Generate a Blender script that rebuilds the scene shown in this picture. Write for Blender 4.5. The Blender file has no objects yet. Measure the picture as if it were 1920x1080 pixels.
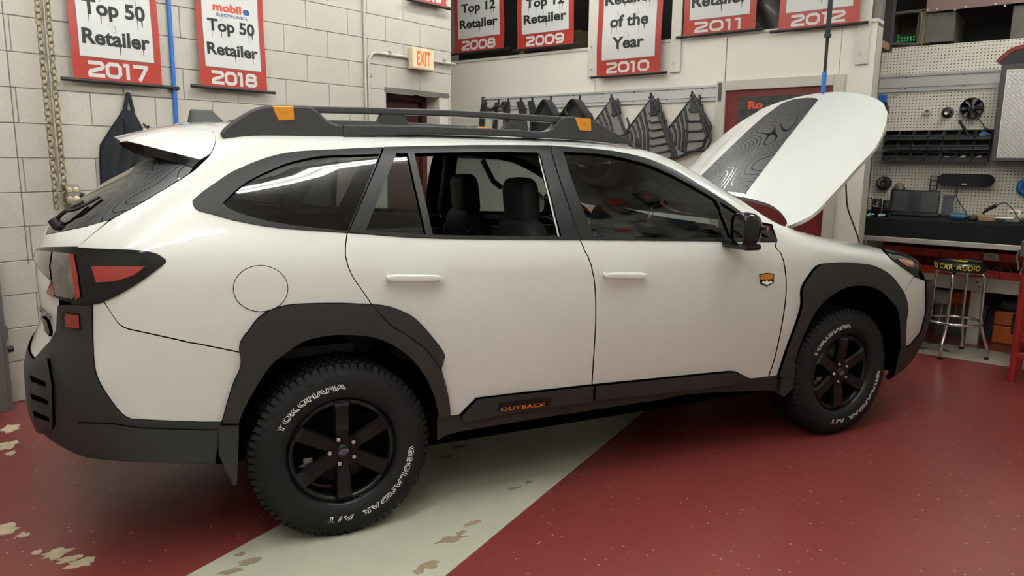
import bpy, bmesh, math, random
import numpy as np
from mathutils import Vector, Matrix, Quaternion
from mathutils.bvhtree import BVHTree
from mathutils.geometry import delaunay_2d_cdt
random.seed(7)
SC = bpy.context.scene
COL = SC.collection
PI = math.pi
R = math.radians

# ------------------------------------------------------------------ camera
F = 1381.6
CAM = np.array([-.590, -3.639, 1.496])
YAW, PIT, ROL = R(25.526), R(9.928), R(.657)
_f = np.array([math.sin(YAW)*math.cos(PIT), math.cos(YAW)*math.cos(PIT), -math.sin(PIT)])
_r = np.array([math.cos(YAW), -math.sin(YAW), 0.]); _u = np.cross(_r, _f)
CR = _r*math.cos(ROL)+_u*math.sin(ROL); CU = _u*math.cos(ROL)-_r*math.sin(ROL); CF = _f
cam_d = bpy.data.cameras.new('camera'); cam = bpy.data.objects.new('camera', cam_d); COL.objects.link(cam)
cam_d.sensor_width = 36; cam_d.lens = F/1920*36; cam_d.clip_start = .05
cam.matrix_world = Matrix(((CR[0], CU[0], -CF[0], CAM[0]), (CR[1], CU[1], -CF[1], CAM[1]), (CR[2], CU[2], -CF[2], CAM[2]), (0, 0, 0, 1)))
SC.camera = cam
# room axes: U runs along the block wall away from the camera, V along the back wall to the right
AR = R(25.22)
U = np.array([math.cos(AR), math.sin(AR), 0]); V = np.array([math.sin(AR), -math.cos(AR), 0])
WL = -2.022      # block wall plane (v)
UB = 4.3         # drywall back wall plane (u)
UP = 5.5         # pegboard plane (u)
UBF = 4.55       # bench front plane (u)
CEIL = 3.9
def ray(x, y): return CF+CR*(x-960)/F+CU*(540-y)/F
def at_u(x, y, u): d = ray(x, y); return CAM+d*((u-CAM@U)/(d@U))
def at_v(x, y, v): d = ray(x, y); return CAM+d*((v-CAM@V)/(d@V))
def at_z(x, y, z): d = ray(x, y); return CAM+d*((z-CAM[2])/d[2])
def at_y(x, y, Y): d = ray(x, y); return CAM+d*((Y-CAM[1])/d[1])
def bw(x, y, u=UB): p = at_u(x, y, u); return float(p@V), float(p[2])      # -> (v, z) on a plane parallel to the back wall
def lw(x, y, v=WL): p = at_v(x, y, v); return float(p@U), float(p[2])      # -> (u, z) on a plane parallel to the block wall
def uv(u, v, z=0.): p = U*u+V*v; return Vector((p[0], p[1], z))
RB = AR-PI/2     # rotation of things facing along the back wall: local x = V, local y = U
RL = AR          # rotation of things on the block wall: local x = U, local y = -V

# ------------------------------------------------------------------ world, exposure
W = bpy.data.worlds.new('world'); SC.world = W; W.use_nodes = True
W.node_tree.nodes['Background'].inputs[0].default_value = (.9, .92, 1, 1)
W.node_tree.nodes['Background'].inputs[1].default_value = .05
SC.view_settings.view_transform = 'Standard'; SC.view_settings.look = 'None'
SC.view_settings.gamma = 1; SC.view_settings.use_curve_mapping = False
SC.view_settings.exposure = 0.58
LAMP_POWER = 30.0          # radiance of the bare fluorescent tubes
LAMP_COL = (.965, 1.0, .955)
# unseen fluorescent strips on the ceiling, several added to brighten drywall, pegboard and doors: centre (u, v), length
FIXTURES = [(-1.5, -.3, 2.4), (1.2, -.4, 2.4), (3.2, -1.25, 2.0), (-2.4, 1.75, 2.4), (.2, 1.75, 2.4), (-2.7, 3.0, 2.4), (.75, 3.0, 1.2), (4.0, 2.75, 2.4)]
# ------------------------------------------------------------------ materials
MATS = {}
def mat(name, col, rough=.5, metal=0., spec=.5, coat=0., noise=0., nscale=8., bump=0., bscale=40., emit=0., coat_rough=.05, alpha=1.):
    if name in MATS: return MATS[name]
    m = bpy.data.materials.new(name); m.use_nodes = True; nt = m.node_tree; b = nt.nodes['Principled BSDF']
    c = (*col, 1)
    b.inputs['Base Color'].default_value = c; b.inputs['Roughness'].default_value = rough; b.inputs['Metallic'].default_value = metal
    b.inputs['Specular IOR Level'].default_value = spec; b.inputs['Coat Weight'].default_value = coat; b.inputs['Coat Roughness'].default_value = coat_rough
    if emit: b.inputs['Emission Color'].default_value = c; b.inputs['Emission Strength'].default_value = emit
    if noise or bump:
        tc = nt.nodes.new('ShaderNodeTexCoord')
    if noise:
        n = nt.nodes.new('ShaderNodeTexNoise'); n.inputs['Scale'].default_value = nscale; n.inputs['Detail'].default_value = 5
        nt.links.new(tc.outputs['Object'], n.inputs['Vector'])
        mx = nt.nodes.new('ShaderNodeMix'); mx.data_type = 'RGBA'
        mx.inputs[6].default_value = (*[v*(1-noise) for v in col], 1); mx.inputs[7].default_value = (*[min(1, v*(1+noise)) for v in col], 1)
        nt.links.new(n.outputs['Fac'], mx.inputs[0]); nt.links.new(mx.outputs[2], b.inputs['Base Color'])
    if bump:
        n2 = nt.nodes.new('ShaderNodeTexNoise'); n2.inputs['Scale'].default_value = bscale; n2.inputs['Detail'].default_value = 4
        nt.links.new(tc.outputs['Object'], n2.inputs['Vector'])
        bp = nt.nodes.new('ShaderNodeBump'); bp.inputs['Strength'].default_value = bump; bp.inputs['Distance'].default_value = .01
        nt.links.new(n2.outputs['Fac'], bp.inputs['Height']); nt.links.new(bp.outputs['Normal'], b.inputs['Normal'])
    MATS[name] = m; return m
def N(nt, t, **kw):
    n = nt.nodes.new(t)
    for k, v in kw.items():
        if k.startswith('i_'): n.inputs[int(k[2:]) if k[2:].isdigit() else k[2:].replace('_', ' ')].default_value = v
        else: setattr(n, k, v)
    return n
def math_node(nt, op, a, b=None, c=None):
    n = nt.nodes.new('ShaderNodeMath'); n.operation = op
    for i, v in enumerate((a, b, c)):
        if v is None: continue
        if hasattr(v, 'links'): nt.links.new(v, n.inputs[i])
        else: n.inputs[i].default_value = v
    return n.outputs[0]
def mix_col(nt, fac, a, b):
    n = nt.nodes.new('ShaderNodeMix'); n.data_type = 'RGBA'
    for i, v in ((0, fac), (6, a), (7, b)):
        if hasattr(v, 'links'): nt.links.new(v, n.inputs[i])
        else: n.inputs[i].default_value = v if i == 0 else (*v, 1)
    return n.outputs[2]
def glass_mat(name, tint, refl=1.0, rough=0.0):
    m = bpy.data.materials.new(name); m.use_nodes = True; nt = m.node_tree; nt.nodes.clear()
    o = N(nt, 'ShaderNodeOutputMaterial'); t = N(nt, 'ShaderNodeBsdfTransparent'); t.inputs[0].default_value = (*tint, 1)
    g = N(nt, 'ShaderNodeBsdfGlossy'); g.inputs['Roughness'].default_value = rough; g.inputs[0].default_value = (refl, refl, refl, 1)
    fr = N(nt, 'ShaderNodeFresnel'); fr.inputs[0].default_value = 1.5
    mx = N(nt, 'ShaderNodeMixShader'); nt.links.new(fr.outputs[0], mx.inputs[0]); nt.links.new(t.outputs[0], mx.inputs[1]); nt.links.new(g.outputs[0], mx.inputs[2])
    nt.links.new(mx.outputs[0], o.inputs[0]); MATS[name] = m; return m

M = {}
M['paint'] = mat('white_paint', (.622, .636, .624), rough=.28, coat=1.0, coat_rough=.03)
M['clad'] = mat('black_cladding', (.022, .024, .024), rough=.52, spec=.45, bump=.05, bscale=900)
M['gloss_black'] = mat('gloss_black', (.004, .004, .0045), rough=.10, spec=.42)
M['satin_black'] = mat('satin_black', (.009, .009, .0095), rough=.36, spec=.32)
M['dark'] = mat('dark_void', (.0018, .0018, .0018), rough=.9, spec=.0)
M['rail'] = mat('rail_black', (.028, .029, .031), rough=.5, bump=.04, bscale=700)
M['copper'] = mat('copper_paint', (.72, .30, .035), rough=.32, metal=.55)
M['tyre'] = mat('tyre_rubber', (.0085, .0085, .0085), rough=.72, spec=.3, noise=.25, nscale=14)
M['rim'] = mat('rim_black', (.0045, .0045, .005), rough=.30, spec=.38)
M['letter_white'] = mat('letter_white', (.85, .84, .80), rough=.6)
M['steel'] = mat('steel', (.42, .40, .37), rough=.38, metal=.9, noise=.2, nscale=20)
M['chrome'] = mat('chrome', (.75, .74, .72), rough=.12, metal=1.)
M['brass'] = mat('chain_brass', (.33, .26, .15), rough=.42, metal=.8)
M['seat'] = mat('seat_fabric', (.014, .014, .015), rough=.75, bump=.12, bscale=500)
M['seat_grey'] = mat('seat_grey', (.03, .027, .026), rough=.8)
M['interior'] = mat('interior_plastic', (.010, .010, .011), rough=.65)
M['headliner'] = mat('headliner', (.02, .02, .02), rough=.9)
M['red_lens'] = mat('red_lens', (.28, .012, .008), rough=.12, coat=1., noise=.3, nscale=60)
M['clear_lens'] = mat('clear_lens', (.26, .25, .25), rough=.08, metal=.85, coat=1., noise=.7, nscale=26)  # mottled base colour stands in for varied reflections in the lens
M['amber_lens'] = mat('amber_lens', (.30, .075, .01), rough=.14, coat=1., noise=.3, nscale=50)
M['glass_tint'] = glass_mat('tinted_glass', (.10, .105, .105))
M['glass_front'] = glass_mat('front_glass', (.30, .36, .34))
M['glass_clear'] = glass_mat('clear_glass', (.62, .70, .67))
M['mirror'] = mat('mirror_glass', (.6, .6, .6), rough=.02, metal=1.)
M['wall'] = mat('wall_paint', (.55, .515, .46), rough=.55, noise=.05, nscale=2.5, bump=.12, bscale=60)
M['block'] = mat('block_paint', (.445, .415, .37), rough=.48, noise=.06, nscale=3, bump=.30, bscale=45)
M['mortar'] = mat('mortar_paint', (.43, .405, .36), rough=.6, bump=.2, bscale=50)
M['drywall'] = mat('drywall_paint', (.72, .68, .62), rough=.5, noise=.04, nscale=2, bump=.05, bscale=40)
M['trim'] = mat('trim_paint', (.56, .53, .48), rough=.45, noise=.05)
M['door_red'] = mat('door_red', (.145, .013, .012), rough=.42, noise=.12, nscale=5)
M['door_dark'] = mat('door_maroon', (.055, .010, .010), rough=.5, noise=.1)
M['banner_red'] = mat('banner_red', (.36, .035, .024), rough=.38, spec=.45, noise=.04)
M['banner_white'] = mat('banner_white', (.53, .53, .525), rough=.42)
M['ink'] = mat('ink_black', (.012, .012, .012), rough=.6)
M['ink_blue'] = mat('ink_blue', (.03, .07, .25), rough=.5)
M['ink_red'] = mat('ink_red', (.55, .06, .03), rough=.5)
M['black'] = mat('plain_black', (.012, .012, .013), rough=.5)
M['rubber'] = mat('mat_rubber', (.028, .028, .030), rough=.55, noise=.15)
M['conduit'] = mat('conduit_paint', (.44, .415, .37), rough=.45)
M['blue'] = mat('blue_paint', (.02, .13, .45), rough=.4)
M['bin_black'] = mat('bin_black', (.032, .034, .033), rough=.5)
M['bin_red'] = mat('bin_red', (.52, .045, .028), rough=.45)
M['carpet'] = mat('bench_carpet', (.020, .021, .020), rough=.95, spec=.1, noise=.5, nscale=260, bump=.8, bscale=400)
M['alu'] = mat('aluminium_edge', (.60, .58, .54), rough=.35, metal=.6)
M['white_wood'] = mat('white_wood', (.50, .475, .43), rough=.6, noise=.1, nscale=12)
M['wood'] = mat('raw_wood', (.27, .165, .09), rough=.7, noise=.35, nscale=9)
M['board'] = mat('card_board', (.20, .145, .09), rough=.8, noise=.2)
M['concrete'] = mat('concrete_dark', (.13, .125, .11), rough=.85, noise=.25, nscale=6)
M['mauve'] = mat('mauve_panel', (.22, .135, .13), rough=.5, noise=.06)
M['green'] = mat('green_spool', (.02, .42, .15), rough=.45)
M['navy'] = mat('navy_cloth', (.012, .014, .019), rough=.9, noise=.35, nscale=14, bump=.3, bscale=60)
M['cream'] = mat('cream_plastic', (.62, .52, .36), rough=.45)
M['exit_red'] = mat('exit_red', (.95, .10, .02), rough=.5, emit=.5)
M['grey_metal'] = mat('grey_metal', (.16, .155, .145), rough=.5, metal=.4, noise=.15)
M['slat'] = mat('slat_rail', (.47, .465, .46), rough=.45)
M['grey_plastic'] = mat('grey_plastic', (.075, .075, .078), rough=.5)
M['orange'] = mat('orange_plastic', (.55, .12, .015), rough=.45)
M['white_plastic'] = mat('white_plastic', (.62, .61, .58), rough=.4)
M['yellow'] = mat('yellow_print', (.62, .52, .03), rough=.5)
M['teal'] = mat('teal_print', (.16, .42, .44), rough=.5)
M['red_paint'] = mat('red_steel', (.28, .016, .014), rough=.35)
M['screen'] = mat('laptop_screen', (.010, .010, .011), rough=.25)
M['clear_plastic'] = glass_mat('clear_plastic', (.78, .80, .80))
M['light_tube'] = mat('light_tube', LAMP_COL, emit=LAMP_POWER)
M['blue_tape'] = mat('blue_tape', (.03, .16, .50), rough=.6)
M['strap'] = mat('strap_web', (.018, .019, .021), rough=.8, noise=.3, nscale=90)

def contour_mat(name, dark, line, scale, rings, off=(0, 0, 0), width=.0012, gloss=.3):
    """satin film with printed contour lines of even width"""
    m = bpy.data.materials.new(name); m.use_nodes = True; nt = m.node_tree; b = nt.nodes['Principled BSDF']
    tc = N(nt, 'ShaderNodeTexCoord'); eps = .003; vals = []
    for d in ((0, 0, 0), (eps, 0, 0), (0, eps, 0), (0, 0, eps)):
        mp = N(nt, 'ShaderNodeMapping'); mp.inputs['Location'].default_value = tuple(o+e for o, e in zip(off, d)); nt.links.new(tc.outputs['Object'], mp.inputs[0])
        n = N(nt, 'ShaderNodeTexNoise'); n.inputs['Scale'].default_value = scale; n.inputs['Detail'].default_value = 0.; n.inputs['Distortion'].default_value = .1
        nt.links.new(mp.outputs[0], n.inputs['Vector']); vals.append(n.outputs['Fac'])
    g = None
    for v in vals[1:]:
        d = math_node(nt, 'SUBTRACT', v, vals[0]); d = math_node(nt, 'MULTIPLY', d, d); g = d if g is None else math_node(nt, 'ADD', g, d)
    g = math_node(nt, 'MAXIMUM', math_node(nt, 'DIVIDE', math_node(nt, 'SQRT', g), eps), .08)
    fr = math_node(nt, 'FRACT', math_node(nt, 'MULTIPLY', vals[0], rings))
    d = math_node(nt, 'ABSOLUTE', math_node(nt, 'SUBTRACT', fr, .5))
    d = math_node(nt, 'DIVIDE', d, math_node(nt, 'MULTIPLY', g, rings))
    ln = math_node(nt, 'LESS_THAN', d, width)
    c = mix_col(nt, ln, dark, line); nt.links.new(c, b.inputs['Base Color'])
    rr = N(nt, 'ShaderNodeMix'); rr.inputs[2].default_value = gloss+.10; rr.inputs[3].default_value = .10
    nt.links.new(ln, rr.inputs[0]); nt.links.new(rr.outputs[0], b.inputs['Roughness']); b.inputs['Specular IOR Level'].default_value = .4
    MATS[name] = m; return m
M['topo'] = contour_mat('contour_decal', (.040, .041, .043), (.003, .003, .003), 3.3, 19.0, off=(.3, .1, 0), width=.0023)
M['topo_fin'] = contour_mat('contour_film', (.045, .048, .050), (.003, .003, .003), 4.6, 19.0, off=(3.1, 1.7, 0), width=.0017)

def floor_mat():
    m = bpy.data.materials.new('epoxy_floor'); m.use_nodes = True; nt = m.node_tree; b = nt.nodes['Principled BSDF']
    tc = N(nt, 'ShaderNodeTexCoord')
    vo = N(nt, 'ShaderNodeTexVoronoi'); vo.inputs['Scale'].default_value = 30; nt.links.new(tc.outputs['Object'], vo.inputs['Vector'])
    sep = N(nt, 'ShaderNodeSeparateColor'); nt.links.new(vo.outputs['Color'], sep.inputs[0])
    pick = math_node(nt, 'GREATER_THAN', sep.outputs[0], .70)
    rad = math_node(nt, 'LESS_THAN', vo.outputs['Distance'], .135)
    fleck = math_node(nt, 'MULTIPLY', pick, rad)
    n = N(nt, 'ShaderNodeTexNoise'); n.inputs['Scale'].default_value = 1.6; n.inputs['Detail'].default_value = 6; nt.links.new(tc.outputs['Object'], n.inputs['Vector'])
    red = mix_col(nt, n.outputs['Fac'], (.165, .030, .028), (.215, .038, .034))
    # painted-off chips where bare concrete shows, near the wall side
    n2 = N(nt, 'ShaderNodeTexNoise'); n2.inputs['Scale'].default_value = 2.3; n2.inputs['Detail'].default_value = 7; n2.inputs['Roughness'].default_value = .6; nt.links.new(tc.outputs['Object'], n2.inputs['Vector'])
    col = mix_col(nt, fleck, red, (.44, .36, .32))
    nt.links.new(col, b.inputs['Base Color'])
    b.inputs['Roughness'].default_value = .36; b.inputs['Coat Weight'].default_value = .25; b.inputs['Coat Roughness'].default_value = .22
    n3 = N(nt, 'ShaderNodeTexNoise'); n3.inputs['Scale'].default_value = 9; n3.inputs['Detail'].default_value = 5; nt.links.new(tc.outputs['Object'], n3.inputs['Vector'])
    bp = N(nt, 'ShaderNodeBump'); bp.inputs['Strength'].default_value = .22; bp.inputs['Distance'].default_value = .008
    nt.links.new(n3.outputs['Fac'], bp.inputs['Height']); nt.links.new(bp.outputs['Normal'], b.inputs['Normal'])
    return m
M['floor'] = floor_mat()
def stripe_mat(name, base, dirt, chips):
    m = bpy.data.materials.new(name); m.use_nodes = True; nt = m.node_tree; b = nt.nodes['Principled BSDF']
    tc = N(nt, 'ShaderNodeTexCoord')
    n = N(nt, 'ShaderNodeTexNoise'); n.inputs['Scale'].default_value = 3.2; n.inputs['Detail'].default_value = 8; n.inputs['Roughness'].default_value = .62; nt.links.new(tc.outputs['Object'], n.inputs['Vector'])
    f = math_node(nt, 'GREATER_THAN', n.outputs['Fac'], chips)
    n2 = N(nt, 'ShaderNodeTexNoise'); n2.inputs['Scale'].default_value = 7; n2.inputs['Detail'].default_value = 6; nt.links.new(tc.outputs['Object'], n2.inputs['Vector'])
    c0 = mix_col(nt, n2.outputs['Fac'], base, tuple(v*.8 for v in base))
    c = mix_col(nt, f, c0, dirt); nt.links.new(c, b.inputs['Base Color']); b.inputs['Roughness'].default_value = .42
    return m
M['stripe'] = stripe_mat('stripe_paint', (.47, .47, .38), (.22, .17, .115), .70)
M['stripe_worn'] = stripe_mat('worn_stripe_paint', (.42, .38, .31), (.10, .085, .07), .56)
M['chip_dark'] = mat('worn_concrete', (.26, .20, .13), rough=.85, noise=.35, nscale=25)
M['chip'] = mat('bare_concrete', (.46, .38, .27), rough=.8, noise=.3, nscale=25)

def peg_mat(name, base, ax=0):
    m = bpy.data.materials.new(name); m.use_nodes = True; nt = m.node_tree; b = nt.nodes['Principled BSDF']
    tc = N(nt, 'ShaderNodeTexCoord'); sp = N(nt, 'ShaderNodeSeparateXYZ'); nt.links.new(tc.outputs['Object'], sp.inputs[0])
    P = .0254*1.06
    fx = math_node(nt, 'SUBTRACT', math_node(nt, 'FRACT', math_node(nt, 'DIVIDE', sp.outputs[ax], P)), .5)
    fz = math_node(nt, 'SUBTRACT', math_node(nt, 'FRACT', math_node(nt, 'DIVIDE', sp.outputs[2], P)), .5)
    d = math_node(nt, 'ADD', math_node(nt, 'MULTIPLY', fx, fx), math_node(nt, 'MULTIPLY', fz, fz))
    h = math_node(nt, 'LESS_THAN', d, .030)
    c = mix_col(nt, h, base, (.03, .028, .025)); nt.links.new(c, b.inputs['Base Color']); b.inputs['Roughness'].default_value = .5
    return m
M['peg'] = peg_mat('pegboard', (.76, .71, .63)); M['peg_side'] = peg_mat('pegboard_side', (.50, .46, .40), 1)
def plate_mat():
    m = bpy.data.materials.new('diamond_plate'); m.use_nodes = True; nt = m.node_tree; b = nt.nodes['Principled BSDF']
    tc = N(nt, 'ShaderNodeTexCoord'); sp = N(nt, 'ShaderNodeSeparateXYZ'); nt.links.new(tc.outputs['Object'], sp.inputs[0])
    hs = []
    for k, (ox, oz, sgn) in enumerate(((0, 0, 1), (.5, .5, -1))):
        P = .034
        fx = math_node(nt, 'SUBTRACT', math_node(nt, 'FRACT', math_node(nt, 'ADD', math_node(nt, 'DIVIDE', sp.outputs[0], P), ox)), .5)
        fz = math_node(nt, 'SUBTRACT', math_node(nt, 'FRACT', math_node(nt, 'ADD', math_node(nt, 'DIVIDE', sp.outputs[2], P), oz)), .5)
        a = math_node(nt, 'ADD', fx, math_node(nt, 'MULTIPLY', fz, sgn)); c = math_node(nt, 'SUBTRACT', fx, math_node(nt, 'MULTIPLY', fz, sgn))
        d = math_node(nt, 'ADD', math_node(nt, 'MULTIPLY', math_node(nt, 'MULTIPLY', a, a), 2.6), math_node(nt, 'MULTIPLY', math_node(nt, 'MULTIPLY', c, c), 30.))
        hs.append(math_node(nt, 'SUBTRACT', 1.0, math_node(nt, 'MINIMUM', d, 1.0)))
    h = math_node(nt, 'MAXIMUM', hs[0], hs[1])
    bp = N(nt, 'ShaderNodeBump'); bp.inputs['Strength'].default_value = .7; bp.inputs['Distance'].default_value = .003
    nt.links.new(h, bp.inputs['Height']); nt.links.new(bp.outputs['Normal'], b.inputs['Normal'])
    b.inputs['Base Color'].default_value = (.50, .49, .48, 1); b.inputs['Metallic'].default_value = .75; b.inputs['Roughness'].default_value = .38
    return m
M['plate'] = plate_mat()
def tread_grain(): pass

# ------------------------------------------------------------------ mesh helpers
class MB:
    def __init__(s): s.v = []; s.f = []; s.sm = []; s.uv = None
    def add(s, vs, fs, smooth=False, T=None):
        o = len(s.v)
        for p in vs:
            p = Vector(p)
            if T is not None: p = T @ p
            s.v.append(tuple(p))
        for f in fs: s.f.append([i+o for i in f]); s.sm.append(smooth)
        return s
    def box(s, x0, x1, y0, y1, z0, z1, T=None, b=0.):
        if x0 > x1: x0, x1 = x1, x0
        if y0 > y1: y0, y1 = y1, y0
        if z0 > z1: z0, z1 = z1, z0
        if b <= 0:
            vs = [(x, y, z) for x in (x0, x1) for y in (y0, y1) for z in (z0, z1)]
            fs = [(0, 1, 3, 2), (4, 6, 7, 5), (0, 4, 5, 1), (2, 3, 7, 6), (0, 2, 6, 4), (1, 5, 7, 3)]
            return s.add(vs, fs, False, T)
        bm = bmesh.new(); bmesh.ops.create_cube(bm, size=1)
        for v in bm.verts: v.co = Vector(((x0+x1)/2+v.co.x*(x1-x0), (y0+y1)/2+v.co.y*(y1-y0), (z0+z1)/2+v.co.z*(z1-z0)))
        b = min(b, .49*min(x1-x0, y1-y0, z1-z0))
        bmesh.ops.bevel(bm, geom=bm.edges[:], offset=b, segments=2, affect='EDGES', profile=.5)
        s.bm(bm, T); return s
    def bm(s, bm, T=None, smooth=False):
        bm.verts.index_update(); s.add([v.co.copy() for v in bm.verts], [[v.index for v in f.verts] for f in bm.faces], smooth, T); bm.free(); return s
    def prism(s, pts, y0, y1, T=None, smooth=False):
        """polygon in local x,z extruded along y"""
        n = len(pts)
        area = sum(pts[i][0]*pts[(i+1) % n][1]-pts[(i+1) % n][0]*pts[i][1] for i in range(n))
        if area < 0: pts = pts[::-1]
        vs = [(p[0], y0, p[1]) for p in pts]+[(p[0], y1, p[1]) for p in pts]
        fs = [list(range(n)), list(range(2*n-1, n-1, -1))]
        s.add(vs, fs, False, T)
        s.add(vs, [((i+1) % n, i, i+n, (i+1) % n+n) for i in range(n)], smooth, T)
        return s
    def cyl(s, p0, p1, r0, r1=None, n=16, caps=True, T=None, smooth=True):
        r1 = r0 if r1 is None else r1
        p0 = Vector(p0); p1 = Vector(p1); d = (p1-p0).normalized()
        a = d.orthogonal().normalized(); b = d.cross(a)
        vs = []
        for p, r in ((p0, r0), (p1, r1)):
            for i in range(n):
                t = 2*PI*i/n; vs.append(p+a*(r*math.cos(t))+b*(r*math.sin(t)))
        s.add(vs, [(i, (i+1) % n, (i+1) % n+n, i+n) for i in range(n)], smooth, T)
        if caps: s.add(vs, [list(range(n-1, -1, -1)), list(range(n, 2*n))], False, T)
        return s
    def tube(s, pts, r, n=8, closed=False, T=None, caps=True, flat=None):
        pts = [Vector(p) for p in pts]; m = len(pts); vs = []
        prev = None
        for i, p in enumerate(pts):
            if closed: d = pts[(i+1) % m]-pts[i-1]
            else: d = pts[min(i+1, m-1)]-pts[max(i-1, 0)]
            d.normalize()
            if prev is None: a = d.orthogonal().normalized()
            else: a = (prev-d*prev.dot(d)); a = a.normalized() if a.length > 1e-6 else d.orthogonal().normalized()
            prev = a; b = d.cross(a)
            rr = r[i] if isinstance(r, (list, tuple)) else r
            for k in range(n):
                t = 2*PI*k/n; vs.append(p+a*(rr*math.cos(t))+b*(rr*math.sin(t)))
        fs = []
        for i in range(m if closed else m-1):
            for k in range(n):
                fs.append((i*n+k, i*n+(k+1) % n, ((i+1) % m)*n+(k+1) % n, ((i+1) % m)*n+k))
        s.add(vs, fs, True, T)
        if caps and not closed: s.add(vs, [list(range(n-1, -1, -1)), list(range((m-1)*n, m*n))], False, T)
        return s
    def lathe(s, prof, n=48, axis='y', T=None, smooth=True, a0=0., a1=2*PI):
        """prof: list of (radius, position along axis)"""
        full = abs(a1-a0-2*PI) < 1e-6; m = n if full else n+1; vs = []
        for i in range(m):
            t = a0+(a1-a0)*i/n; c, sn = math.cos(t), math.sin(t)
            for (r, h) in prof:
                vs.append((r*c, h, r*sn) if axis == 'y' else (r*c, r*sn, h) if axis == 'z' else (h, r*c, r*sn))
        k = len(prof); fs = []
        for i in range(n):
            j = (i+1) % m
            for q in range(k-1):
                f = (i*k+q, i*k+q+1, j*k+q+1, j*k+q)
                fs.append(f if axis != 'z' else f[::-1])
        return s.add(vs, fs, smooth, T)
    def grid(s, fn, nu, nv, smooth=True, T=None):
        vs = [fn(i/nu, j/nv) for j in range(nv+1) for i in range(nu+1)]
        fs = [(j*(nu+1)+i, j*(nu+1)+i+1, (j+1)*(nu+1)+i+1, (j+1)*(nu+1)+i) for j in range(nv) for i in range(nu)]
        return s.add(vs, fs, smooth, T)
    def mesh(s, name, m=None):
        me = bpy.data.meshes.new(name); me.from_pydata(s.v, [], s.f); me.polygons.foreach_set('use_smooth', s.sm)
        if m is not None: me.materials.append(M[m] if isinstance(m, str) else m)
        me.update(); return me
    def build(s, name, m, parent=None, world=False):
        return link(name, s.mesh(name, m), parent, world)
LOC = {}
def link(name, me, parent=None, world=False):
    o = bpy.data.objects.new(name, me); COL.objects.link(o)
    if parent is not None:
        o.parent = parent
        if world: o.matrix_parent_inverse = LOC[parent.name].inverted()
        LOC[o.name] = LOC[parent.name] if not world else Matrix.Identity(4)
        if world: pass
    else: LOC[o.name] = Matrix.Identity(4)
    return o
def tag(o, label=None, cat=None, group=None, kind=None):
    if label: o['label'] = label
    if cat: o['category'] = cat
    if group: o['group'] = group
    if kind: o['kind'] = kind
    return o
def thing(name, label, cat, loc=(0, 0, 0), rz=0., group=None, kind=None):
    o = bpy.data.objects.new(name, None); COL.objects.link(o); o.empty_display_size = .1
    o.location = loc; o.rotation_euler = (0, 0, rz)
    LOC[o.name] = Matrix.Translation(Vector(loc)) @ Matrix.Rotation(rz, 4, 'Z')
    return tag(o, label, cat, group, kind)
def place(o, loc, rz=0.):
    o.location = loc; o.rotation_euler = (0, 0, rz); LOC[o.name] = Matrix.Translation(Vector(loc)) @ Matrix.Rotation(rz, 4, 'Z'); return o
def copy_tree(o, parent=None):
    c = o.copy(); COL.objects.link(c); c.parent = parent
    for ch in o.children: copy_tree(ch, c)
    return c
def text_mesh(txt, size=1., sx=1., bold=0., extrude=0., outline=0., shear=0., align='CENTER', res=3):
    """text as a mesh in local x (right), z (up), facing -y; returns MB"""
    cu = bpy.data.curves.new('txt', 'FONT'); cu.body = txt; cu.size = size; cu.align_x = align; cu.shear = shear
    cu.resolution_u = res; cu.offset = bold; cu.extrude = extrude
    if outline: cu.fill_mode = 'NONE'; cu.bevel_depth = outline; cu.bevel_resolution = 1
    ob = bpy.data.objects.new('txt', cu); COL.objects.link(ob)
    me = bpy.data.meshes.new_from_object(ob.evaluated_get(bpy.context.evaluated_depsgraph_get()))
    b = MB(); b.add([(v.co.x*sx, -v.co.z, v.co.y) for v in me.vertices], [list(p.vertices) for p in me.polygons], False)
    bpy.data.objects.remove(ob); bpy.data.curves.remove(cu); bpy.data.meshes.remove(me)
    return b
def bez(pts, n=8, closed=False):
    """Catmull-Rom through 2-d or 3-d points"""
    pts = [Vector(p) if len(p) == 3 else Vector((p[0], p[1], 0)) for p in pts]; m = len(pts); out = []
    for i in range(m if closed else m-1):
        p0 = pts[(i-1) % m] if closed or i > 0 else pts[i]*2-pts[i+1]
        p1 = pts[i]; p2 = pts[(i+1) % m]; p3 = pts[(i+2) % m] if closed or i+2 < m else p2*2-p1
        for k in range(n):
            t = k/n; out.append(.5*((2*p1)+(p2-p0)*t+(2*p0-5*p1+4*p2-p3)*t*t+(3*p1-p0-3*p2+p3)*t**3))
    if not closed: out.append(pts[-1])
    return out
# ================================================================== the room
def struct(name, mb, m, loc=(0, 0, 0), rz=0.):
    o = mb.build(name, m); place(o, loc, rz); return tag(o, kind='structure')
VR = 3.75          # wall behind the camera (v)
UN = -4.4         # wall at the near end (u)
UC = lw(846, 60)[0]           # outside corner of the block wall
VF = -3.9
# floor slab: local x = V, y = U
fl = struct('floor', MB().box(VF-.3, VR+.2, UN-.2, UP+.2, -.1, 0), 'floor', rz=RB)
struct('ceiling', MB().box(VF-.3, VR+.2, UN-.2, UP+.2, CEIL, CEIL+.1), mat('ceiling_paint', (.72, .70, .66), rough=.8), rz=RB)
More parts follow.
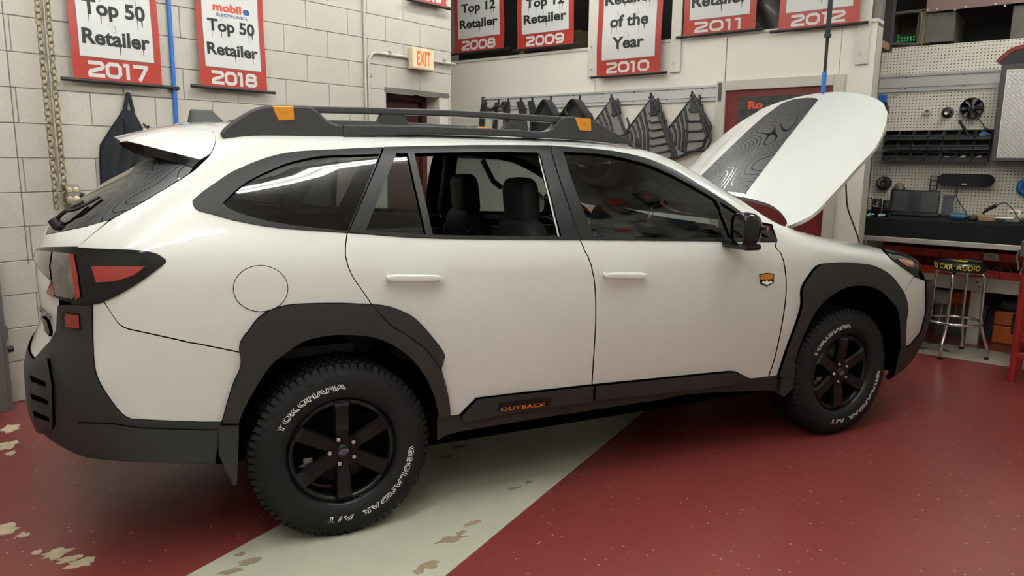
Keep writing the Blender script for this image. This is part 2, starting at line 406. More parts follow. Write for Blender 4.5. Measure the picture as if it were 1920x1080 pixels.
# floor stripes and chipped patches
def floor_poly(name, pts, m, h=.002, parent=fl, lab=None):
    """flat coat of paint on the slab; pts in world xy"""
    a = RB; b = MB(); q = [(p[0]*math.cos(-a)-p[1]*math.sin(-a), p[0]*math.sin(-a)+p[1]*math.cos(-a)) for p in pts]
    n = len(q); ar = sum(q[i][0]*q[(i+1) % n][1]-q[(i+1) % n][0]*q[i][1] for i in range(n))
    if ar < 0: q = q[::-1]
    b.add([(x, y, .0) for x, y in q]+[(x, y, h) for x, y in q], [list(range(n, 2*n))]+[(i, (i+1) % n, (i+1) % n+n, i+n) for i in range(n)])
    o = b.build(name, m, parent); return o
def zf(x, y): p = at_z(x, y, 0); return (p[0], p[1])
e0 = np.array(zf(350, 1080)); e1 = np.array(zf(520, 985)); f0 = np.array(zf(835, 1080)); f1 = np.array(zf(1215, 765))
dv = (f1-f0)/np.linalg.norm(f1-f0)
floor_poly('painted_stripe', [e0-dv*1.6, e0+dv*3.4, f0+dv*3.6, f0-dv*1.6], 'stripe')
floor_poly('painted_stripe', [tuple(uv(4.43, -1.0)[:2]), tuple(uv(4.43, VR)[:2]), tuple(uv(4.92, VR)[:2]), tuple(uv(4.92, -1.0)[:2])], 'stripe_worn')
random.seed(3)
CHIPS = [(18, 805, 26, 8), (15, 835, 24, 9), (20, 850, 10, 5), (12, 995, 30, 12), (42, 1004, 14, 5), (105, 1040, 34, 10), (150, 1058, 40, 10), (70, 1036, 12, 5), (130, 1050, 30, 8),
         (805, 1060, 30, 9), (845, 1012, 34, 8), (885, 982, 16, 5), (785, 1072, 16, 6), (865, 1000, 10, 4), (470, 1055, 26, 7), (435, 1072, 26, 6), (452, 1040, 12, 4), (990, 905, 10, 3), (862, 838, 24, 4), (838, 857, 16, 3), (965, 916, 14, 3)]
for ci, (cx, cy, rx, ry) in enumerate(CHIPS):
    pts = []
    for k in range(14):
        t = 2*PI*k/14; s = random.uniform(.45, 1.15); pts.append(zf(cx+rx*s*math.cos(t)-.25*ry*s*math.sin(t), cy+ry*s*math.sin(t)-.18*rx*s*math.cos(t)))
    floor_poly('paint_chip', pts, 'chip' if ci < 9 else 'chip_dark', h=.0035)

# ---- block wall: local x = U, y = -V (into the wall), z up
TH = .22
DL, DR2 = lw(724, 166)[0], lw(840, 176)[0]; DT = 2.09       # exit doorway
wlb = MB()
wlb.box(UN, DL, .012, TH, 0, CEIL).box(DL, DR2, .012, TH, DT, CEIL).box(DR2, UC, .012, TH, 0, CEIL)
wall_l = struct('wall_left', wlb, 'mortar', loc=uv(0, WL), rz=RL)
BH, BL, ZO = .203, .406, .048
def block_mesh(w, h, d=.012, c=.003, j=.0014):
    b = MB(); x0, x1, z0, z1 = j, w-j, j, h-j
    o = [(x0, d, z0), (x1, d, z0), (x1, d, z1), (x0, d, z1)]; p = [(x0+c, .0, z0+c), (x1-c, .0, z0+c), (x1-c, .0, z1-c), (x0+c, .0, z1-c)]
    m_ = [(x0, .004, z0), (x1, .004, z0), (x1, .004, z1), (x0, .004, z1)]
    b.add(o+m_+p, [(8, 9, 10, 11)]+[(4+i, 4+(i+1) % 4, 8+(i+1) % 4, 8+i) for i in range(4)]+[(i, (i+1) % 4, 4+(i+1) % 4, 4+i) for i in range(4)])
    return b.mesh('wall_block', 'block')
BMESH = {}
def put_block(x0, x1, z0, z1, dy):
    if x1-x0 < .03: return
    key = (round(x1-x0, 3), round(z1-z0, 3))
    if key not in BMESH: BMESH[key] = block_mesh(*key)
    o = bpy.data.objects.new('wall_block', BMESH[key]); COL.objects.link(o); o.parent = wall_l; o.location = (x0, dy, z0)
k = 0; rest = MB()
for row in range(0, 18):
    z0 = ZO+BH*row if row else 0.; z1 = min(ZO+BH*(row+1), CEIL)
    if row == 0: z0 = 0.; z1 = ZO+BH
    x = UC-BL*24-(BL/2 if row % 2 else 0)
    while x < UC-.01:
        a, b_ = max(x, UN), min(x+BL, UC); x += BL
        if b_ <= a: continue
        segs = [(a, b_)]
        if z0 < DT-.02:
            segs = []
            if a < DL: segs.append((a, min(b_, DL)))
            if b_ > DR2: segs.append((max(a, DR2), b_))
        for (s0, s1) in segs:
            near = s1 > -1.3 and z1 < 3.1
            if near: put_block(s0, s1, z0, z1, random.uniform(-.0012, .0012))
            elif s1-s0 > .02: rest.box(s0+.002, s1-.002, 0, .012, z0+.002, z1-.002)
o = rest.build('wall_block', 'block', wall_l); tag(o, kind='stuff')
# return behind the outside corner, near-end wall, wall behind the camera
struct('wall_return', MB().box(-.2, 0, TH, 2.0, 0, CEIL), 'wall', loc=uv(UC, WL), rz=RL)
def room_box(name, u0, u1, v0, v1, z0, z1, m):     # box given in room coordinates
    return struct(name, MB().box(v0, v1, u0, u1, z0, z1), m, rz=RB)
room_box('wall_near', UN-.2, UN, WL-.3, VR+.2, 0, CEIL, 'wall')
room_box('wall_behind', UN, UP+.2, VR, VR+.2, 0, CEIL, 'peg_side')
room_box('wall_far_left', UC-.2, UB+.2, VF-.2, VF, 0, CEIL, 'wall')

# exit doorway in the block wall: recessed maroon door
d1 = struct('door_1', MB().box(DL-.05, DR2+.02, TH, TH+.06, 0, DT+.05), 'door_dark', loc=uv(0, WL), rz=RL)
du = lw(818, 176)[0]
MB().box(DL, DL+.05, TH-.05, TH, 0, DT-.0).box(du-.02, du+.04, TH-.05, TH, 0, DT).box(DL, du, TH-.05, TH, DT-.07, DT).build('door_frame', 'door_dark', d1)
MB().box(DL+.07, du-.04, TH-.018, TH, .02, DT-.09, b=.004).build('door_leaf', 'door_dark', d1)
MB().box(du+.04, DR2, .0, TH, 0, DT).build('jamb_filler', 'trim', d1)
b = MB(); random.seed(5)
xs = [DL-.02+i*(DR2-DL+.03)/14 for i in range(15)]
for i in range(14): b.box(xs[i], xs[i+1], -.002, .015, DT-.028-random.uniform(0, .012), DT+.012)
b.build('lintel_edge', 'concrete', d1)

# ---- back wall (drywall boards), local x = V, y = U
VE = bw(1640, 120)[0]
ZT = bw(1190, 85)[1]      # top of the boards, open loft above
wb = struct('wall_back', MB().box(VF, VE, .014, .16, 0, ZT-.03), 'mortar', loc=uv(UB, 0), rz=RB)
dl, dr = bw(1362, 180)[0], bw(1563, 180)[0]; dt = bw(1470, 165)[1]
seams = [VF, bw(905, 200)[0], bw(1115, 170)[0], dl-.02, bw(1361, 110)[0]+.0, bw(1575, 110)[0], VE]
seams = sorted(seams)
zt_at = {}
for i in range(len(seams)-1):
    a, b_ = seams[i]+.002, seams[i+1]-.002
    if b_-a < .02: continue
    mid = (a+b_)/2; z0 = 0
    if mid > dl-.05 and mid < dr: z0 = dt
    MB().box(a, b_, 0, .014, z0, ZT, b=.002).build('wall_board', 'drywall', wb)
# ledge on the top of the boards
MB().box(VF, VE, -.01, .17, ZT-.004, ZT+.022).build('top_ledge', 'trim', wb)
# end face of the wall beside the work bench
b = MB(); vp = bw(1655, 90, UP)[0]
b.add([(VE, 0, 0), (vp, UP-UB, 0), (vp, UP-UB, CEIL), (VE, 0, CEIL), (VE-.12, .02, 0), (vp-.12, UP-UB, 0), (vp-.12, UP-UB, CEIL), (VE-.12, .02, CEIL)], [(0, 1, 2, 3), (4, 7, 6, 5), (0, 3, 7, 4), (3, 2, 6, 7)])
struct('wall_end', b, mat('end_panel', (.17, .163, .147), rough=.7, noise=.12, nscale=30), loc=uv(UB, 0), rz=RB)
# upper wall on the right over the last post
# loft behind the banners: dark back panel and floor
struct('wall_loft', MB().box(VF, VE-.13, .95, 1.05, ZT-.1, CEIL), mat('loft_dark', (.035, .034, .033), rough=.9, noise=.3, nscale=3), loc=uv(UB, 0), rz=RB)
struct('trim_1', MB().box(VF, VE-.13, .16, .95, ZT-.10, ZT-.04), 'wood', loc=uv(UB, 0), rz=RB)
# posts with bolt heads standing in front of the boards
def post(n, x0, x1, yb, ytop, bolts):
    v0 = bw(x0, yb)[0]; v1 = bw(x1, yb)[0]; zb = bw((x0+x1)/2, yb)[1]
    o = struct('trim_%d' % n, MB().box(v0, v1, -.022, -.001, zb, CEIL, b=.003), 'trim', loc=uv(UB, 0), rz=RB)
    for (bx, by) in bolts:
        bv, bz = bw(bx, by); MB().cyl((bv, -.022, bz), (bv, -.032, bz), .011, .009, n=10).build('bolt_head', 'trim', o)
post(2, 1103, 1121, 144, 0, [(1111, 88), (1110, 130)])
post(3, 1257, 1276, 136, 0, [(1267, 75), (1264, 119)])
post(4, 1602, 1627, 121, 0, [(1617, 53), (1613, 101)])
# filler panel between the posts below the 2010 banner top
a0, a1 = bw(1245, 100)[0], bw(1258, 100)[0]
# ---- door in the back wall
d2 = struct('door_2', MB().box(dl, dr, -.004, .012, 0, dt), 'door_red', loc=uv(UB, 0), rz=RB)
tw = bw(1362, 300)[0]-bw(1352, 300)[0]
cas = MB(); w_ = .085
cas.box(dl-w_, dl, -.028, .0, 0, dt+w_, b=.004).box(dr, dr+w_, -.028, 0, 0, dt+w_, b=.004).box(dl, dr, -.028, 0, dt, dt+w_, b=.004)
cas.build('door_casing', mat('casing_paint', (.46, .44, .385), rough=.5, noise=.08), d2)
# poster on the door
pv0, pz1 = bw(1385, 182); pv1 = bw(1545, 170)[0]
def hex_mat():
    m = bpy.data.materials.new('honeycomb_print'); m.use_nodes = True; nt = m.node_tree; b = nt.nodes['Principled BSDF']
    tc = N(nt, 'ShaderNodeTexCoord'); vo = N(nt, 'ShaderNodeTexVoronoi'); vo.feature = 'DISTANCE_TO_EDGE'; vo.inputs['Scale'].default_value = 70; vo.inputs['Randomness'].default_value = .15
    nt.links.new(tc.outputs['Object'], vo.inputs['Vector'])
    c = mix_col(nt, math_node(nt, 'LESS_THAN', vo.outputs['Distance'], .09), (.012, .012, .013), (.10, .10, .10)); nt.links.new(c, b.inputs['Base Color']); b.inputs['Roughness'].default_value = .3
    return m
po = thing('door_poster', 'black honeycomb poster with red lettering taped on the red door', 'poster', uv(UB, 0), RB)
MB().box(pv0, pv1, -.009, -.005, pz1-.75, pz1).build('sheet', hex_mat(), po)
t = text_mesh('Ro', .085, 1.3, bold=.005); tv, tz = bw(1402, 196)
MB().add(t.v, t.f, False, Matrix.Translation((tv+.07, -.0105, tz-.035))).build('lettering', 'ink_red', po)

# ---- pegboard wall behind the bench
zpt = bw(1780, 82, UP)[1]
peg = struct('wall_pegboard', MB().box(vp-.1, VR, 0, .03, 0, zpt), 'peg', loc=uv(UP, 0), rz=RB)
# slat rail strips on the pegboard
def slat_strip(y0, y1, x0=1648, x1=1868):
    za = bw(1700, y0, UP)[1]; zb = bw(1700, y1, UP)[1]; va = bw(x0, y0, UP)[0]; vb = VR
    h = (za-zb)
    o = thing('slat_rail', None, None, uv(UP, 0), RB); return o, za, zb, va, vb, h
def slat_rail(label, y0, y1, x0, x1, plane=UP, xm=1700, endcap=False, u_off=0.):
    za, zb = bw(xm, y0, plane)[1], bw(xm, y1, plane)[1]; va, vb = bw(x0, (y0+y1)/2, plane)[0], bw(x1, (y0+y1)/2, plane)[0]; h = za-zb
    o = thing('slat_rail', label, 'wall rail', uv(plane, 0), RB)
    prof = [(-.002, zb), (-.020, zb), (-.020, zb+h*.13), (-.010, zb+h*.15), (-.010, zb+h*.22), (-.018, zb+h*.24), (-.018, zb+h*.74), (-.010, zb+h*.76), (-.010, zb+h*.83), (-.022, zb+h*.85), (-.024, zb+h*.97), (-.016, za), (-.002, za)]
    b = MB(); n = len(prof); b.add([(va, y, z) for y, z in prof]+[(vb, y, z) for y, z in prof], [(i, (i+1) % n, (i+1) % n+n, i+n) for i in range(n)]+[list(range(n-1, -1, -1)), list(range(n, 2*n))])
    b.build('rail_body', 'slat', o)
    if endcap:
        for e in (va, vb): MB().box(e-.018, e+.018, -.030, -.002, zb-.012, za+.012, b=.004).build('end_cap', 'grey_plastic', o)
    nsc = max(2, int((vb-va)/.35))
    for i in range(nsc):
        x = va+(vb-va)*(i+.5)/nsc
        for zz in (zb+h*.185, zb+h*.795): MB().cyl((x, -.009, zz), (x, -.013, zz), .006, n=8).build('screw', 'black', o)
    return o, za, zb, va, vb
slat_rail('pale slat rail on the pegboard above the small fan', 139, 172, 1648, 1990)
slat_rail('pale slat rail on the pegboard behind the black bins', 283, 310, 1640, 1990)
# upper storage above the pegboard
zsb = zpt
sh = struct('wall_storage', MB().box(vp-.1, VR, .02, .75, zsb-.03, zsb), 'wood', loc=uv(UP, 0), rz=RB)
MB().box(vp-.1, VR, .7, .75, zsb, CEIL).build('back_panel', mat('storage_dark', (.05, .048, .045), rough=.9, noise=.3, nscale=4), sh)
v_a = bw(1658, 60, UP)[0]
MB().box(v_a-.05, v_a, 0, .06, zsb, CEIL).build('stud', 'wood', sh)
def stone(x0, x1, y0, y1, name='concrete_pier', m='concrete', d0=.02, d1=.5):
    a, zt = bw(x0, y0, UP); c, zb = bw(x1, y1, UP); zb = max(zb, zsb)
    MB().box(a, c, d0, d1, zb, zt, b=.004).build(name, m, sh)
stone(1737, 1785, 25, 76); stone(1900, 2010, 10, 70)
MB().box(bw(1737, 20, UP)[0], VR, -.012, .0, bw(1790, 18, UP)[1], CEIL).build('fascia_panel', 'mauve', sh)
for (x, y) in ((1740, 19), (1758, 17), (1791, 19), (1811, 13), (1867, 8), (1885, 11)):
    a, z = bw(x, y, UP); MB().cyl((a, -.012, z), (a, -.017, z), .008, n=8).build('screw', 'alu', sh)
t = text_mesh('REDI', .10, 1.3, bold=.003); a, z = bw(1870, 0, UP)
MB().add(t.v, t.f, False, Matrix.Translation((a+.2, -.0135, z+.0))).build('lettering', mat('sign_maroon', (.12, .03, .03), rough=.5), sh)

# ---- ceiling fixtures around the lights
for i, (fu, fv, fl_) in enumerate(FIXTURES):
    o = thing('strip_fixture', 'long white fluorescent strip fixture on the ceiling', 'ceiling light', uv(fu, fv, CEIL), RL, 'fluorescent strips on the ceiling')
    MB().prism([(-.11, 0), (.11, 0), (.06, -.07), (-.06, -.07)], -fl_/2, fl_/2, T=Matrix.Rotation(PI/2, 4, 'Z')).build('housing', 'white_plastic', o)
    for s in (-.045, .045): MB().cyl((-fl_/2+.03, s, -.095), (fl_/2-.03, s, -.11), .019, n=10).build('tube', 'light_tube', o)
    for s in (-1, 1): MB().box(s*(fl_/2-.02)-.015, s*(fl_/2-.02)+.015, -.07, .07, -.135, -.06).build('tube_holder', 'white_plastic', o)
# ================================================================== the car
# x forward from the rear axle, right-hand side at negative y
def hermite(xs, ys):
    xs = np.array(xs, float); ys = np.array(ys, float); d = np.diff(ys)/np.diff(xs); m = np.zeros_like(ys)
    m[0] = d[0]; m[-1] = d[-1]
    for i in range(1, len(xs)-1):
        m[i] = 0 if d[i-1]*d[i] <= 0 else 2*d[i-1]*d[i]/(d[i-1]+d[i])
    def f0(x):
        i = int(min(max(np.searchsorted(xs, x)-1, 0), len(xs)-2))
        h = xs[i+1]-xs[i]; t = (x-xs[i])/h
        return float((2*t**3-3*t*t+1)*ys[i]+(t**3-2*t*t+t)*h*m[i]+(-2*t**3+3*t*t)*ys[i+1]+(t**3-t*t)*h*m[i+1])
    lo, hi, nt = float(xs[0]), float(xs[-1]), 1600
    tab = [f0(lo+(hi-lo)*k/nt) for k in range(nt+1)]; sc = nt/(hi-lo)
    def f(x):
        k = (x-lo)*sc
        if k <= 0: return tab[0]
        if k >= nt: return tab[nt]
        i = int(k); return tab[i]+(tab[i+1]-tab[i])*(k-i)
    return f
HS = [.20, .30, .45, .60, .75, .90, 1.02, 1.10, 1.17, 1.30, 1.42, 1.50, 1.55, 1.585, 1.62, 1.70, 1.85, 2.0, 2.2]
fw_ = hermite(HS, [.800, .868, .893, .909, .919, .924, .921, .906, .880, .820, .756, .708, .672, .636, .588, .49, .33, .17, 0])
fz_ = hermite(HS, [.20, .30, .45, .60, .75, .90, 1.02, 1.10, 1.17, 1.30, 1.42, 1.50, 1.545, 1.570, 1.588, 1.612, 1.632, 1.642, 1.645])
fxr = hermite([.20, .32, .42, .55, .68, .78, .86, 1.0, 1.12, 1.2, 1.35, 1.5, 1.6, 2.2], [-.94, -1.04, -1.085, -1.115, -1.11, -1.07, -1.04, -1.045, -1.01, -.94, -.775, -.60, -.52, -.50])
fx0 = hermite([.20, .5, .8, 1.0, 1.2, 1.35, 1.5, 1.6, 2.2], [-.40, -.46, -.50, -.50, -.46, -.38, -.26, -.18, -.15])
fxf = hermite([.20, .35, .5, .65, .78, .88, .96, 1.02, 1.06, 1.10, 1.14, 1.20, 1.35, 1.5, 1.58, 1.62, 1.70, 2.2], [3.56, 3.71, 3.77, 3.79, 3.77, 3.72, 3.66, 3.54, 3.36, 3.02, 2.74, 2.48, 2.17, 1.86, 1.69, 1.57, 1.45, 1.40])
fx1 = hermite([.20, .5, .8, .92, .98, 1.02, 1.06, 1.10, 1.14, 1.20, 1.35, 1.5, 1.58, 1.62, 1.70, 2.2], [2.92, 3.06, 3.04, 2.95, 2.85, 2.7, 2.48, 2.22, 2.10, 1.98, 1.72, 1.42, 1.22, 1.12, 1.0, .95])
fbelt = hermite([.6, 1.15, 1.55], [0, 1, 0])
NR, NF = 3.0, 3.2
def body(q, h):
    """q in [-1,2]: -1 rear centre, 0..1 side, 2 front centre"""
    x0, x1, xr, xf = fx0(h), fx1(h), fxr(h), fxf(h)
    if q < 0:
        ph = (1+q)*PI/2; x = x0-(x0-xr)*max(math.cos(ph), 0)**(2/NR); e = max(math.sin(ph), 0)**(2/NR)
    elif q > 1:
        ph = (2-q)*PI/2; x = x1+(xf-x1)*max(math.cos(ph), 0)**(2/NF); e = max(math.sin(ph), 0)**(2/NF)
    else: x = x0+(x1-x0)*q; e = 1.
    w = fw_(h); z = fz_(h)
    tl = min(max((h-1.1)/.4, 0), 1)
    w *= 1-(.010+.022*tl)*((x-1.15)/1.7)**2
    z += fbelt(h)*(.045-.031*(x+.0))*(1 if h < 2 else 0)
    if h > 1.5: z -= min((h-1.5)/.1, 1)*.020*max(0, (x-.3))**2*.5+min((h-1.5)/.1, 1)*.05*max(0, (-.1-x))**2
    return np.array([x, -w*e, z])
def body_n(q, h):
    a = body(min(q+.004, 2), h)-body(max(q-.004, -1), h); b = body(q, min(h+.004, 2.2))-body(q, max(h-.004, .2))
    n = np.cross(a, b); l = np.linalg.norm(n)
    if l < 1e-9: return np.array([0, 0, 1.])
    n /= l
    return n
# sampled grid for picking
QG = list(np.linspace(-1, 0, 60))+list(np.linspace(0, 1, 120))[1:]+list(np.linspace(1, 2, 60))[1:]
HG = list(np.linspace(.2, 1.14, 48))+list(np.linspace(1.14, 1.62, 36))[1:]+list(np.linspace(1.62, 2.2, 24))[1:]
_nq = len(QG)
_gv = [Vector(body(q, h)) for h in HG for q in QG]
_gf = [(j*_nq+i, j*_nq+i+1, (j+1)*_nq+i+1, (j+1)*_nq+i) for j in range(len(HG)-1) for i in range(_nq-1)]
BV = BVHTree.FromPolygons(_gv, _gf)
def _param(loc, fi):
    j, i = divmod(fi, _nq-1); vs = [_gv[k] for k in _gf[fi]]
    s, t = .5, .5
    for _ in range(6):
        p = vs[0]*((1-s)*(1-t))+vs[1]*(s*(1-t))+vs[2]*(s*t)+vs[3]*((1-s)*t)
        du = (vs[1]-vs[0])*(1-t)+(vs[2]-vs[3])*t; dw = (vs[3]-vs[0])*(1-s)+(vs[2]-vs[1])*s
        e = loc-p; a, b, c = du.dot(du), du.dot(dw), dw.dot(dw); g, k = du.dot(e), dw.dot(e); D = a*c-b*b
        if abs(D) < 1e-14: break
        s = min(max(s+(g*c-k*b)/D, 0), 1); t = min(max(t+(a*k-b*g)/D, 0), 1)
    return QG[i]+(QG[i+1]-QG[i])*s, HG[j]+(HG[j+1]-HG[j])*t
def pick(x, y):
    """photo pixel -> (q, h) on the right-hand body surface"""
    d = Vector(ray(x, y)).normalized(); o = Vector(CAM)
    l, n, fi, dist = BV.ray_cast(o, d)
    if l is not None: return _param(l, fi)
    best = None
    for k in range(160):
        t = 2.2+k*.025; r = BV.find_nearest(o+d*t)
        if best is None or r[3] < best[3]: best = r
    return _param(best[0], best[2])
def curve(pts, n=5):
    return [(p.x, p.y) for p in bez(pts, n)]
def resolve(outline):
    """outline items: (px, py), or ('p', q, h), or ('c', [pixels...]) for a smooth run"""
    out = []; last = None; first = None
    def seg(a, b):
        n = int(math.hypot(b[0]-a[0], b[1]-a[1])/14)
        return [pick(a[0]+(b[0]-a[0])*k/(n+1), a[1]+(b[1]-a[1])*k/(n+1)) for k in range(1, n+1)]
    for it in outline:
        if it[0] == 'p': out.append((it[1], it[2])); last = None; first = first or 'p'; continue
        cs = curve(it[1]) if it[0] == 'c' else [it]
        if last is not None: out += seg(last, cs[0])
        out += [pick(*p) for p in cs]; last = cs[-1]
        if first is None: first = cs[0]
    if last is not None and first != 'p': out += seg(last, first)
    return out
QS = 3.0
def densify(poly, step=.03, closed=True):
    out = []
    n = len(poly)
    for i in range(n if closed else n-1):
        a, b = poly[i], poly[(i+1) % n]; L = math.hypot((b[0]-a[0])*QS, b[1]-a[1]); k = max(1, int(L/step))
        for j in range(k): out.append((a[0]+(b[0]-a[0])*j/k, a[1]+(b[1]-a[1])*j/k))
    return out
def in_poly(p, poly):
    c = False; n = len(poly); j = n-1
    for i in range(n):
        if (poly[i][1] > p[1]) != (poly[j][1] > p[1]) and p[0] < (poly[j][0]-poly[i][0])*(p[1]-poly[i][1])/(poly[j][1]-poly[i][1])+poly[i][0]: c = not c
        j = i
    return c
def in_polys(X, Y, poly):
    c = np.zeros(len(X), bool); n = len(poly); j = n-1
    for i in range(n):
        xi, yi = poly[i]; xj, yj = poly[j]
        if yi != yj: c ^= ((yi > Y) != (yj > Y)) & (X < (xj-xi)*(Y-yi)/(yj-yi)+xi)
        j = i
    return c
def skin(outline, holes=(), off=0., thick=.012, res=.035, surf=None, nrm=None, uvs=None, step=.03, crown=0., mirror_centre=False):
    """surface patch over a region of the body, with returned edges; gives (verts, faces, normals, uv)"""
    surf = surf or body; nrm = nrm or body_n
    rings = [densify(outline, step)]+[densify(h, step) for h in holes]
    pts = []; edges = []
    for rg in rings:
        o = len(pts); pts += [(q*QS, h) for q, h in rg]; edges += [(o+i, o+(i+1) % len(rg)) for i in range(len(rg))]
    q0 = min(p[0] for p in rings[0]); q1 = max(p[0] for p in rings[0]); h0 = min(p[1] for p in rings[0]); h1 = max(p[1] for p in rings[0])
    rs = res/QS*.9; nb = len(pts)
    xs = np.arange(q0+rs/2, q1, rs); hs = np.arange(h0+res/2, h1, res)
    bnd = np.array(pts)
    if len(xs) and len(hs):
        gx, gh = np.meshgrid(xs, hs); gx = gx.ravel(); gh = gh.ravel()
        ok = in_polys(gx, gh, rings[0])
        for r_ in rings[1:]: ok &= ~in_polys(gx, gh, r_)
        gx, gh = gx[ok], gh[ok]
        for s0 in range(0, len(gx), 4000):
            a, b = gx[s0:s0+4000], gh[s0:s0+4000]
            d2 = ((bnd[None, :, 0]-a[:, None]*QS)**2+(bnd[None, :, 1]-b[:, None])**2).min(1)
            pts += [(float(x_)*QS, float(y_)) for x_, y_, d_ in zip(a, b, d2) if d_ > (res*.45)**2]
    vo, eo, fo, ov, oe, of = delaunay_2d_cdt([Vector(p) for p in pts], edges, [], 0, 1e-6)
    fo = [list(f) for f in fo if len(f) == 3]
    cx = np.array([(vo[f[0]].x+vo[f[1]].x+vo[f[2]].x)/3/QS for f in fo]); cy = np.array([(vo[f[0]].y+vo[f[1]].y+vo[f[2]].y)/3 for f in fo])
    ok = in_polys(cx, cy, rings[0])
    for r_ in rings[1:]: ok &= ~in_polys(cx, cy, r_)
    tri = [f for f, k in zip(fo, ok) if k]
    P = []; NN = []; UVc = []
    for v in vo:
        q, h = v.x/QS, v.y; p = surf(q, h); n = nrm(q, h)
        dd = 0.
        if crown:
            dd = crown*min(1, math.sqrt(max(0, float(np.min((bnd[:, 0]-v.x)**2+(bnd[:, 1]-v.y)**2)))/.05)) if crown else 0
        P.append(p+n*(off+dd)); NN.append(n); UVc.append((float(p[0]-.6*p[1]), float(p[2]*1.1-.25*p[1])) if surf is body else (v.x, v.y))
    # boundary edges -> returned flange
    cnt = {}
    for f in tri:
        a, b, c = vo[f[0]], vo[f[1]], vo[f[2]]
        if (b.x-a.x)*(c.y-a.y)-(b.y-a.y)*(c.x-a.x) < 0: f.reverse()
        for i in range(3): cnt[(f[i], f[(i+1) % 3])] = 1
    be = [e for e in cnt if (e[1], e[0]) not in cnt]
    faces = [tuple(f) for f in tri]; smooth = [True]*len(faces)
    if thick:
        for (a, b) in be:
            o = len(P); pa, pb = P[a], P[b]; qa, qb = pa-NN[a]*thick, pb-NN[b]*thick
            nn = np.cross(pb-pa, -(NN[a])); l = np.linalg.norm(nn); nn = nn/l if l > 1e-9 else NN[a]
            P += [pa, pb, qb, qa]; NN += [nn]*4; UVc += [UVc[a], UVc[b], UVc[b], UVc[a]]
            faces.append((o, o+3, o+2, o+1)); smooth.append(False)
    return P, faces, NN, UVc, smooth
def put_skin(name, data, m, parent, mirror=False, both=False):
    P, faces, NN, UVc, sm = data
    P = [np.array(p) for p in P]; NN = [np.array(n) for n in NN]; faces = [tuple(f) for f in faces]
    if mirror or both:
        P2 = [p*np.array([1, -1, 1]) for p in P]; N2 = [n*np.array([1, -1, 1]) for n in NN]; f2 = [f[::-1] for f in faces]
        if mirror: P, NN, faces = P2, N2, f2
        else:
            o = len(P); P = P+P2; NN = NN+N2; faces = faces+[tuple(i+o for i in f) for f in f2]; UVc = UVc+UVc; sm = sm+sm
    me = bpy.data.meshes.new(name); me.from_pydata([tuple(p) for p in P], [], faces); me.polygons.foreach_set('use_smooth', [True]*len(faces))
    me.materials.append(M[m] if isinstance(m, str) else m)
    ul = me.uv_layers.new(name='UVMap')
    for l in me.loops: ul.data[l.index].uv = UVc[l.vertex_index]
    me.normals_split_custom_set_from_vertices([tuple(n) for n in NN]); me.update()
    return link(name, me, parent, True)
CARP = Vector((1.35, 0, 0))
car = thing('station_wagon', 'white station wagon with black cladding and its hood propped open', 'car', CARP)
def panel(name, outline, m, parent=None, mirror=True, holes=(), raw=False, **kw):
    ol = outline if raw else resolve(outline); hl = [h if raw else resolve(h) for h in holes]
    centre = kw.pop('centre', False)
    d = skin(ol, hl, **kw); p = parent or car
    if centre: return put_skin(name, d, m, p, both=True)
    o = put_skin(name, d, m, p)
    if mirror: put_skin(name, d, m, car if parent is None or parent not in MIR else MIR[parent], mirror=True)
    return o
MIR = {}
def panel2(name, outline, m, parent=None, **kw):
    """panel on both flanks; the far one hangs under the mirrored parent"""
    ol = resolve(outline) if not kw.pop('raw', False) else outline; hl = [resolve(h) for h in kw.pop('holes', ())]
    d = skin(ol, hl, **kw); o = put_skin(name, d, m, parent or car); o2 = put_skin(name, d, m, MIR.get(parent, car), mirror=True)
    MIR[o] = o2; return o

# ---------------- outlines traced from the photograph
SEAM_GATE = [(398, 246), (403, 264), (394, 288), (374, 309), (356, 324), (308, 354), (259, 383), (204, 414), (143, 463)]
LAMP_TOP = [(142.6, 464.4), (185, 467), (259, 470), (292.6, 475.6), (311, 487)]
LAMP_LOW = [(311, 487), (307, 496), (259, 531), (222, 553), (194, 566)]
SEAM_BUMP = [(194.4, 566), (207, 586), (222, 607), (237, 616.7), (259, 622), (333, 638), (451, 662)]
ARCH_R_OUT = [(416, 790), (427, 748), (438, 715), (451, 684), (449, 645), (467, 617), (489, 591), (534, 572), (622, 567.5), (696, 570)]
ARCH_R_DOOR = [(696, 570), (724, 573), (752, 582), (781, 599), (817, 640), (831, 662), (830, 672), (825, 690)]
ARCH_R_CUT = [(696, 570), (714, 592), (733, 611), (765, 630), (798, 655), (825, 690)]
ARCH_R_IN = [(446, 830), (448, 785), (460, 757), (481, 720), (506, 683), (539, 656), (571, 637), (608, 628), (650, 625.5), (696, 630), (733, 644), (766, 667), (793, 700), (812, 739), (818, 772), (819, 824)]
ARCH_R_TAIL = [(825, 690), (835, 725), (841, 758), (842, 779)]
DOOR_RR = [(651, 437), (648, 462), (650, 490), (661, 518), (680, 546), (696, 570)]
DOOR_B = [(1087, 449), (1100, 476), (1110, 505), (1116, 545), (1117, 600), (1114, 655), (1110, 720)]
DOOR_F = [(1452, 455), (1466, 482), (1473, 515), (1473, 560), (1464, 620), (1452, 673), (1441, 706)]
FRAME_TOP = [(361, 377), (386, 356), (443, 320), (495, 298), (547, 286), (625, 281), (718, 277), (800, 275), (900, 273.5), (1030, 274), (1120, 281), (1180, 290), (1225, 302.5), (1270, 322.5), (1320, 352.5), (1370, 385), (1408, 412.5), (1440, 433), (1456, 446)]
FRAME_LOW = [(361, 384), (371, 394), (405, 404), (444, 414.6), (521.5, 427.6), (651, 437), (760, 445), (870, 448.5), (1087, 450), (1300, 452), (1440, 454.5), (1454, 452)]
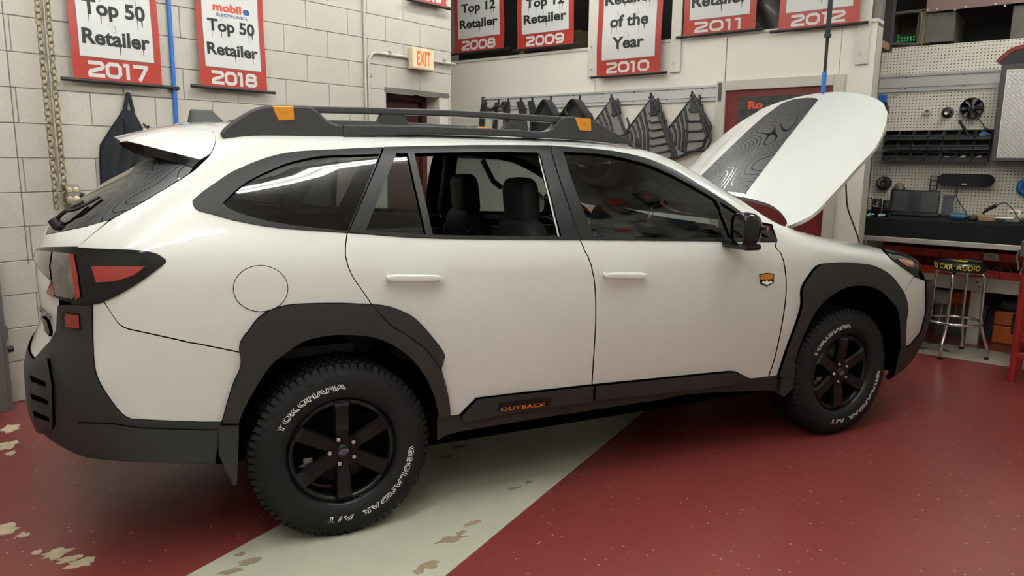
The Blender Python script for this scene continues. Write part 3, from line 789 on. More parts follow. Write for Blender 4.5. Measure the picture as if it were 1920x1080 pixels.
ROOF_LINE = [(398, 246), (412, 252), (500, 248), (700, 243), (900, 240), (1000, 245), (1100, 252), (1190, 266)]
APIL = [('p', 1.36, 1.575), ('p', 1.38, 1.54), ('p', 1.39, 1.48), ('p', 1.40, 1.40), ('p', 1.40, 1.32), ('p', 1.40, 1.25), ('p', 1.40, 1.21)]
APILLAR = [(1190, 266), (1215, 277), (1241, 291), (1297, 322), (1355, 351), (1381, 368), (1412, 391), (1440, 411)]
FENDER_TOP = [(1440, 411), (1478, 427), (1512, 437), (1544, 445.6), (1613, 457), (1650, 467)]
HEADL_LOW = [(1650, 467), (1672, 488), (1691, 502), (1713, 517)]
ARCH_F_OUT = [(1456, 704), (1472, 655), (1491, 603), (1500, 572), (1501, 540), (1519, 510), (1532, 497), (1558, 493), (1587, 492), (1621, 495.5), (1647, 505), (1669, 520), (1684, 538), (1694, 557), (1698, 579), (1695, 599), (1694, 620), (1693, 651)]
ARCH_F_IN = [(1474, 706), (1481, 690), (1493, 650), (1506, 618), (1524, 584), (1543, 562), (1572, 542), (1602, 534.5), (1632, 538), (1654, 551), (1672, 573), (1682, 599), (1684, 658), (1677, 696)]
SILL_WHITE = [(842, 779), (861, 777), (889, 749), (904, 744), (1110, 720), (1366, 695), (1381, 697), (1405, 709), (1441, 706)]
C = lambda l: ('c', l)
def rev(l): return l[::-1]
G = 1.1      # panel gap in pixels
def sh_(l, dx, dy): return [(x+dx, y+dy) for x, y in l]

# quarter panel with the roof side band
qp = panel2('quarter_panel', [C(ROOF_LINE), *APIL, (1446, 420), C(rev(FRAME_TOP)[2:]), C(FRAME_LOW[:6]), C(sh_(DOOR_RR, -G, 0)), C(sh_(rev(ARCH_R_OUT)[:-3], 0, 0)), (449, 659), C(sh_(rev(SEAM_BUMP)[1:], 0, -2.6)), C(rev(LAMP_LOW)), C(rev(LAMP_TOP)), C(sh_(rev(SEAM_GATE), 1.5, 1))], 'paint')
# fuel door
ell = [(488.5+52*math.cos(t), 541+44*math.sin(t)) for t in np.linspace(0, 2*PI, 32, endpoint=False)]
ell2 = [(488.5+50.5*math.cos(t), 541+42.5*math.sin(t)) for t in np.linspace(0, 2*PI, 32, endpoint=False)]
panel('fuel_door_gap', ell, 'dark', qp, mirror=False, holes=[ell2], off=.0012, thick=0, res=.05, step=.01)
fd = panel('fuel_door', ell2, 'paint', qp, mirror=False, off=.0022, thick=.0012, res=.02, step=.01)
# rear bumper: white side insert and black moulding
BUMP_IN = [(174, 571.5), (176, 651), (179.6, 692), (189, 718), (207, 747), (226, 771.5), (241, 782.6), (259, 785.5), (333, 789), (414, 790.5)]
rb = panel2('rear_bumper', [C(BUMP_IN), (408, 868), C([(404, 868), (330, 867), (259, 865), (185, 859), (156, 853), (126, 840), (102, 826), (84, 812)]), ('p', -.84, .445), ('p', -1, .44), ('p', -1, .74), ('p', -.66, .74), (97, 640), (108, 618), (111.5, 572), (141, 571), (163, 573), (174, 571.5)], 'clad', off=.006, thick=.03)
panel2('bumper_insert', [(174, 571.5), (194.4, 567), C(SEAM_BUMP[1:]), C([(451, 663), (452.6, 681), (450, 695.5), (437, 725), (426, 755), (416, 788)]), C(rev(BUMP_IN))], 'paint', rb)
panel2('bumper_valance', [(214, 792), (262, 800), (340, 803), (408, 804), (407, 864), (330, 863), (259, 861), (200, 855), (158, 846), (130, 832), (116, 812), (150, 790)], 'clad', rb, off=.014, thick=.010, res=.03)
# vent slots and reflector in the bumper corner
pad = panel2('corner_pad', [(97, 672), (72, 684), (65, 700), (66, 745), (74, 796), (104, 802), (107, 795), (105, 720)], 'clad', rb, off=.016, thick=.012, res=.03)
for (y0, x0, x1) in ((703, 66, 94), (735, 67, 97), (767, 71, 100)):
    panel2('vent_slot', [(x0, y0), (x1, y0+12), (x1+2, y0+21), (x0+3, y0+11)], 'dark', rb, off=.0172, thick=.001, res=.06)
panel2('reflector_pocket', [(119, 586), (122, 583), (153, 588), (155, 618), (118, 612)], 'gloss_black', rb, off=.0075, thick=.002, res=.06)
panel2('reflector', [(126.5, 587), (152, 590), (153, 615.5), (127, 612)], 'red_lens', rb, off=.0095, thick=.003, res=.06)
# rear wheel arch mouldings
ARi = ARCH_R_IN
panel2('arch_moulding', [C(ARCH_R_OUT), C(ARCH_R_CUT[1:-1]), (824, 691), C(ARCH_R_TAIL), (819, 783), (819, 772), C(rev(ARi)[2:-1]), (447, 790)], 'clad', off=.018, thick=.04, res=.03)
# front arch moulding
panel2('arch_moulding', [C(ARCH_F_OUT), (1684, 656), C(rev(ARCH_F_IN)[2:]), (1474, 706)], 'clad', off=.018, thick=.04, res=.03)
# rear door, front door
rd = panel2('rear_door', [C(sh_(DOOR_RR, G, 0)), C(ARCH_R_DOOR[1:]), C(ARCH_R_TAIL[1:]), C(SILL_WHITE[:5][1:]), (1108, 721), C(sh_(rev(DOOR_B), -G, 0)), C(rev(FRAME_LOW[5:9]))], 'paint')
panel2('door_arch_piece', [C(ARCH_R_DOOR), C(sh_(rev(ARCH_R_CUT)[1:-1], 1.2, -1.2))], 'clad', rd, off=.018, thick=.03, res=.03)
fdoor = panel2('front_door', [C(sh_(DOOR_B, G, 0)), (1112, 720), C(SILL_WHITE[5:]), C(sh_(rev(DOOR_F), -G, 0)), C(rev(FRAME_LOW[8:]))], 'paint')
fen = panel2('front_fender', [C(FENDER_TOP), C(HEADL_LOW), (1693, 550), C(rev(ARCH_F_OUT)[3:]), C(sh_(rev(DOOR_F), G, 0)), (1456, 447), (1447, 419)], 'paint')
# sill and its raised door cladding
SILL_LOW = [(819, 824), (874, 806), (1155, 761), (1230, 750), (1305, 737), (1456, 731)]
panel2('sill_cladding', [(819, 782), (842, 779), (861, 777), (890, 751), (1112, 722), (1366, 698), (1404, 710), (1456, 704), C(rev(SILL_LOW))], 'clad', off=.004, thick=.05, res=.04)
rc = panel2('door_cladding', [(861, 778), C([(889, 749), (904, 744), (1000, 733), (1109, 721)]), (1103, 744), (1090, 752), (960, 770), (880, 786), (866, 786)], 'clad', rd, off=.020, thick=.03, res=.03)
panel2('door_cladding', [(1113, 721), (1240, 708), C([(1366, 695.5), (1381, 697.5), (1405, 709)]), (1366, 720), (1240, 734), (1112, 748)], 'clad', fdoor, off=.020, thick=.03, res=.03)
# front bumper
fb = panel2('front_bumper', [(1713, 519), (1734, 527), (1735, 560), (1734, 588), (1725, 622), (1706, 645.6), (1693, 651), C(rev(ARCH_F_OUT)[1:4]), (1694, 549)], 'paint')
panel2('bumper_moulding', [(1734, 527), (1735, 560), (1734, 588), (1725, 622), (1706, 645.6), (1693, 652), (1684, 657), (1676, 696), ('p', 1.25, .22), ('p', 2, .22), ('p', 2, .78), ('p', 1.72, .80)], 'clad', fb, off=.008, thick=.03, res=.045)
hl = panel2('headlight', [(1651, 466), (1676, 470), (1711.5, 479), (1718, 488), (1723, 522), C(rev(HEADL_LOW)[:-1])], 'gloss_black', off=.004, thick=.03, res=.03)
panel2('turn_signal', [(1679, 486), (1708, 490), (1710, 502), (1697, 499)], 'amber_lens', hl, off=.0065, thick=.002, res=.03)

# tail lamps
tl = panel2('tail_lamp', [(65, 466), (90, 464), C(LAMP_TOP), C(LAMP_LOW[1:]), (163, 572), (141, 570), (111, 559), (91, 546), (99, 527), (78, 505), (65, 485)], 'gloss_black', off=.006, thick=.03, res=.03)
panel2('red_segment', [(174, 500), (274, 500), (252, 516), (218, 527), (183, 529)], 'red_lens', tl, off=.0085, thick=.002, res=.03)
panel2('clear_segment', [(104, 473), (134, 476), (139, 515), (146, 553), (138, 560), (108, 553), (104, 527), (100, 500)], 'clear_lens', tl, off=.0085, thick=.002, res=.03)
panel2('red_segment', [(135, 476), (143, 479), (150, 516), (155, 556), (146, 561), (140, 520)], 'red_lens', tl, off=.010, thick=.003, res=.03)
panel2('clear_segment', [(68, 470), (101, 473), (97, 500), (100, 524), (80, 504), (68, 484)], 'clear_lens', tl, off=.0085, thick=.002, res=.03)
panel2('red_segment', [(90, 548), (104, 530), (107, 552), (104, 557)], 'red_lens', tl, off=.0085, thick=.002, res=.03)

# tailgate, rear glass, side fins
GATE_EDGE = SEAM_GATE[5:]
tg = panel('tailgate', [(63, 467), ('p', -1, 1.07), ('p', -1, 1.215), (87, 440), (110, 436), (163, 425), (204, 413), (146, 462), (90, 463)], 'paint', centre=True, res=.03)
panel('tailgate_lower', [('p', -1, .745), ('p', -.66, .745), (97, 639), (107, 618), (111, 560), (91, 547), (99, 528), (78, 506), (64, 486), (63, 467), ('p', -1, 1.07)], 'paint', tg, centre=True, res=.03)
panel('rear_window', [('p', -1, 1.218), (88, 439), (163, 424), (207, 376), (240, 330), (256, 307), ('p', -.55, 1.52), ('p', -1, 1.52)], 'glass_tint', tg, centre=True, thick=.004, res=.03)
panel('fin_panel', [(256, 307), (265, 284), (300, 296), (361, 315), (354, 325), (308, 354), (259, 383), (204, 412.5), (163, 424), (207, 376), (240, 330)], 'topo_fin', tg, centre=True, res=.025)
# ---------------- greenhouse
QGLASS = [(418, 381), (444, 356), (470, 338), (506, 320), (547, 304.5), (599, 294), (660, 291), (711, 289.5)]
QGLASS_LOW = [(651, 433.5), (599, 429), (521.5, 418.5), (457, 403), (426, 390)]
RDW = [(743, 288.5), (860, 286.5), (1010, 287)]
FGL_TOP = [(1054, 285), (1120, 289.5), (1170, 298), (1220, 312.5), (1270, 335), (1320, 363), (1340, 375)]
qf = panel2('quarter_window', [C(QGLASS), C(QGLASS_LOW)], 'glass_tint', qp, off=-.004, thick=.004, res=.035)
panel2('quarter_window_trim', [C(FRAME_TOP[:7]), C([(716, 279), (700, 322), (675, 380), (652, 436)]), C(rev(FRAME_LOW[:6]))], 'satin_black', qp, holes=[[C(QGLASS), C([(711, 289.5), (690, 340), (651, 433.5)]), C(QGLASS_LOW[1:])]], off=.004, thick=.02, res=.025, step=.015)
# rear door frame
panel2('rear_door_frame', [C([(720, 277), (800, 275), (900, 273.5), (1030, 274)]), C([(1031, 284), (1050, 345), (1086, 446)]), (1086, 450), C(rev(FRAME_LOW[5:8]+[(1086, 450)])[:-1]), (654, 436), C([(677, 382), (702, 324), (717, 287)])], 'satin_black', rd,
       holes=[[(743, 288.5), (764, 288.3), (798, 440), (740, 436.5), (686, 432), (712, 365)], [(776, 288.2), C([(860, 286.5), (940, 286), (1006, 287)]), C([(1012, 292), (1030, 360), (1052, 444)]), (940, 443.5), (811, 441), (795, 370)]], off=.005, thick=.025, res=.025, step=.015)
panel2('rear_vent_glass', [(743, 288), (765, 288), (800, 441), (740, 437), (685, 433), (712, 365)], 'glass_front', rd, off=-.006, thick=.004, res=.04)
panel2('window_channel', [(1009, 288), (1012, 289), (1031, 360), (1050, 443), (1047, 443), (1027, 360)], 'alu', rd, off=-.004, thick=.004, res=.04)
# front door frame and glass
panel2('front_door_frame', [C([(1032, 274), (1120, 281), (1180, 290), (1225, 302.5), (1270, 322.5), (1320, 352.5), (1370, 385), (1408, 412.5), (1440, 433), (1455, 446)]), (1453, 453), (1300, 452), (1089, 450), C([(1087, 446), (1052, 345), (1033, 285)])], 'satin_black', fdoor,
       holes=[[C(FGL_TOP), C([(1341, 376), (1357, 415), (1370, 447)]), (1240, 446.5), C([(1114, 446), (1080, 362), (1054, 285)])], [(1347, 378), C([(1376, 396), (1410, 424), (1438, 446)]), (1378, 447), (1360, 410)]], off=.005, thick=.025, res=.025, step=.015)
panel2('front_window', [C(FGL_TOP), C([(1341, 376), (1357, 415), (1371, 448)]), (1240, 447), C([(1113, 446.5), (1079, 362), (1054, 285)])], 'glass_front', fdoor, off=-.005, thick=.004, res=.04)
panel2('corner_glass', [(1346, 377), C([(1376, 395), (1410, 423), (1440, 447)]), (1377, 448), (1359, 410)], 'glass_tint', fdoor, off=-.004, thick=.004, res=.04)

# roof skin, tailgate header and windshield come straight from the body surface
rl = resolve([C(ROOF_LINE)]); ap = [(q, h) for _, q, h in APIL]
roof_o = [(q, h) for q, h in rl]+[(1.36, 1.575), (1.45, 1.60), (1.7, 1.62), (2, 1.62), (2, 2.2), (-1, 2.2), (-1, 1.595), (-.5, 1.595), (rl[0][0]-.03, rl[0][1]-.012)]
panel('roof', roof_o, 'paint', mirror=False, raw=True, centre=True, res=.04, thick=.01)
ws = [(q, h) for q, h in ap]+[(1.5, 1.19), (2, 1.18), (2, 1.62), (1.7, 1.62), (1.45, 1.60)]
panel('windshield', ws, 'glass_clear', mirror=False, raw=True, centre=True, res=.05, thick=.004, off=-.004)
# dark lining behind the outer panels: keeps the gaps black and closes the cabin
def lining(q0, q1, h0, h1, off, holes=(), name='body_lining', m='dark', res=.08):
    d = skin([(q0, h0), (q1, h0), (q1, h1), (q0, h1)], holes, off=off, thick=0, res=res, step=.05)
    put_skin(name, d, m, car, both=True)
def circ_param(xc, zc, r, n=40):
    out = []
    for t in np.linspace(0, 2*PI, n, endpoint=False):
        x, z = xc+r*math.cos(t), zc+r*math.sin(t); h = max(z, .2); q = (x-fx0(h))/(fx1(h)-fx0(h)); out.append((q, h))
    return out
def arch_hole(px):
    a = resolve([C(px)])
    return a
ri = arch_hole(ARCH_R_IN[1:-1]); fi_ = arch_hole(ARCH_F_IN[1:-1])
lin = [(-1, 1.14), (-1, .44), (ri[0][0], .44)]+ri+[(ri[-1][0], .3), (fi_[0][0], .3)]+fi_+[(fi_[-1][0], .3), (2, .3), (2, .92), (1.4, .97), (1.0, 1.04), (.86, 1.08), (.5, 1.13), (0, 1.12)]
d = skin(lin, [], off=-.022, thick=0, res=.07, step=.04); put_skin('body_lining', d, 'dark', car, both=True)
HGAP = 1.50
d = skin([(-.75, 1.56), (.98, 1.545), (.98, 2.2), (-.75, 2.2)], [], off=-.03, thick=0, res=.08, step=.05); put_skin('headliner', d, 'headliner', car, both=True)
# inner skin of pillar above the quarter window
QI = resolve([C(FRAME_TOP[:7]), C([(716, 279), (700, 322), (675, 380), (652, 436)]), C(rev(FRAME_LOW[:6]))])

# ---------------- roof rails (raised, traced on their own plane)
RY = -.585
def onp(x, y, Y=RY): p = at_y(x, y, Y); return (float(p[0]), float(p[2]))
def rail_half(sgn, name_sfx=None):
    root = car
    def solid(name, px, m, y0=-.028, y1=.028, bevel=.010, par=None):
        pts = [onp(*p) for p in (curve(px, 4) if len(px) > 12 else px)]
        bm = bmesh.new(); vs = [bm.verts.new((p[0], 0, p[1])) for p in pts]; f = bm.faces.new(vs)
        bmesh.ops.recalc_face_normals(bm, faces=bm.faces)
        r_ = bmesh.ops.extrude_face_region(bm, geom=[f]); nv = [g for g in r_['geom'] if isinstance(g, bmesh.types.BMVert)]
        for v in bm.verts: v.co.y = RY+y0
        for v in nv: v.co.y = RY+y1
        bmesh.ops.recalc_face_normals(bm, faces=bm.faces)
        if bevel:
            es = [e for e in bm.edges if len(e.link_faces) == 2 and any(len(fc.verts) > 4 for fc in e.link_faces)]
            bmesh.ops.bevel(bm, geom=es, offset=bevel, segments=2, affect='EDGES', profile=.5, clamp_overlap=True)
        if sgn < 0:
            for v in bm.verts: v.co.y = -v.co.y
            bmesh.ops.reverse_faces(bm, faces=bm.faces)
        b = MB(); b.bm(bm); o = b.build(name, m, par or root, True)
        return o
    root = solid('roof_rail', [(640, 234), (800, 236), (960, 243), (1010, 247), (1010, 260), (960, 256), (800, 252), (640, 258)], 'rail', y0=-.034, y1=.03, bevel=.006)
    solid('rail_foot', [(413, 250), (420, 240), (440, 224), (468, 207), (488, 200), (505, 198), (560, 198), (577, 199), (592, 207), (608, 222), (620, 230), (640, 234), (700, 236), (700, 258), (600, 260), (500, 262), (418, 263)], 'rail')
    solid('rail_foot', [(960, 246), (1010, 247), (1028, 243), (1040, 230), (1050, 221), (1062, 219), (1078, 220), (1110, 228), (1150, 250), (1185, 269), (1120, 265), (1060, 261), (960, 256)], 'rail')
    solid('crossbar', [(576, 199), (700, 202), (860, 207), (1056, 219), (1050, 231), (860, 219), (700, 214.5), (590, 212)], 'rail', y0=-.02, y1=.02, bevel=.005)
    for px in ([(713, 215), (755, 216), (764, 234), (704, 232)], [(951, 225), (981, 227), (988, 243), (942, 241)]): solid('support', px, 'rail', y0=-.022, y1=.022, bevel=.003)
    solid('tie_down_cap', [(508, 199.5), (548, 199.5), (550, 226), (520, 227), (514, 214)], 'copper', y0=-.0315, y1=.030, bevel=.004)
    solid('tie_down_cap', [(1072, 221), (1101, 223), (1102, 246), (1080, 244)], 'copper', y0=-.0315, y1=.030, bevel=.004)
    for cx, cy in ((530, 212), (1088, 234)):
        px = [(cx-8, cy+2), (cx, cy-3), (cx+8, cy+2)]; pts = [(onp(*p)[0], RY-.0322, onp(*p)[1]) for p in px]
        if sgn < 0: pts = [(a, -b_, c_) for a, b_, c_ in pts]
        MB().tube(pts, .0012, n=5).build('cap_mark', mat('copper_mark', (.40, .15, .02), rough=.4, metal=.5), root, True)
    return root
rail_half(1); rail_half(-1)

# ---------------- spoiler over the rear window
def spoiler():
    def B3(x, y, o=.002): q, h = pick(x, y); return Vector(body(q, h)+body_n(q, h)*o)
    # front edge: across the roof, then down the tailgate seam; trailing edge: along the lip to its tip
    seam = [B3(x, y) for x, y in ((404, 264), (394, 288), (376, 300))]
    tip = Vector(at_y(222, 267, -.50)); tip2 = Vector(at_y(237, 264, -.53))
    def on_roof(x, y):
        r_ = BV.ray_cast(Vector((x, y, 2.5)), Vector((0, 0, -1))); return Vector((x, y, r_[0].z+.0015))
    roofe = [on_roof(-.38-.03*(y/.5)**2, y) for y in (-.002, -.12, -.24, -.36, -.46)]
    rc_ = B3(398, 247); Fc = roofe+[rc_]+seam
    Tc_ = [Vector((-.745+.045*(y/.5)**2, y, tip.z+.030-.030*(y/.5)**2)) for y in (0, -.12, -.24, -.36, -.44)]+[tip+Vector((0, .02, .001)), tip, tip+(tip2-tip)*.35, tip2]
    Fs = bez([tuple(v) for v in Fc], 4); Ts = bez([tuple(v) for v in Tc_], 4); n = len(Fs); k = 8
    def row(i):
        f, t = Fs[i], Ts[i]; out = []
        for j in range(k+1):
            s = j/k; p = f.lerp(t, s); side = max(0, (i-16)/(n-17)); bul = math.sin(s*PI)*.012
            out.append(p+Vector((0, -bul*side, bul*(1-side))))
        return out
    rows = [row(i) for i in range(n)]
    vs = [tuple(p) for r_ in rows for p in r_]; fs = [(i*(k+1)+j, i*(k+1)+j+1, (i+1)*(k+1)+j+1, (i+1)*(k+1)+j) for i in range(n-1) for j in range(k)]
    b = MB(); b.add(vs, fs, True); b.add([(x, -y, z) for x, y, z in vs], [f[::-1] for f in fs], True); so = b.build('spoiler', 'paint', tg, True)
    # dark lower lip and underside
    low = [B3(376, 300), B3(361, 315), B3(300, 298), Vector(at_y(281, 292, -.55)), Vector(at_y(233, 277, -.50))]
    up = [rows[-1][0], rows[-1][2], rows[-1][4], rows[-1][6], tip]
    lo_ = [low[1], low[1].lerp(low[4], .33), low[1].lerp(low[4], .62), low[1].lerp(low[4], .85), low[4]]
    vs = [tuple(p) for p in up]+[tuple(p) for p in lo_]; fs = [(i, i+1, i+6, i+5) for i in range(4)]
    # underside strip below the lip across the car
    us = []
    for i in range(0, len(Ts)-8, 2):
        t = Ts[i]; y = t.y; g = Vector((-.56, y*.96, 1.475)); us.append((t, t+Vector((.015, 0, -.018)), t.lerp(g, .55)+Vector((0, 0, -.02)), g))
    us.append((tip, Vector(low[4]), Vector(low[4]).lerp(low[1], .3)+Vector((.02, .03, -.01)), Vector((-.52, -.53, 1.48))))
    b = MB(); b.add(vs, fs, True); b.add([(x, -y, z) for x, y, z in vs], [f[::-1] for f in fs], True)
    w = [tuple(p) for r_ in us for p in r_]; f2 = [(i*4+j, i*4+j+1, (i+1)*4+j+1, (i+1)*4+j) for i in range(len(us)-1) for j in range(3)]
    b.add(w, f2, True); b.add([(x, -y, z) for x, y, z in w], [f[::-1] for f in f2], True)
    b.build('spoiler_lip', 'gloss_black', so, True)
spoiler()
# dark header behind the spoiler closes the gate above the window
d = skin([(-1, 1.50), (-.30, 1.47), (-.20, 1.50), (-.15, 1.54), (-.3, 1.56), (-1, 1.57)], [], off=-.006, thick=0, res=.06); put_skin('gate_header', d, 'satin_black', tg, both=True)
# shark-fin aerial
b = MB(); fp = at_y(430, 212, -.0)
prof = [(-.46, 1.635), (-.50, 1.635), (-.44, 1.66), (-.425, 1.70), (-.41, 1.702), (-.31, 1.675), (-.27, 1.638)]
def fin(u_, v_):
    return None
pts = [(-.37, 1.636, .05), (-.36, 1.65, .036), (-.345, 1.665, .024), (-.335, 1.678, .014), (-.333, 1.686, .006)]
L_ = [(.16, .05), (.15, .036), (.12, .024), (.10, .014), (.085, .006)]
vs = []; nseg = 20
for (zc, (ln, wd), xs) in zip((1.628, 1.65, 1.672, 1.69, 1.697), L_, (-.46, -.455, -.45, -.445, -.44)):
    for i in range(nseg):
        t = 2*PI*i/nseg; x = xs+ln/1.0*(.5-.5*math.cos(t)); y = wd*math.sin(t)*(.7+.3*math.cos(t)); vs.append((x, y, zc))
fs = [(j*nseg+i, j*nseg+(i+1) % nseg, (j+1)*nseg+(i+1) % nseg, (j+1)*nseg+i) for j in range(4) for i in range(nseg)]+[list(range(4*nseg, 5*nseg))]
MB().add(vs, fs, True).build('aerial', 'rail', car, True)

# ---------------- door handles
def handle(x0, x1, yc, par):
    def P3(px, py, o): q, h = pick(px, py); return Vector(body(q, h)+body_n(q, h)*o)
    # shallow scoop behind the grip
    ol = [(x0+32+ (x1-x0-40)*.5*(1+math.cos(t)) , yc+9+ 16*math.sin(t)) for t in np.linspace(0, 2*PI, 24, endpoint=False)]
    panel2('handle_cup', ol, 'paint', par, off=.0006, thick=0, res=.05)
    a, c = P3(x0+4, yc, .030), P3(x1-2, yc+.5, .030)
    for sgn in (1, -1):
        bm = bmesh.new(); bmesh.ops.create_cube(bm, size=1)
        L2 = (c-a).length
        bmesh.ops.bevel(bm, geom=bm.edges[:], offset=.30, segments=4, affect='EDGES', profile=.5)
        ax = (c-a).normalized(); up = Vector((0, 0, 1)); nn = ax.cross(up).normalized(); up = nn.cross(ax).normalized()*1
        for v in bm.verts:
            p = (a+c)/2+ax*(v.co.x*L2*1.03)+up*(v.co.z*.030)+nn*(v.co.y*.022-.012*(v.co.x*2)**4*0)
            v.co = p
        for v in bm.verts:
            pass
        b = MB(); b.bm(bm, smooth=True)
        for e in (a, c): b.cyl(e+ax*(.014 if e is a else -.014), Vector((e.x+(ax*(.014 if e is a else -.014)).x, e.y+.035, e.z)), .011, n=10)
        b.cyl(c-ax*.012, c-ax*.012+nn*.014, .010, n=12)
        if sgn < 0:
            b.v = [(x, -y, z) for x, y, z in b.v]; b.f = [f[::-1] for f in b.f]
        b.build('door_handle', 'paint', par if sgn > 0 else MIR[par], True)
handle(718, 828, 520, rd); handle(1124, 1208, 515.5, fdoor)
# fender badge on the front door
bd = panel('fender_badge', [(1423, 514), (1437, 511.5), (1451, 513), (1450, 530), (1437, 537), (1425, 532)], 'gloss_black', fdoor, mirror=False, off=.003, thick=.003, res=.05)
panel('badge_rim', [(1424.5, 515.5), (1437, 513.5), (1449.5, 514.5), (1449, 523), (1424.8, 524)], 'copper', bd, mirror=False, off=.0034, thick=0, res=.06)
panel('badge_mountain', [(1427, 530), (1431, 526), (1433, 529), (1437, 524.5), (1440, 528.5), (1444, 525.5), (1448, 529.5), (1437, 534)], 'letter_white', bd, mirror=False, off=.0036, thick=0, res=.06)

def text_on_body(txt, px0, px1, m, par, off, name='lettering', sx=1.0, bold=0.):
    """flat lettering following the door surface between two pixels on its baseline"""
    p0 = Vector(body(*pick(*px0))+body_n(*pick(*px0))*off); p1 = Vector(body(*pick(*px1))+body_n(*pick(*px1))*off)
    ax = (p1-p0).normalized(); n = Vector(body_n(*pick((px0[0]+px1[0])/2, (px0[1]+px1[1])/2))); up = n.cross(ax).normalized()
    if up.z < 0: up = -up
    t = text_mesh(txt, .1, sx, bold=bold, align='LEFT'); w = max(v[0] for v in t.v)-min(v[0] for v in t.v); s = (p1-p0).length/w; x0 = min(v[0] for v in t.v)
    b = MB(); b.add([p0+ax*((v[0]-x0)*s)+up*(v[2]*s) for v in t.v], t.f); return b.build(name, m, par, True)
def text_on_px(txt, p0, p1, hpx, m, par, off, up=(0, -1), name='lettering', bold=0.):
    t = text_mesh(txt, .1, 1., bold=bold, align='LEFT', res=2); x0 = min(v[0] for v in t.v); x1 = max(v[0] for v in t.v); z1 = max(v[2] for v in t.v); vs = []
    for v in t.v:
        s = (v[0]-x0)/(x1-x0); k = v[2]/z1*hpx; q, h = pick(p0[0]+(p1[0]-p0[0])*s+up[0]*k, p0[1]+(p1[1]-p0[1])*s+up[1]*k); vs.append(tuple(body(q, h)+body_n(q, h)*off))
    return MB().add(vs, t.f).build(name, m, par, True)
panel('name_plate', [(928, 767), (932, 752), (1024, 741), (1030, 744), (1024, 757)], 'satin_black', rc, mirror=False, off=.0225, thick=.002, res=.05)
text_on_body('OUTBACK', (934, 767), (1019, 757), 'copper', rc, .0238, sx=1.9, bold=.002)
# name script and number plate lamp housing on the tailgate
text_on_px('OUTBACK', (77, 582), (102, 600), 9, 'ink', tg, .006, bold=.003)
panel('plate_housing', [(85, 592), (94, 600), (100, 623), (98, 631), (90, 620)], 'gloss_black', tg, mirror=False, off=.012, thick=.02, res=.05)

# ---------------- door mirror
mc = at_y(1396, 429, -1.02)
def shell(u_, v_):
    th = 2*PI*u_; k = v_
    rx = .5
    return None
b = MB(); rings = []
hw, hh = .088, .074      # half size across the car and in height
for (dx, s) in ((-.045, .90), (-.040, 1.0), (-.01, 1.04), (.03, .98), (.06, .82), (.08, .55), (.088, .2)):
    rg = []
    for i in range(28):
        t = 2*PI*i/28; cx_, cz_ = math.cos(t), math.sin(t)
        y = hw*s*math.copysign(abs(cx_)**.55, cx_); z = hh*s*math.copysign(abs(cz_)**.55, cz_)*(1-.12*(y/hw)); rg.append((mc[0]+dx-.10*(-y/hw)*.35, mc[1]+y, mc[2]+z))
    rings.append(rg)
vs = [p for r_ in rings for p in r_]; n = 28
fs = [(j*n+i, j*n+(i+1) % n, (j+1)*n+(i+1) % n, (j+1)*n+i) for j in range(len(rings)-1) for i in range(n)]+[list(range((len(rings)-1)*n, len(rings)*n))]
b.add(vs, fs, True); mr = b.build('door_mirror', 'gloss_black', car, True)
g = [(p[0]+.006, mc[1]+(p[1]-mc[1])*.96, mc[2]+(p[2]-mc[2])*.96) for p in rings[0]]
MB().add(g, [list(range(n-1, -1, -1))]).build('mirror_glass', 'mirror', mr, True)
MB().box(mc[0]-.03, mc[0]+.06, mc[1]-.06, mc[1]+.12, mc[2]-.098, mc[2]-.066, b=.014).box(mc[0]-.02, mc[0]+.05, mc[1]+.06, mc[1]+.17, mc[2]-.098, mc[2]-.07, b=.01).build('mirror_foot', 'gloss_black', mr, True)
MB().box(mc[0]+.055, mc[0]+.068, mc[1]-.085, mc[1]+.0, mc[2]-.006, mc[2]+.014, b=.004).build('turn_signal', 'clear_lens', mr, True)
mr2 = copy_tree(mr, car); mr2.matrix_parent_inverse = LOC[car.name].inverted(); mr2.scale = (1, -1, 1)

# ---------------- wiper on the rear window
wp = [at_y(*p, -.12) for p in ((96, 402), (112, 392), (150, 380))]
def wpt(x, y, o): q_, h_ = pick(x, y); return Vector(body(q_, h_)+body_n(q_, h_)*o)
q = [wpt(110, 420, .014), wpt(130, 406, .022), wpt(162, 384, .014)]
bb = MB(); bb.tube(bez(q, 8), .007, n=8); bb.cyl(q[0]-Vector((-.01, 0, .02)), q[0]+Vector((-.01, 0, .01)), .022, .018, n=14); bb.tube(bez([q[1]+Vector((0, .01, .004)), wpt(150, 398, .016), wpt(190, 372, .008)], 8), .006, n=6)
bb.build('rear_wiper', 'black', tg, True)
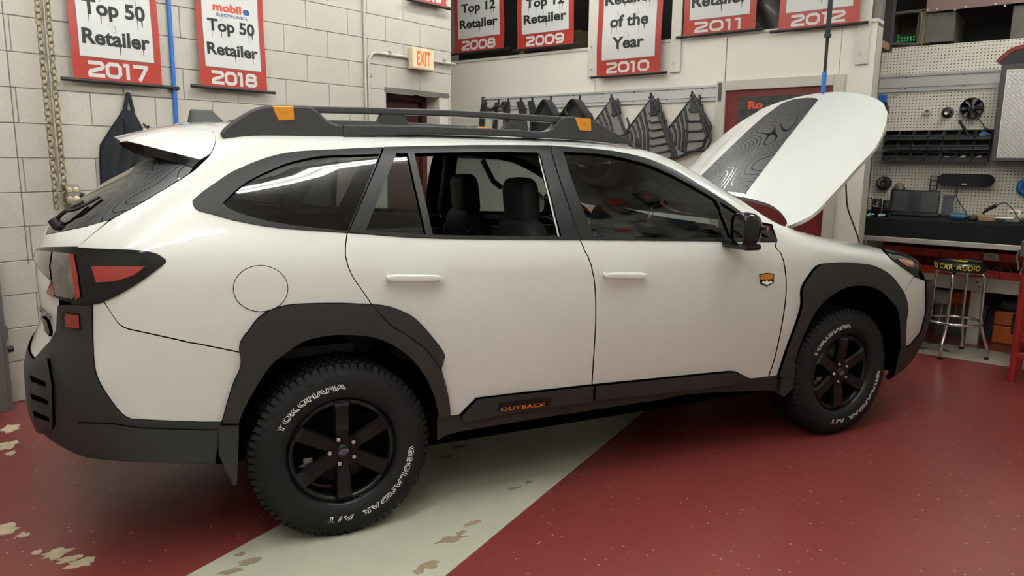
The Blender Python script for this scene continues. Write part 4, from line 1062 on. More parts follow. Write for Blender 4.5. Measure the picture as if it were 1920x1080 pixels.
# ---------------- open hood
HA = R(39.5); HD = np.array([math.cos(HA), 0, math.sin(HA)]); HNm = np.array([-math.sin(HA), 0, math.cos(HA)]); HO = np.array([2.456, 0, 1.157])
def hood_s(q, h):
    y = q*QS; s = h; a = min(abs(y)/.80, 1.1)
    c = .075*(1-a**2.2)-.045*a**8-.030*max(0, (s-.55)/.7)**2.2-.02*max(0, (.2-s)/.3)**2
    # long raised crease either side of the middle
    c += .010/(1+math.exp(-(.40+.10*s-abs(y))/.012))
    return HO+HD*s+HNm*(c-.05)+np.array([0, y, 0])
def hood_n(q, h):
    e = .004; a = hood_s(q+e/QS, h)-hood_s(q-e/QS, h); b = hood_s(q, h+e)-hood_s(q, h-e); n = np.cross(a, b); n = n/np.linalg.norm(n)
    return n if n @ HNm > 0 else -n
def hood_pick(x, y):
    d = ray(x, y); off = 0.
    for _ in range(8):
        P = CAM+d*(((HO+HNm*off)-CAM) @ HNm/(d @ HNm)); s = float((P-HO) @ HD); yy = float(P[1]); off = float((hood_s(yy/QS, s)-HO) @ HNm)
    return (yy/QS, s)
near = [hood_pick(*p) for p in curve([(1478, 424), (1524, 402), (1564, 362), (1610, 311), (1642, 276), (1660, 236), (1664, 210)], 4)]
s_max = 1.24
ys_edge = [(-q*QS, s) for q, s in near]
half = [(y, s) for y, s in ys_edge if y > .3]
yc, sc = half[-1]
frontc = []
for k in range(1, 9):
    a = k/8; yy = yc*(1-a); frontc.append((yy, sc+(s_max-sc)*math.sin(a*PI/2)**.62))
rp = [hood_pick(*p) for p in ((1383, 368), (1405, 372), (1424, 377), (1440, 382), (1452, 388), (1462, 396), (1470, 405), (1475, 415))]
rear = [(-q*QS, s) for q, s in rp]; print('hood rear', rear, near[:2])
rear = [(0, rear[0][1]+.02), (rear[0][0]*.5, rear[0][1]+.012)]+rear
R_half = rear+half+frontc            # right half as (|y|, s)
hood_out = [(-y/QS, s) for y, s in R_half]+[(y/QS, s) for y, s in reversed(R_half[1:-1])]
dd = skin(hood_out, [], surf=hood_s, nrm=hood_n, thick=.028, res=.05, step=.03)
def flip(d): return (d[0], [f[::-1] for f in d[1]], d[2], d[3], d[4])
hood = put_skin('hood', flip(dd), 'paint', car)
def hood_in_n(q, h): return -hood_n(q, h)
sml = [(q*.97, .03+(s)*.955) for q, s in hood_out]
Pq = skin(sml, [], surf=hood_s, nrm=hood_n, thick=0, res=.08, off=-.026)
Pq = (Pq[0], Pq[1], [-n for n in Pq[2]], Pq[3], Pq[4]); put_skin('hood_underside', Pq, mat('underside_paint', (.45, .43, .40), rough=.5), hood)
# contour print film on the middle of the hood
def yq(v, s): return (v/QS, s)
n_e = [hood_pick(*p) for p in ((1396, 365), (1442, 305), (1490, 243), (1534, 188))]; f_e = [hood_pick(*p) for p in ((1466, 194), (1430, 220), (1380, 266), (1316, 328))]
t_e = [hood_pick(*p) for p in ((1531, 184.5), (1515, 183.5), (1490, 185.5))]
sb = rear[0][1]+.012; n0 = (n_e[0][0]+(n_e[0][0]-n_e[1][0])*.2, sb-.0); f0 = (f_e[3][0]+(f_e[3][0]-f_e[2][0])*.5, sb)
dec = [n0]+n_e+t_e+f_e+[f0]
put_skin('hood_decal', flip(skin(dec, [], surf=hood_s, nrm=hood_n, thick=0, res=.035, off=.0012)), 'topo', hood)
# hinge arm and gas strut
for s in (-1, 1):
    MB().tube([(2.50, .62*s, 1.02), (2.50, .62*s, 1.10), (2.54, .62*s, 1.16)], .010, n=8).build('hood_hinge', 'steel', car, True)
# engine bay: inner walls, cowl, strut towers and engine cover
eb = MB(); eb.box(2.35, 3.4, -.70, .70, .55, .62).box(2.30, 2.36, -.74, .74, .55, 1.02)
eb.build('engine_bay', 'dark', car, True)
MB().box(2.7, 3.25, -.35, .35, .62, .86, b=.04).build('engine_cover', 'satin_black', car, True)
for s in (-1, 1): MB().cyl((2.70, .56*s, .6), (2.70, .56*s, .88), .11, .09, n=18).build('strut_tower', 'interior', car, True)
MB().box(2.10, 2.44, -.74, .74, 1.045, 1.06).build('cowl_panel', 'clad', car, True)
MB().box(3.40, 3.52, -.62, .62, .80, .90, b=.02).build('radiator_support', 'interior', car, True)

# ---------------- wheels
def wheel():
    b = MB()
    prof = [(.215, .03), (.222, -.002), (.236, -.012), (.256, -.016), (.290, -.018), (.318, -.010), (.334, .004), (.343, .018), (.3465, .040), (.3475, .11), (.3465, .18), (.343, .20), (.334, .215), (.31, .226), (.27, .226), (.235, .215), (.215, .18)]
    b.lathe(prof, n=96)
    rib = [(.3340, .0015), (.330, -.004)]
    n = 72
    for i in range(n):
        a0 = 2*PI*i/n; w = 2*PI/n*.68
        for (y0, y1, r0, r1, ph) in ((.0, .040, .330, .3545, 0), (.180, .220, .330, .3545, 0), (.048, .082, .345, .3552, .35), (.092, .128, .345, .3552, .7), (.138, .172, .345, .3552, .1)):
            a = a0+ph*2*PI/n; vs = []
            for (rr, yy) in ((r0 if y0 in (.0,) else r0, y0), (r1, y0+.004 if y0 > 0 else y0+.014), (r1, y1 if y1 < .2 else y1-.014), (r0, y1)):
                for t in (a, a+w): vs.append((rr*math.cos(t+(.02 if yy > .11 else 0)), yy, rr*math.sin(t+(.02 if yy > .11 else 0))))
            b.add(vs, [(0, 1, 3, 2), (2, 3, 5, 4), (4, 5, 7, 6), (0, 2, 4, 6), (1, 7, 5, 3)])
        # side lugs
        if i % 2 == 0:
            vs = []
            for (rr, yy) in ((.314, -.013), (.334, -.001)):
                for t in (a0, a0+w): vs.append((rr*math.cos(t), yy-.003, rr*math.sin(t)))
            b.add(vs, [(0, 2, 3, 1)])
    t_ = b.build('wheel', 'tyre', car); 
    # rim
    r = MB(); r.lathe([(.233, .004), (.233, -.004), (.228, -.006), (.222, .002), (.212, .012), (.208, .03), (.204, .10), (.204, .19), (.21, .20)], n=72)
    r.build('rim_barrel', 'rim', t_)
    r = MB(); r.lathe([(.209, .014), (.203, .010), (.192, .016), (.188, .030), (.190, .045)], n=72).build('rim_ring', 'rim', t_)
    # hub
    hb = MB(); hx = [(.076*math.cos(2*PI*(k+.5)/6), .076*math.sin(2*PI*(k+.5)/6)) for k in range(6)]
    bm = bmesh.new(); vs = [bm.verts.new((x, .012, z)) for x, z in hx]; f = bm.faces.new(vs); e = bmesh.ops.extrude_face_region(bm, geom=[f])
    for v in [g for g in e['geom'] if isinstance(g, bmesh.types.BMVert)]: v.co.y = .06
    bmesh.ops.recalc_face_normals(bm, faces=bm.faces); bmesh.ops.bevel(bm, geom=bm.edges[:], offset=.008, segments=2, affect='EDGES'); hb.bm(bm)
    hb.lathe([(0, .004), (.024, .005), (.028, .009), (.029, .02)], n=28); hb.build('hub', 'rim', t_)
    for k in range(6):
        a = PI/2+k*PI/3; T = Matrix.Rotation(-a, 4, 'Y')
        s_ = MB(); 
        prof_ = [(.055, .027, .014), (.085, .031, .013), (.12, .031, .006), (.16, .031, .001), (.188, .033, .000), (.200, .038, .006), (.206, .042, .014)]
        vs = []
        for (rr, hw_, yy) in prof_:
            vs += [(rr, yy+.012, -hw_), (rr, yy, -hw_*.80), (rr, yy, hw_*.80), (rr, yy+.012, hw_), (rr, yy+.040, hw_*.8), (rr, yy+.040, -hw_*.8)]
        m_ = len(prof_); fs = []
        for i in range(m_-1):
            for j in range(6): fs.append((i*6+j, (i+1)*6+j, (i+1)*6+(j+1) % 6, i*6+(j+1) % 6))
        fs += [list(range(5, -1, -1)), list(range((m_-1)*6, m_*6))]
        s_.add(vs, [f[::-1] for f in fs], False, T); s_.build('spoke', 'rim', t_)
    for k in range(5):
        a = PI/2+.33+k*2*PI/5; x, z = .052*math.cos(a), .052*math.sin(a)
        MB().lathe([(.0135, .011), (.0115, .0115), (.0110, .016)], n=16, T=Matrix.Translation((x, 0, z))).build('lug_recess', 'dark', t_)
        MB().cyl((x, .008, z), (x, .02, z), .0085, n=6).cyl((x, .004, z), (x, .009, z), .0055, .007, n=10).build('lug_nut', mat('lug_steel', (.55, .55, .55), rough=.35, metal=.55), t_)
    cap = MB(); ov = [(.019*math.cos(q), .0115*math.sin(q)) for q in np.linspace(0, 2*PI, 24, endpoint=False)]
    Tc = Matrix.Translation((0, .0035, 0)) @ Matrix.Rotation(-.25, 4, 'Y')
    MB().prism(ov, -.001, .002, T=Tc).build('cap_emblem', 'chrome', t_)
    MB().prism([(x*.86, z*.82) for x, z in ov], -.0016, -.0004, T=Tc).build('emblem_field', mat('emblem_blue', (.07, .05, .16), rough=.25, coat=.5), t_)
    for (sx_, sz_, sr) in ((-.009, .001, .0045), (.003, .004, .0022), (.008, .0, .0022), (.001, -.004, .0022), (.009, -.005, .0018), (.010, .005, .0018)):
        star = [((sr if k % 2 == 0 else sr*.35)*math.cos(PI/2+k*PI/4)+sx_, (sr if k % 2 == 0 else sr*.35)*math.sin(PI/2+k*PI/4)+sz_) for k in range(8)]
        MB().prism(star, -.0022, -.0012, T=Tc).build('emblem_star', 'chrome', t_)
    MB().lathe([(.06, .085), (.150, .085), (.150, .105), (.06, .105)], n=48).build('brake_disc', mat('brake_disc', (.10, .095, .09), rough=.45, metal=.8, noise=.2), t_)
    cl = MB(); Tq = Matrix.Rotation(-R(182), 4, 'Y')
    cl.box(.105, .172, .045, .12, -.055, .055, T=Tq, b=.012).box(.115, .15, .036, .05, -.035, -.015, T=Tq, b=.004).box(.115, .15, .036, .05, .012, .035, T=Tq, b=.004).cyl(Tq @ Vector((.14, .038, .06)), Tq @ Vector((.14, .10, .06)), .012, n=10)
    cl.build('brake_caliper', mat('caliper_grey', (.20, .195, .185), rough=.5, metal=.5), t_)
    MB().lathe([(.0, .13), (.19, .13)], n=40).lathe([(.0, .21), (.2, .21)], n=40).build('backing_plate', 'dark', t_)
    MB().cyl((.2*math.cos(R(-72)), .008, .2*math.sin(R(-72))), (.2*math.cos(R(-72)), -.006, .2*math.sin(R(-72))), .004, n=8).build('valve', 'black', t_)
    # raised outline lettering on the sidewall
    def word(txt, a0, a1, rad, size, skipsp=.6):
        ws = []
        ltr = []
        for ch in txt:
            if ch == ' ': ltr.append(None); ws.append(.55); continue
            tm = text_mesh(ch, size, 1.35, outline=.0011, align='LEFT', shear=0., res=2, bold=.001)
            x0 = min(v[0] for v in tm.v); x1 = max(v[0] for v in tm.v); ltr.append((tm, x0, x1)); ws.append((x1-x0)/size)
        tot = sum(ws)+.22*(len(txt)-1); pos = 0; bb = MB()
        for l, w in zip(ltr, ws):
            if l is not None:
                tm, x0, x1 = l; ac = a0+(a1-a0)*((pos+w/2)/tot)
                c_ = Vector((math.cos(ac), 0, math.sin(ac))); tg_ = Vector((math.sin(ac), 0, -math.cos(ac)))
                bb.add([c_*(rad+v[2])+tg_*(v[0]-(x0+x1)/2)+Vector((0, -.0172+v[1]*.4, 0)) for v in tm.v], tm.f)
            pos += w+.22
        return bb
    bb = word('YOKOHAMA', R(153), R(88), .262, .036); bb2 = word('GEOLANDAR', R(-3), R(-76), .262, .036)
    bb3 = word('A/T', R(-84), R(-106), .262, .036)
    for w_ in (bb, bb2, bb3): w_.build('sidewall_lettering', 'letter_white', t_)
    return t_
w1 = wheel()
def set_wheel(w, x, sgn):
    w.matrix_parent_inverse = Matrix.Identity(4)
    w.location = (x-CARP.x, -.888*sgn, .3552)
    if sgn < 0: w.rotation_euler = (0, 0, PI)
set_wheel(w1, 0, 1)
for (x, s) in ((2.745, 1), (0, -1), (2.745, -1)):
    set_wheel(copy_tree(w1, car), x, s)
bpy.context.view_layer.update()
# wheel housings, floor pan, mud flaps
for x in (0, 2.745):
    for s in (-1, 1):
        MB().lathe([(.445, -.87*s), (.445, -.60*s), (.05, -.60*s)], n=36, a0=-.15, a1=PI+.15, T=Matrix.Translation((x, 0, .40))).build('wheel_housing', 'dark', car, True)
MB().box(-.45, 3.4, -.58, .58, .26, .31).box(.42, 2.30, -.78, .78, .31, .36).box(-.80, -.45, -.60, .60, .42, .46).build('floor_pan', 'dark', car, True)
for s in (-1, 1):
    pts = [at_y(x, y, -.86) for x, y in ((409, 792), (446, 791), (445, 838), (442, 903), (435, 901), (410, 848))]
    pts = [(p[0], p[2]) for p in pts]
    b = MB(); b.prism(pts, -.90, -.66); b.v = [(x, y*(1 if s < 0 else -1), z) for x, y, z in b.v]
    b.build('mud_flap', 'clad', car, True)
    pts = [at_y(x, y, -.86) for x, y in ((1458, 702), (1480, 672), (1484, 676), (1478, 726), (1462, 741), (1454, 735))]
    b = MB(); b.prism([(p[0], p[2]) for p in pts], -.89, -.68); b.v = [(x, y*(1 if s < 0 else -1), z) for x, y, z in b.v]
    b.build('mud_flap', 'clad', car, True)

# ---------------- cabin
def pillow(b, c, hs, e=.6, T=None, n=16, m=10):
    vs = []
    def sp(v): return math.copysign(abs(v)**e, v)
    for j in range(m+1):
        ph = -PI/2+PI*j/m
        for i in range(n):
            th = 2*PI*i/n; vs.append((c[0]+hs[0]*sp(math.cos(ph))*sp(math.cos(th)), c[1]+hs[1]*sp(math.cos(ph))*sp(math.sin(th)), c[2]+hs[2]*sp(math.sin(ph))))
    fs = [(j*n+i, j*n+(i+1) % n, (j+1)*n+(i+1) % n, (j+1)*n+i) for j in range(m) for i in range(n)]
    return b.add(vs, fs, True, T)
hr1 = at_y(988, 365, -.37); hr2 = at_y(862, 360, .37)
SX = float((hr1[0]+hr2[0])/2); SZ = float((hr1[2]+hr2[2])/2)
print('headrests', hr1, hr2)
for y in (-.37, .37):
    b = MB(); pillow(b, (SX+.36, y, .62), (.28, .25, .10), .55)
    seat_o = b.build('front_seat', 'seat', car, True)
    Tm = Matrix.Translation((SX+.12, y, .64)) @ Matrix.Rotation(R(-13), 4, 'Y')
    b = MB(); pillow(b, (0, 0, .27), (.075, .235, .32), .5, Tm); pillow(b, (0, -.19, .25), (.10, .06, .26), .6, Tm); pillow(b, (0, .19, .25), (.10, .06, .26), .6, Tm)
    b.build('seat_back', 'seat', seat_o, True)
    Th = Matrix.Translation((SX, y, SZ-.03)) @ Matrix.Rotation(R(-6), 4, 'Y')
    b = MB(); pillow(b, (0, 0, 0), (.055, .130, .125), .5, Th)
    b.build('headrest', 'seat', seat_o, True)
    MB().cyl((SX+.015, y-.06, SZ-.22), (SX, y-.06, SZ-.08), .007, n=8).cyl((SX+.015, y+.06, SZ-.22), (SX, y+.06, SZ-.08), .007, n=8).build('headrest_post', 'chrome', seat_o, True)
b = MB(); pillow(b, (.42, 0, .66), (.26, .62, .10), .45); rs = b.build('rear_seat', 'seat_grey', car, True)
Tm = Matrix.Translation((.16, 0, .68)) @ Matrix.Rotation(R(-22), 4, 'Y')
for y0, hw_ in ((-.38, .25), (.13, .26), (.50, .11)):
    b = MB(); pillow(b, (0, y0, .20), (.07, hw_, .25), .4, Tm); b.build('seat_back', 'seat_grey', rs, True)
MB().box(1.85, 2.25, -.74, .74, .72, 1.02, b=.06).build('dashboard', 'interior', car, True)
MB().box(.98, 1.9, -.10, .10, .40, .72, b=.03).build('centre_console', 'interior', car, True)
sw = MB(); Tm = Matrix.Translation((1.62, .37, .98)) @ Matrix.Rotation(R(65), 4, 'Y')
sw.tube([Tm @ Vector((.18*math.cos(t), .18*math.sin(t), 0)) for t in np.linspace(0, 2*PI, 32, endpoint=False)], .014, closed=True).box(-.02, .02, -.17, .17, -.015, .01, T=Tm, b=.006); pillow(sw, (0, 0, 0), (.06, .06, .02), .6, Tm)
sw.cyl(Tm @ Vector((0, 0, 0)), Tm @ Vector((0, 0, -.25)), .03)
sw.build('steering_wheel', 'interior', car, True)
mm = at_y(938, 303, 0.0)
MB().box(1.45, 1.475, -.12, .12, 1.42, 1.485, b=.012).cyl((1.475, 0, 1.45), (1.52, 0, 1.53), .012, n=8).build('cabin_mirror', 'interior', car, True)
MB().box(-.9, .10, -.68, .68, .70, .74).build('cargo_floor', 'interior', car, True)
for s in (-1, 1):
    MB().box(.48, 2.1, .80*s-.015, .80*s+.015, .45, 1.06, b=.01).build('inner_door_trim', 'interior', car, True)
    # B pillar and inner roof side
    pb = [Vector(body(*pick(1036, 282))), Vector(body(*pick(1088, 448)))]
    a, c = pb; a.y += .08; c.y += .08
    if s > 0: a.y *= -1; c.y *= -1
    MB().tube([a, (a+c)/2, c], [.045, .045, .05], n=8).build('inner_pillar', 'interior', car, True)
    pc = [Vector(body(*pick(722, 284))), Vector(body(*pick(664, 436)))]
    a, c = pc; a.y += .11; c.y += .16
    if s > 0: a.y *= -1; c.y *= -1
    MB().tube([a, (a+c)/2, c], [.045, .05, .06], n=8).build('inner_pillar', 'interior', car, True)
# seat belt hanging from the far pillar
bp_ = [at_y(x, y, .60) for x, y in ((905, 300), (925, 340), (940, 352))]
MB().tube([Vector(p) for p in bp_], .016, n=6).build('seat_belt', 'seat', car, True)
MB().box(-.32, .02, -.44, .44, 1.515, 1.53).box(0, .98, -.52, .52, 1.53, 1.545).build('roof_lining', 'headliner', car, True)
# ================================================================== things in the shop
def centred(t):
    x0 = min(v[0] for v in t.v); x1 = max(v[0] for v in t.v); z0 = min(v[2] for v in t.v); z1 = max(v[2] for v in t.v)
    return x0, x1, z0, z1
def text_fit(txt, x, z, w, h, m, par, y=-.001, name='lettering', bold=.0, shear=0., drips=0, seed=1, rnd=None, ex=0., yfn=None):
    """text scaled to width w and cap height h, its baseline centre at (x, z)"""
    t = text_mesh(txt, .1, 1., bold=bold, shear=shear, extrude=ex); x0, x1, z0, z1 = centred(t)
    t2 = text_mesh('H', .1, 1.); ch = centred(t2)[3]
    sx, sz = w/(x1-x0), h/ch
    if txt.count(' ') == 1:      # one part for each word
        w1, w2 = txt.split(' '); a1 = centred(text_mesh(w1, .1, 1., bold=bold)); a2 = centred(text_mesh(w2, .1, 1., bold=bold)); l1, l2 = (a1[1]-a1[0])*sx, (a2[1]-a2[0])*sx
        text_fit(w1, x-w/2+l1/2, z, l1, h, m, par, y, name, bold, shear, drips, seed, rnd, ex, yfn); return text_fit(w2, x+w/2-l2/2, z, l2, h, m, par, y, name, bold, shear, drips, seed+3, rnd, ex, yfn)
    b = MB(); b.add([(x+(v[0]-(x0+x1)/2)*sx, y+v[1], z+v[2]*sz) for v in t.v], t.f)
    if drips:
        rg = random.Random(seed)
        for k in range(max(1, drips if w > 4*h else drips-2)):
            dx = x+rg.uniform(-.38, .42)*w; L = h*rg.uniform(.25, .8); ww = h*rg.uniform(.03, .06)
            b.add([(dx-ww, y, z+h*.1), (dx+ww, y, z+h*.1), (dx+ww*.3, y, z-L), (dx-ww*.3, y, z-L)], [(0, 3, 2, 1)])
        for k in range(2):      # hooked flourish above
            cx = x-.05*w+k*.02*w; pts = [(cx-h*.1+.30*h*math.cos(q), z+h*1.15+.30*h*math.sin(q)) for q in np.linspace(2.4, -1.2, 12)]
            pts2 = [(p[0]+.03*h, p[1]) for p in pts[::-1]]; al = pts+pts2
            if k == 0: b.add([(p[0], y, p[1]) for p in al], [[i, i+1, len(al)-2-i, len(al)-1-i][::-1] for i in range(11)])
    if yfn: b.v = [(v[0], yfn(v[2])+v[1]-y, v[2]) for v in b.v]
    return b.build(name, m, par)
DIG = {'2': [[(0, .9), (.82, .9), (.95, .78), (.95, .68), (.85, .57), (.15, .36), (.05, .24), (.05, .1), (1, .1)]], '0': [[(.25, .9), (.75, .9), (.95, .72), (.95, .28), (.75, .1), (.25, .1), (.05, .28), (.05, .72), (.25, .9)]],
       '1': [[(.2, .9), (.5, .9), (.5, .02)]], '7': [[(.0, .9), (.95, .9), (.42, .02)]], '8': [[(.25, .9), (.75, .9), (.9, .78), (.88, .62), (.75, .52), (.25, .52), (.12, .62), (.1, .78), (.25, .9)], [(.25, .52), (.05, .4), (.05, .22), (.22, .1), (.78, .1), (.95, .22), (.95, .4), (.75, .52)]],
       '9': [[(.95, .5), (.25, .42), (.05, .55), (.05, .75), (.25, .9), (.75, .9), (.95, .72), (.95, .38), (.8, .1), (.2, .1)]], '6': [[(.8, .9), (.35, .9), (.1, .7), (.05, .3), (.25, .1), (.75, .1), (.95, .25), (.95, .42), (.75, .55), (.1, .5)]]}
def year_digits(txt, x, z, w, h, par, yfn):
    """wide square digits drawn as thick strokes, one part per digit"""
    ws = [.55 if c == '1' else 1. for c in txt]; gap = .2; u_ = w/(sum(ws)+gap*(len(txt)-1)); px_ = x-w/2; t = .12*h
    for c, k in zip(txt, ws):
        b = MB(); ww = u_*(k if c != '1' else .9)
        for path in DIG[c]:
            pts = [(px_+a*u_*(1 if c != '1' else .9)-(.15*u_ if c == '1' else 0), z+b_*h) for a, b_ in path]
            for i in range(len(pts)-1):
                a, q = Vector(pts[i]), Vector(pts[i+1]); d = (q-a).normalized(); n = Vector((-d.y, d.x))*t; m_ = max(1, int((q-a).length/.02))
                e0 = d*t*.5
                for j in range(m_):
                    p0 = a.lerp(q, j/m_)-(e0 if j == 0 else Vector((0, 0))); p1 = a.lerp(q, (j+1)/m_)+(e0 if j == m_-1 else Vector((0, 0)))
                    b.add([(v.x, yfn(v.y)-.0002*(i % 3), v.y) for v in (p0-n, p1-n, p1+n, p0+n)], [(0, 1, 2, 3)])
        b.build('year_digit', 'banner_white', par); px_ += u_*(k+gap)
GR_L = 'award banners on the block wall'; GR_B = 'award banners above the drywall'
def banner(x0, x1, zb, year, words, label, loc, rz, fz, group, yoff=-.05, height=1.15, rod=.11, logo=None, curl=.008):
    """x0..x1 cloth span, zb bottom edge; fz: bottom of the white field; words: (text, baseline z, width, cap)"""
    o = thing('award_banner', label, 'banner', Vector(loc), rz)
    w = x1-x0; zt = zb+height; c = (x0+x1)/2
    def cloth(u_, v_):
        z = zb+v_*height; d = yoff-curl*math.exp(-v_*height/.05)*.6-.006*math.sin(v_*9+x0); return (x0+u_*w, d, z)
    b = MB(); b.grid(cloth, 8, 40); b.build('cloth', 'banner_red', o)
    m_ = .085*w
    def fld(u_, v_):
        z = fz+v_*(zt-.02-fz); vv = (z-zb)/height; p = cloth(0, vv); return (x0+m_+u_*(w-2*m_), p[1]-.0012, z)
    r_ = .03*w
    b = MB(); b.grid(fld, 2, 30); fo_ = b.build('white_field', 'banner_white', o)
    bd = MB()
    for (a_, c_) in ((x0+m_-.004, x0+m_), (x1-m_, x1-m_+.004)): bd.grid(lambda u_, v_, a_=a_, c_=c_: (a_+(c_-a_)*u_, fld(0, v_)[1]+.0003, fld(0, v_)[2]), 1, 30)
    bd.box(x0+m_-.004, x1-m_+.004, fld(0, 0)[1]-.0001, fld(0, 0)[1]+.0005, fz-.004, fz)
    bd.build('field_border', mat('border_grey', (.13, .12, .12), rough=.6), o)
    def yat(z): return cloth(0, (z-zb)/height)[1]
    def yt(z): return yat(z)-.0026
    def yr(z): return yat(z)-.0016
    for i, (t, z, ww, cap) in enumerate(words):
        text_fit(t, c, z, ww*w, cap, 'ink', o, 0, bold=.0034, drips=5 if i else 2, seed=len(t)*7+i, yfn=yt)
    yz = zb+(fz-zb)*.16; year_digits(year, c, yz, .66*w, (fz-zb)*.66, o, yr)
    if logo:
        z, cap = logo; text_fit('mobil', c-.05*w, z, .42*w, cap, 'ink_red', o, 0, 'logo_lettering', bold=.004, yfn=yt); text_fit('e', c+.235*w, z, .10*w, cap, 'ink_blue', o, 0, 'logo_lettering', bold=.004, yfn=yt)
        text_fit('ELECTRONICS', c+.02*w, z-cap*.72, .46*w, cap*.38, 'ink_blue', o, 0, 'logo_lettering', bold=.002, yfn=yt)
    for z, nm in ((zb-.004, 'bottom_rod'), (zt, 'top_rod')):
        MB().cyl((x0-rod*.62, cloth(0, 0)[1]*.9, z), (x1+rod*.62, cloth(0, 0)[1]*.9, z), .0125, n=12).build(nm, 'black', o)
    for xx in (x0+.06, x1-.06): MB().cyl((xx, yoff, zt), (xx, 0, zt+.02), .006, n=6).build('wall_hook', 'black', o)
    return o
# block wall banners (local x = U)
LB = uv(0, WL)
def zL(x, y): return lw(x, y)[1]
u0, zb = lw(132, 151); u1 = lw(297, 160)[0]; zb = (lw(132, 151)[1]+lw(297, 160)[1])/2
Z = lambda x, y: lw(x, y)[1]
s_ = (u1-u0)
banner(u0, u1, zb, '2017', [('Retailer', Z(210, 88), .76, .085), ('Top 50', Z(203, 33), .70, .085)], 'red and white award banner for 2017 above the dark hanging apron', LB, RL, Z(210, 112), GR_L, logo=(Z(203, -22), .055))
u0, u1 = lw(369, 163)[0], lw(493, 173)[0]; zb = Z(430, 167)
banner(u0, u1, zb, '2018', [('Retailer', Z(426, 106), .76, .075), ('Top 50', Z(423, 62), .70, .075)], 'red and white award banner for 2018 right beside the blue pipe', LB, RL, Z(430, 130), GR_L, logo=(Z(420, 24), .05))
u0, u1 = lw(766, 0)[0], lw(829, 17)[0]; zb = Z(800, 9)
banner(u0, u1, zb, '2016', [('Retailer', zb+.36, .76, .075)], 'red award banner for 2016 high above the lit exit sign', LB, RL, zb+.16, GR_L, height=.75)
# back wall banners (local x = V)
BB = uv(UB, 0)
def bb_(xl, xr, yb, year, words, label, fy, height=1.0, off=-.05):
    v0, v1 = bw(xl, yb)[0], bw(xr, yb)[0]; z0 = bw((xl+xr)/2, yb)[1]
    wl = [(t, bw((xl+xr)/2, y)[1], ww, cap) for t, y, ww, cap in words]
    return banner(v0, v1, z0, year, wl, label, BB, RB, bw((xl+xr)/2, fy)[1], GR_B, yoff=off, height=height)
bb_(857, 950, 97, '2008', [('Retailer', 51, .76, .085), ('Top 12', 21, .68, .085)], 'red award banner for 2008 next to the block wall corner', 70)
bb_(975, 1080, 89, '2009', [('Retailer', 42, .76, .085), ('Top 12', 12, .68, .085)], 'red award banner for 2009 beside the leaning plank', 61)
bb_(1126, 1244, 141, '2010', [('Year', 91, .50, .10), ('of the', 50, .60, .10), ('Retailer', 7, .78, .085)], 'longer red award banner for 2010 hung between two wooden posts', 111, off=-.075)
bb_(1286, 1420, 63, '2011', [('Retailer', 10, .78, .095)], 'red award banner for 2011 above the poster door casing', 34)
bb_(1464, 1613, 52, '2012', [('Retailer', -6, .78, .095)], 'red award banner for 2012 behind the black ceiling strap', 20)

# ---- chains on the block wall
def link_mesh(L=.046, w=.017, r=.0042):
    pts = []
    for k in range(10):
        t = PI*k/9; pts.append((w*math.cos(t), 0, L/2-w+w*math.sin(t)))
    for k in range(10):
        t = PI+PI*k/9; pts.append((w*math.cos(t), 0, -L/2+w+w*math.sin(t)))
    return MB().tube(pts, r, n=5, closed=True).mesh('chain_link', 'brass')
LM = link_mesh()
def chain(px_top, px_bot, label, d=.10, par=None):
    ua, za = lw(*px_top, v=WL+d); ub, zb_ = lw(*px_bot, v=WL+d)
    o = thing('hoist_chain', label, 'chain', uv(0, WL+d), RL)
    z = 3.05; k = 0; n = int((z-zb_)/.0365)
    for i in range(n+1):
        c = bpy.data.objects.new('chain_link', LM); COL.objects.link(c); c.parent = o
        c.location = (ub, 0, zb_+i*.0365); c.rotation_euler = (0, 0, R(20) if i % 2 else R(110))
    return o
chain((66, 0), (106, 386), 'brass hoist chain hanging nearer the thin bead chain'); chain((88, 0), (123, 378), 'brass hoist chain in front of the outlet box')
ua, za = lw(53, 494, v=WL+.08)
o = thing('bead_chain', 'thin steel pull chain hanging beside the brass chains', 'chain', uv(0, WL+.08), RL)
b = MB(); z = za
while z < 3.0: b.tube([(ua, 0, z), (ua+.004, .002, z+.006), (ua, 0, z+.012)], .0034, n=4); z += .0125
tag(b.build('chain_beads', 'grey_metal', o), kind='stuff')
# conduits and pipes
def pipe(name, label, px, r, m, wall='L', d=None, clamps=(), rad=None):
    d = r+.004 if d is None else d
    pts = []
    for p in px:
        if wall == 'L': a, z = lw(*p, v=WL+d); pts.append((a, 0, z))
    o = thing(name, label, 'pipe', uv(0, WL+d), RL)
    MB().tube(pts, r, n=12).build('pipe_run', m, o)
    for c in clamps:
        a, z = lw(*c, v=WL+d); MB().box(a-r*1.9, a+r*1.9, -r*1.15, r+.003, z-.012, z+.012, b=.003).build('pipe_clamp', 'black' if m == 'blue' else 'steel', o)
    return o
def vert(px, z1): # vertical run through a pixel up to the ceiling
    return px
a, z = lw(329, 200, v=WL+.02)
o = thing('air_pipe', 'bright blue air pipe running up the block wall between two banners', 'pipe', uv(0, WL+.018), RL)
MB().cyl((a, 0, 0), (a, 0, CEIL), .0145, n=12).build('pipe_run', 'blue', o)
zc = lw(327, 166)[1]; MB().box(a-.035, a+.03, -.018, .017, zc-.012, zc+.012, b=.003).build('pipe_clamp', 'black', o)
a, z = lw(100, 200, v=WL+.012)
o = thing('thin_conduit', 'thin painted conduit behind the hoist chains', 'conduit', uv(0, WL+.009), RL)
MB().cyl((a, 0, 1.31), (a, 0, CEIL), .008, n=10).build('pipe_run', 'conduit', o)
a, z = lw(684, 100, v=WL+.014)
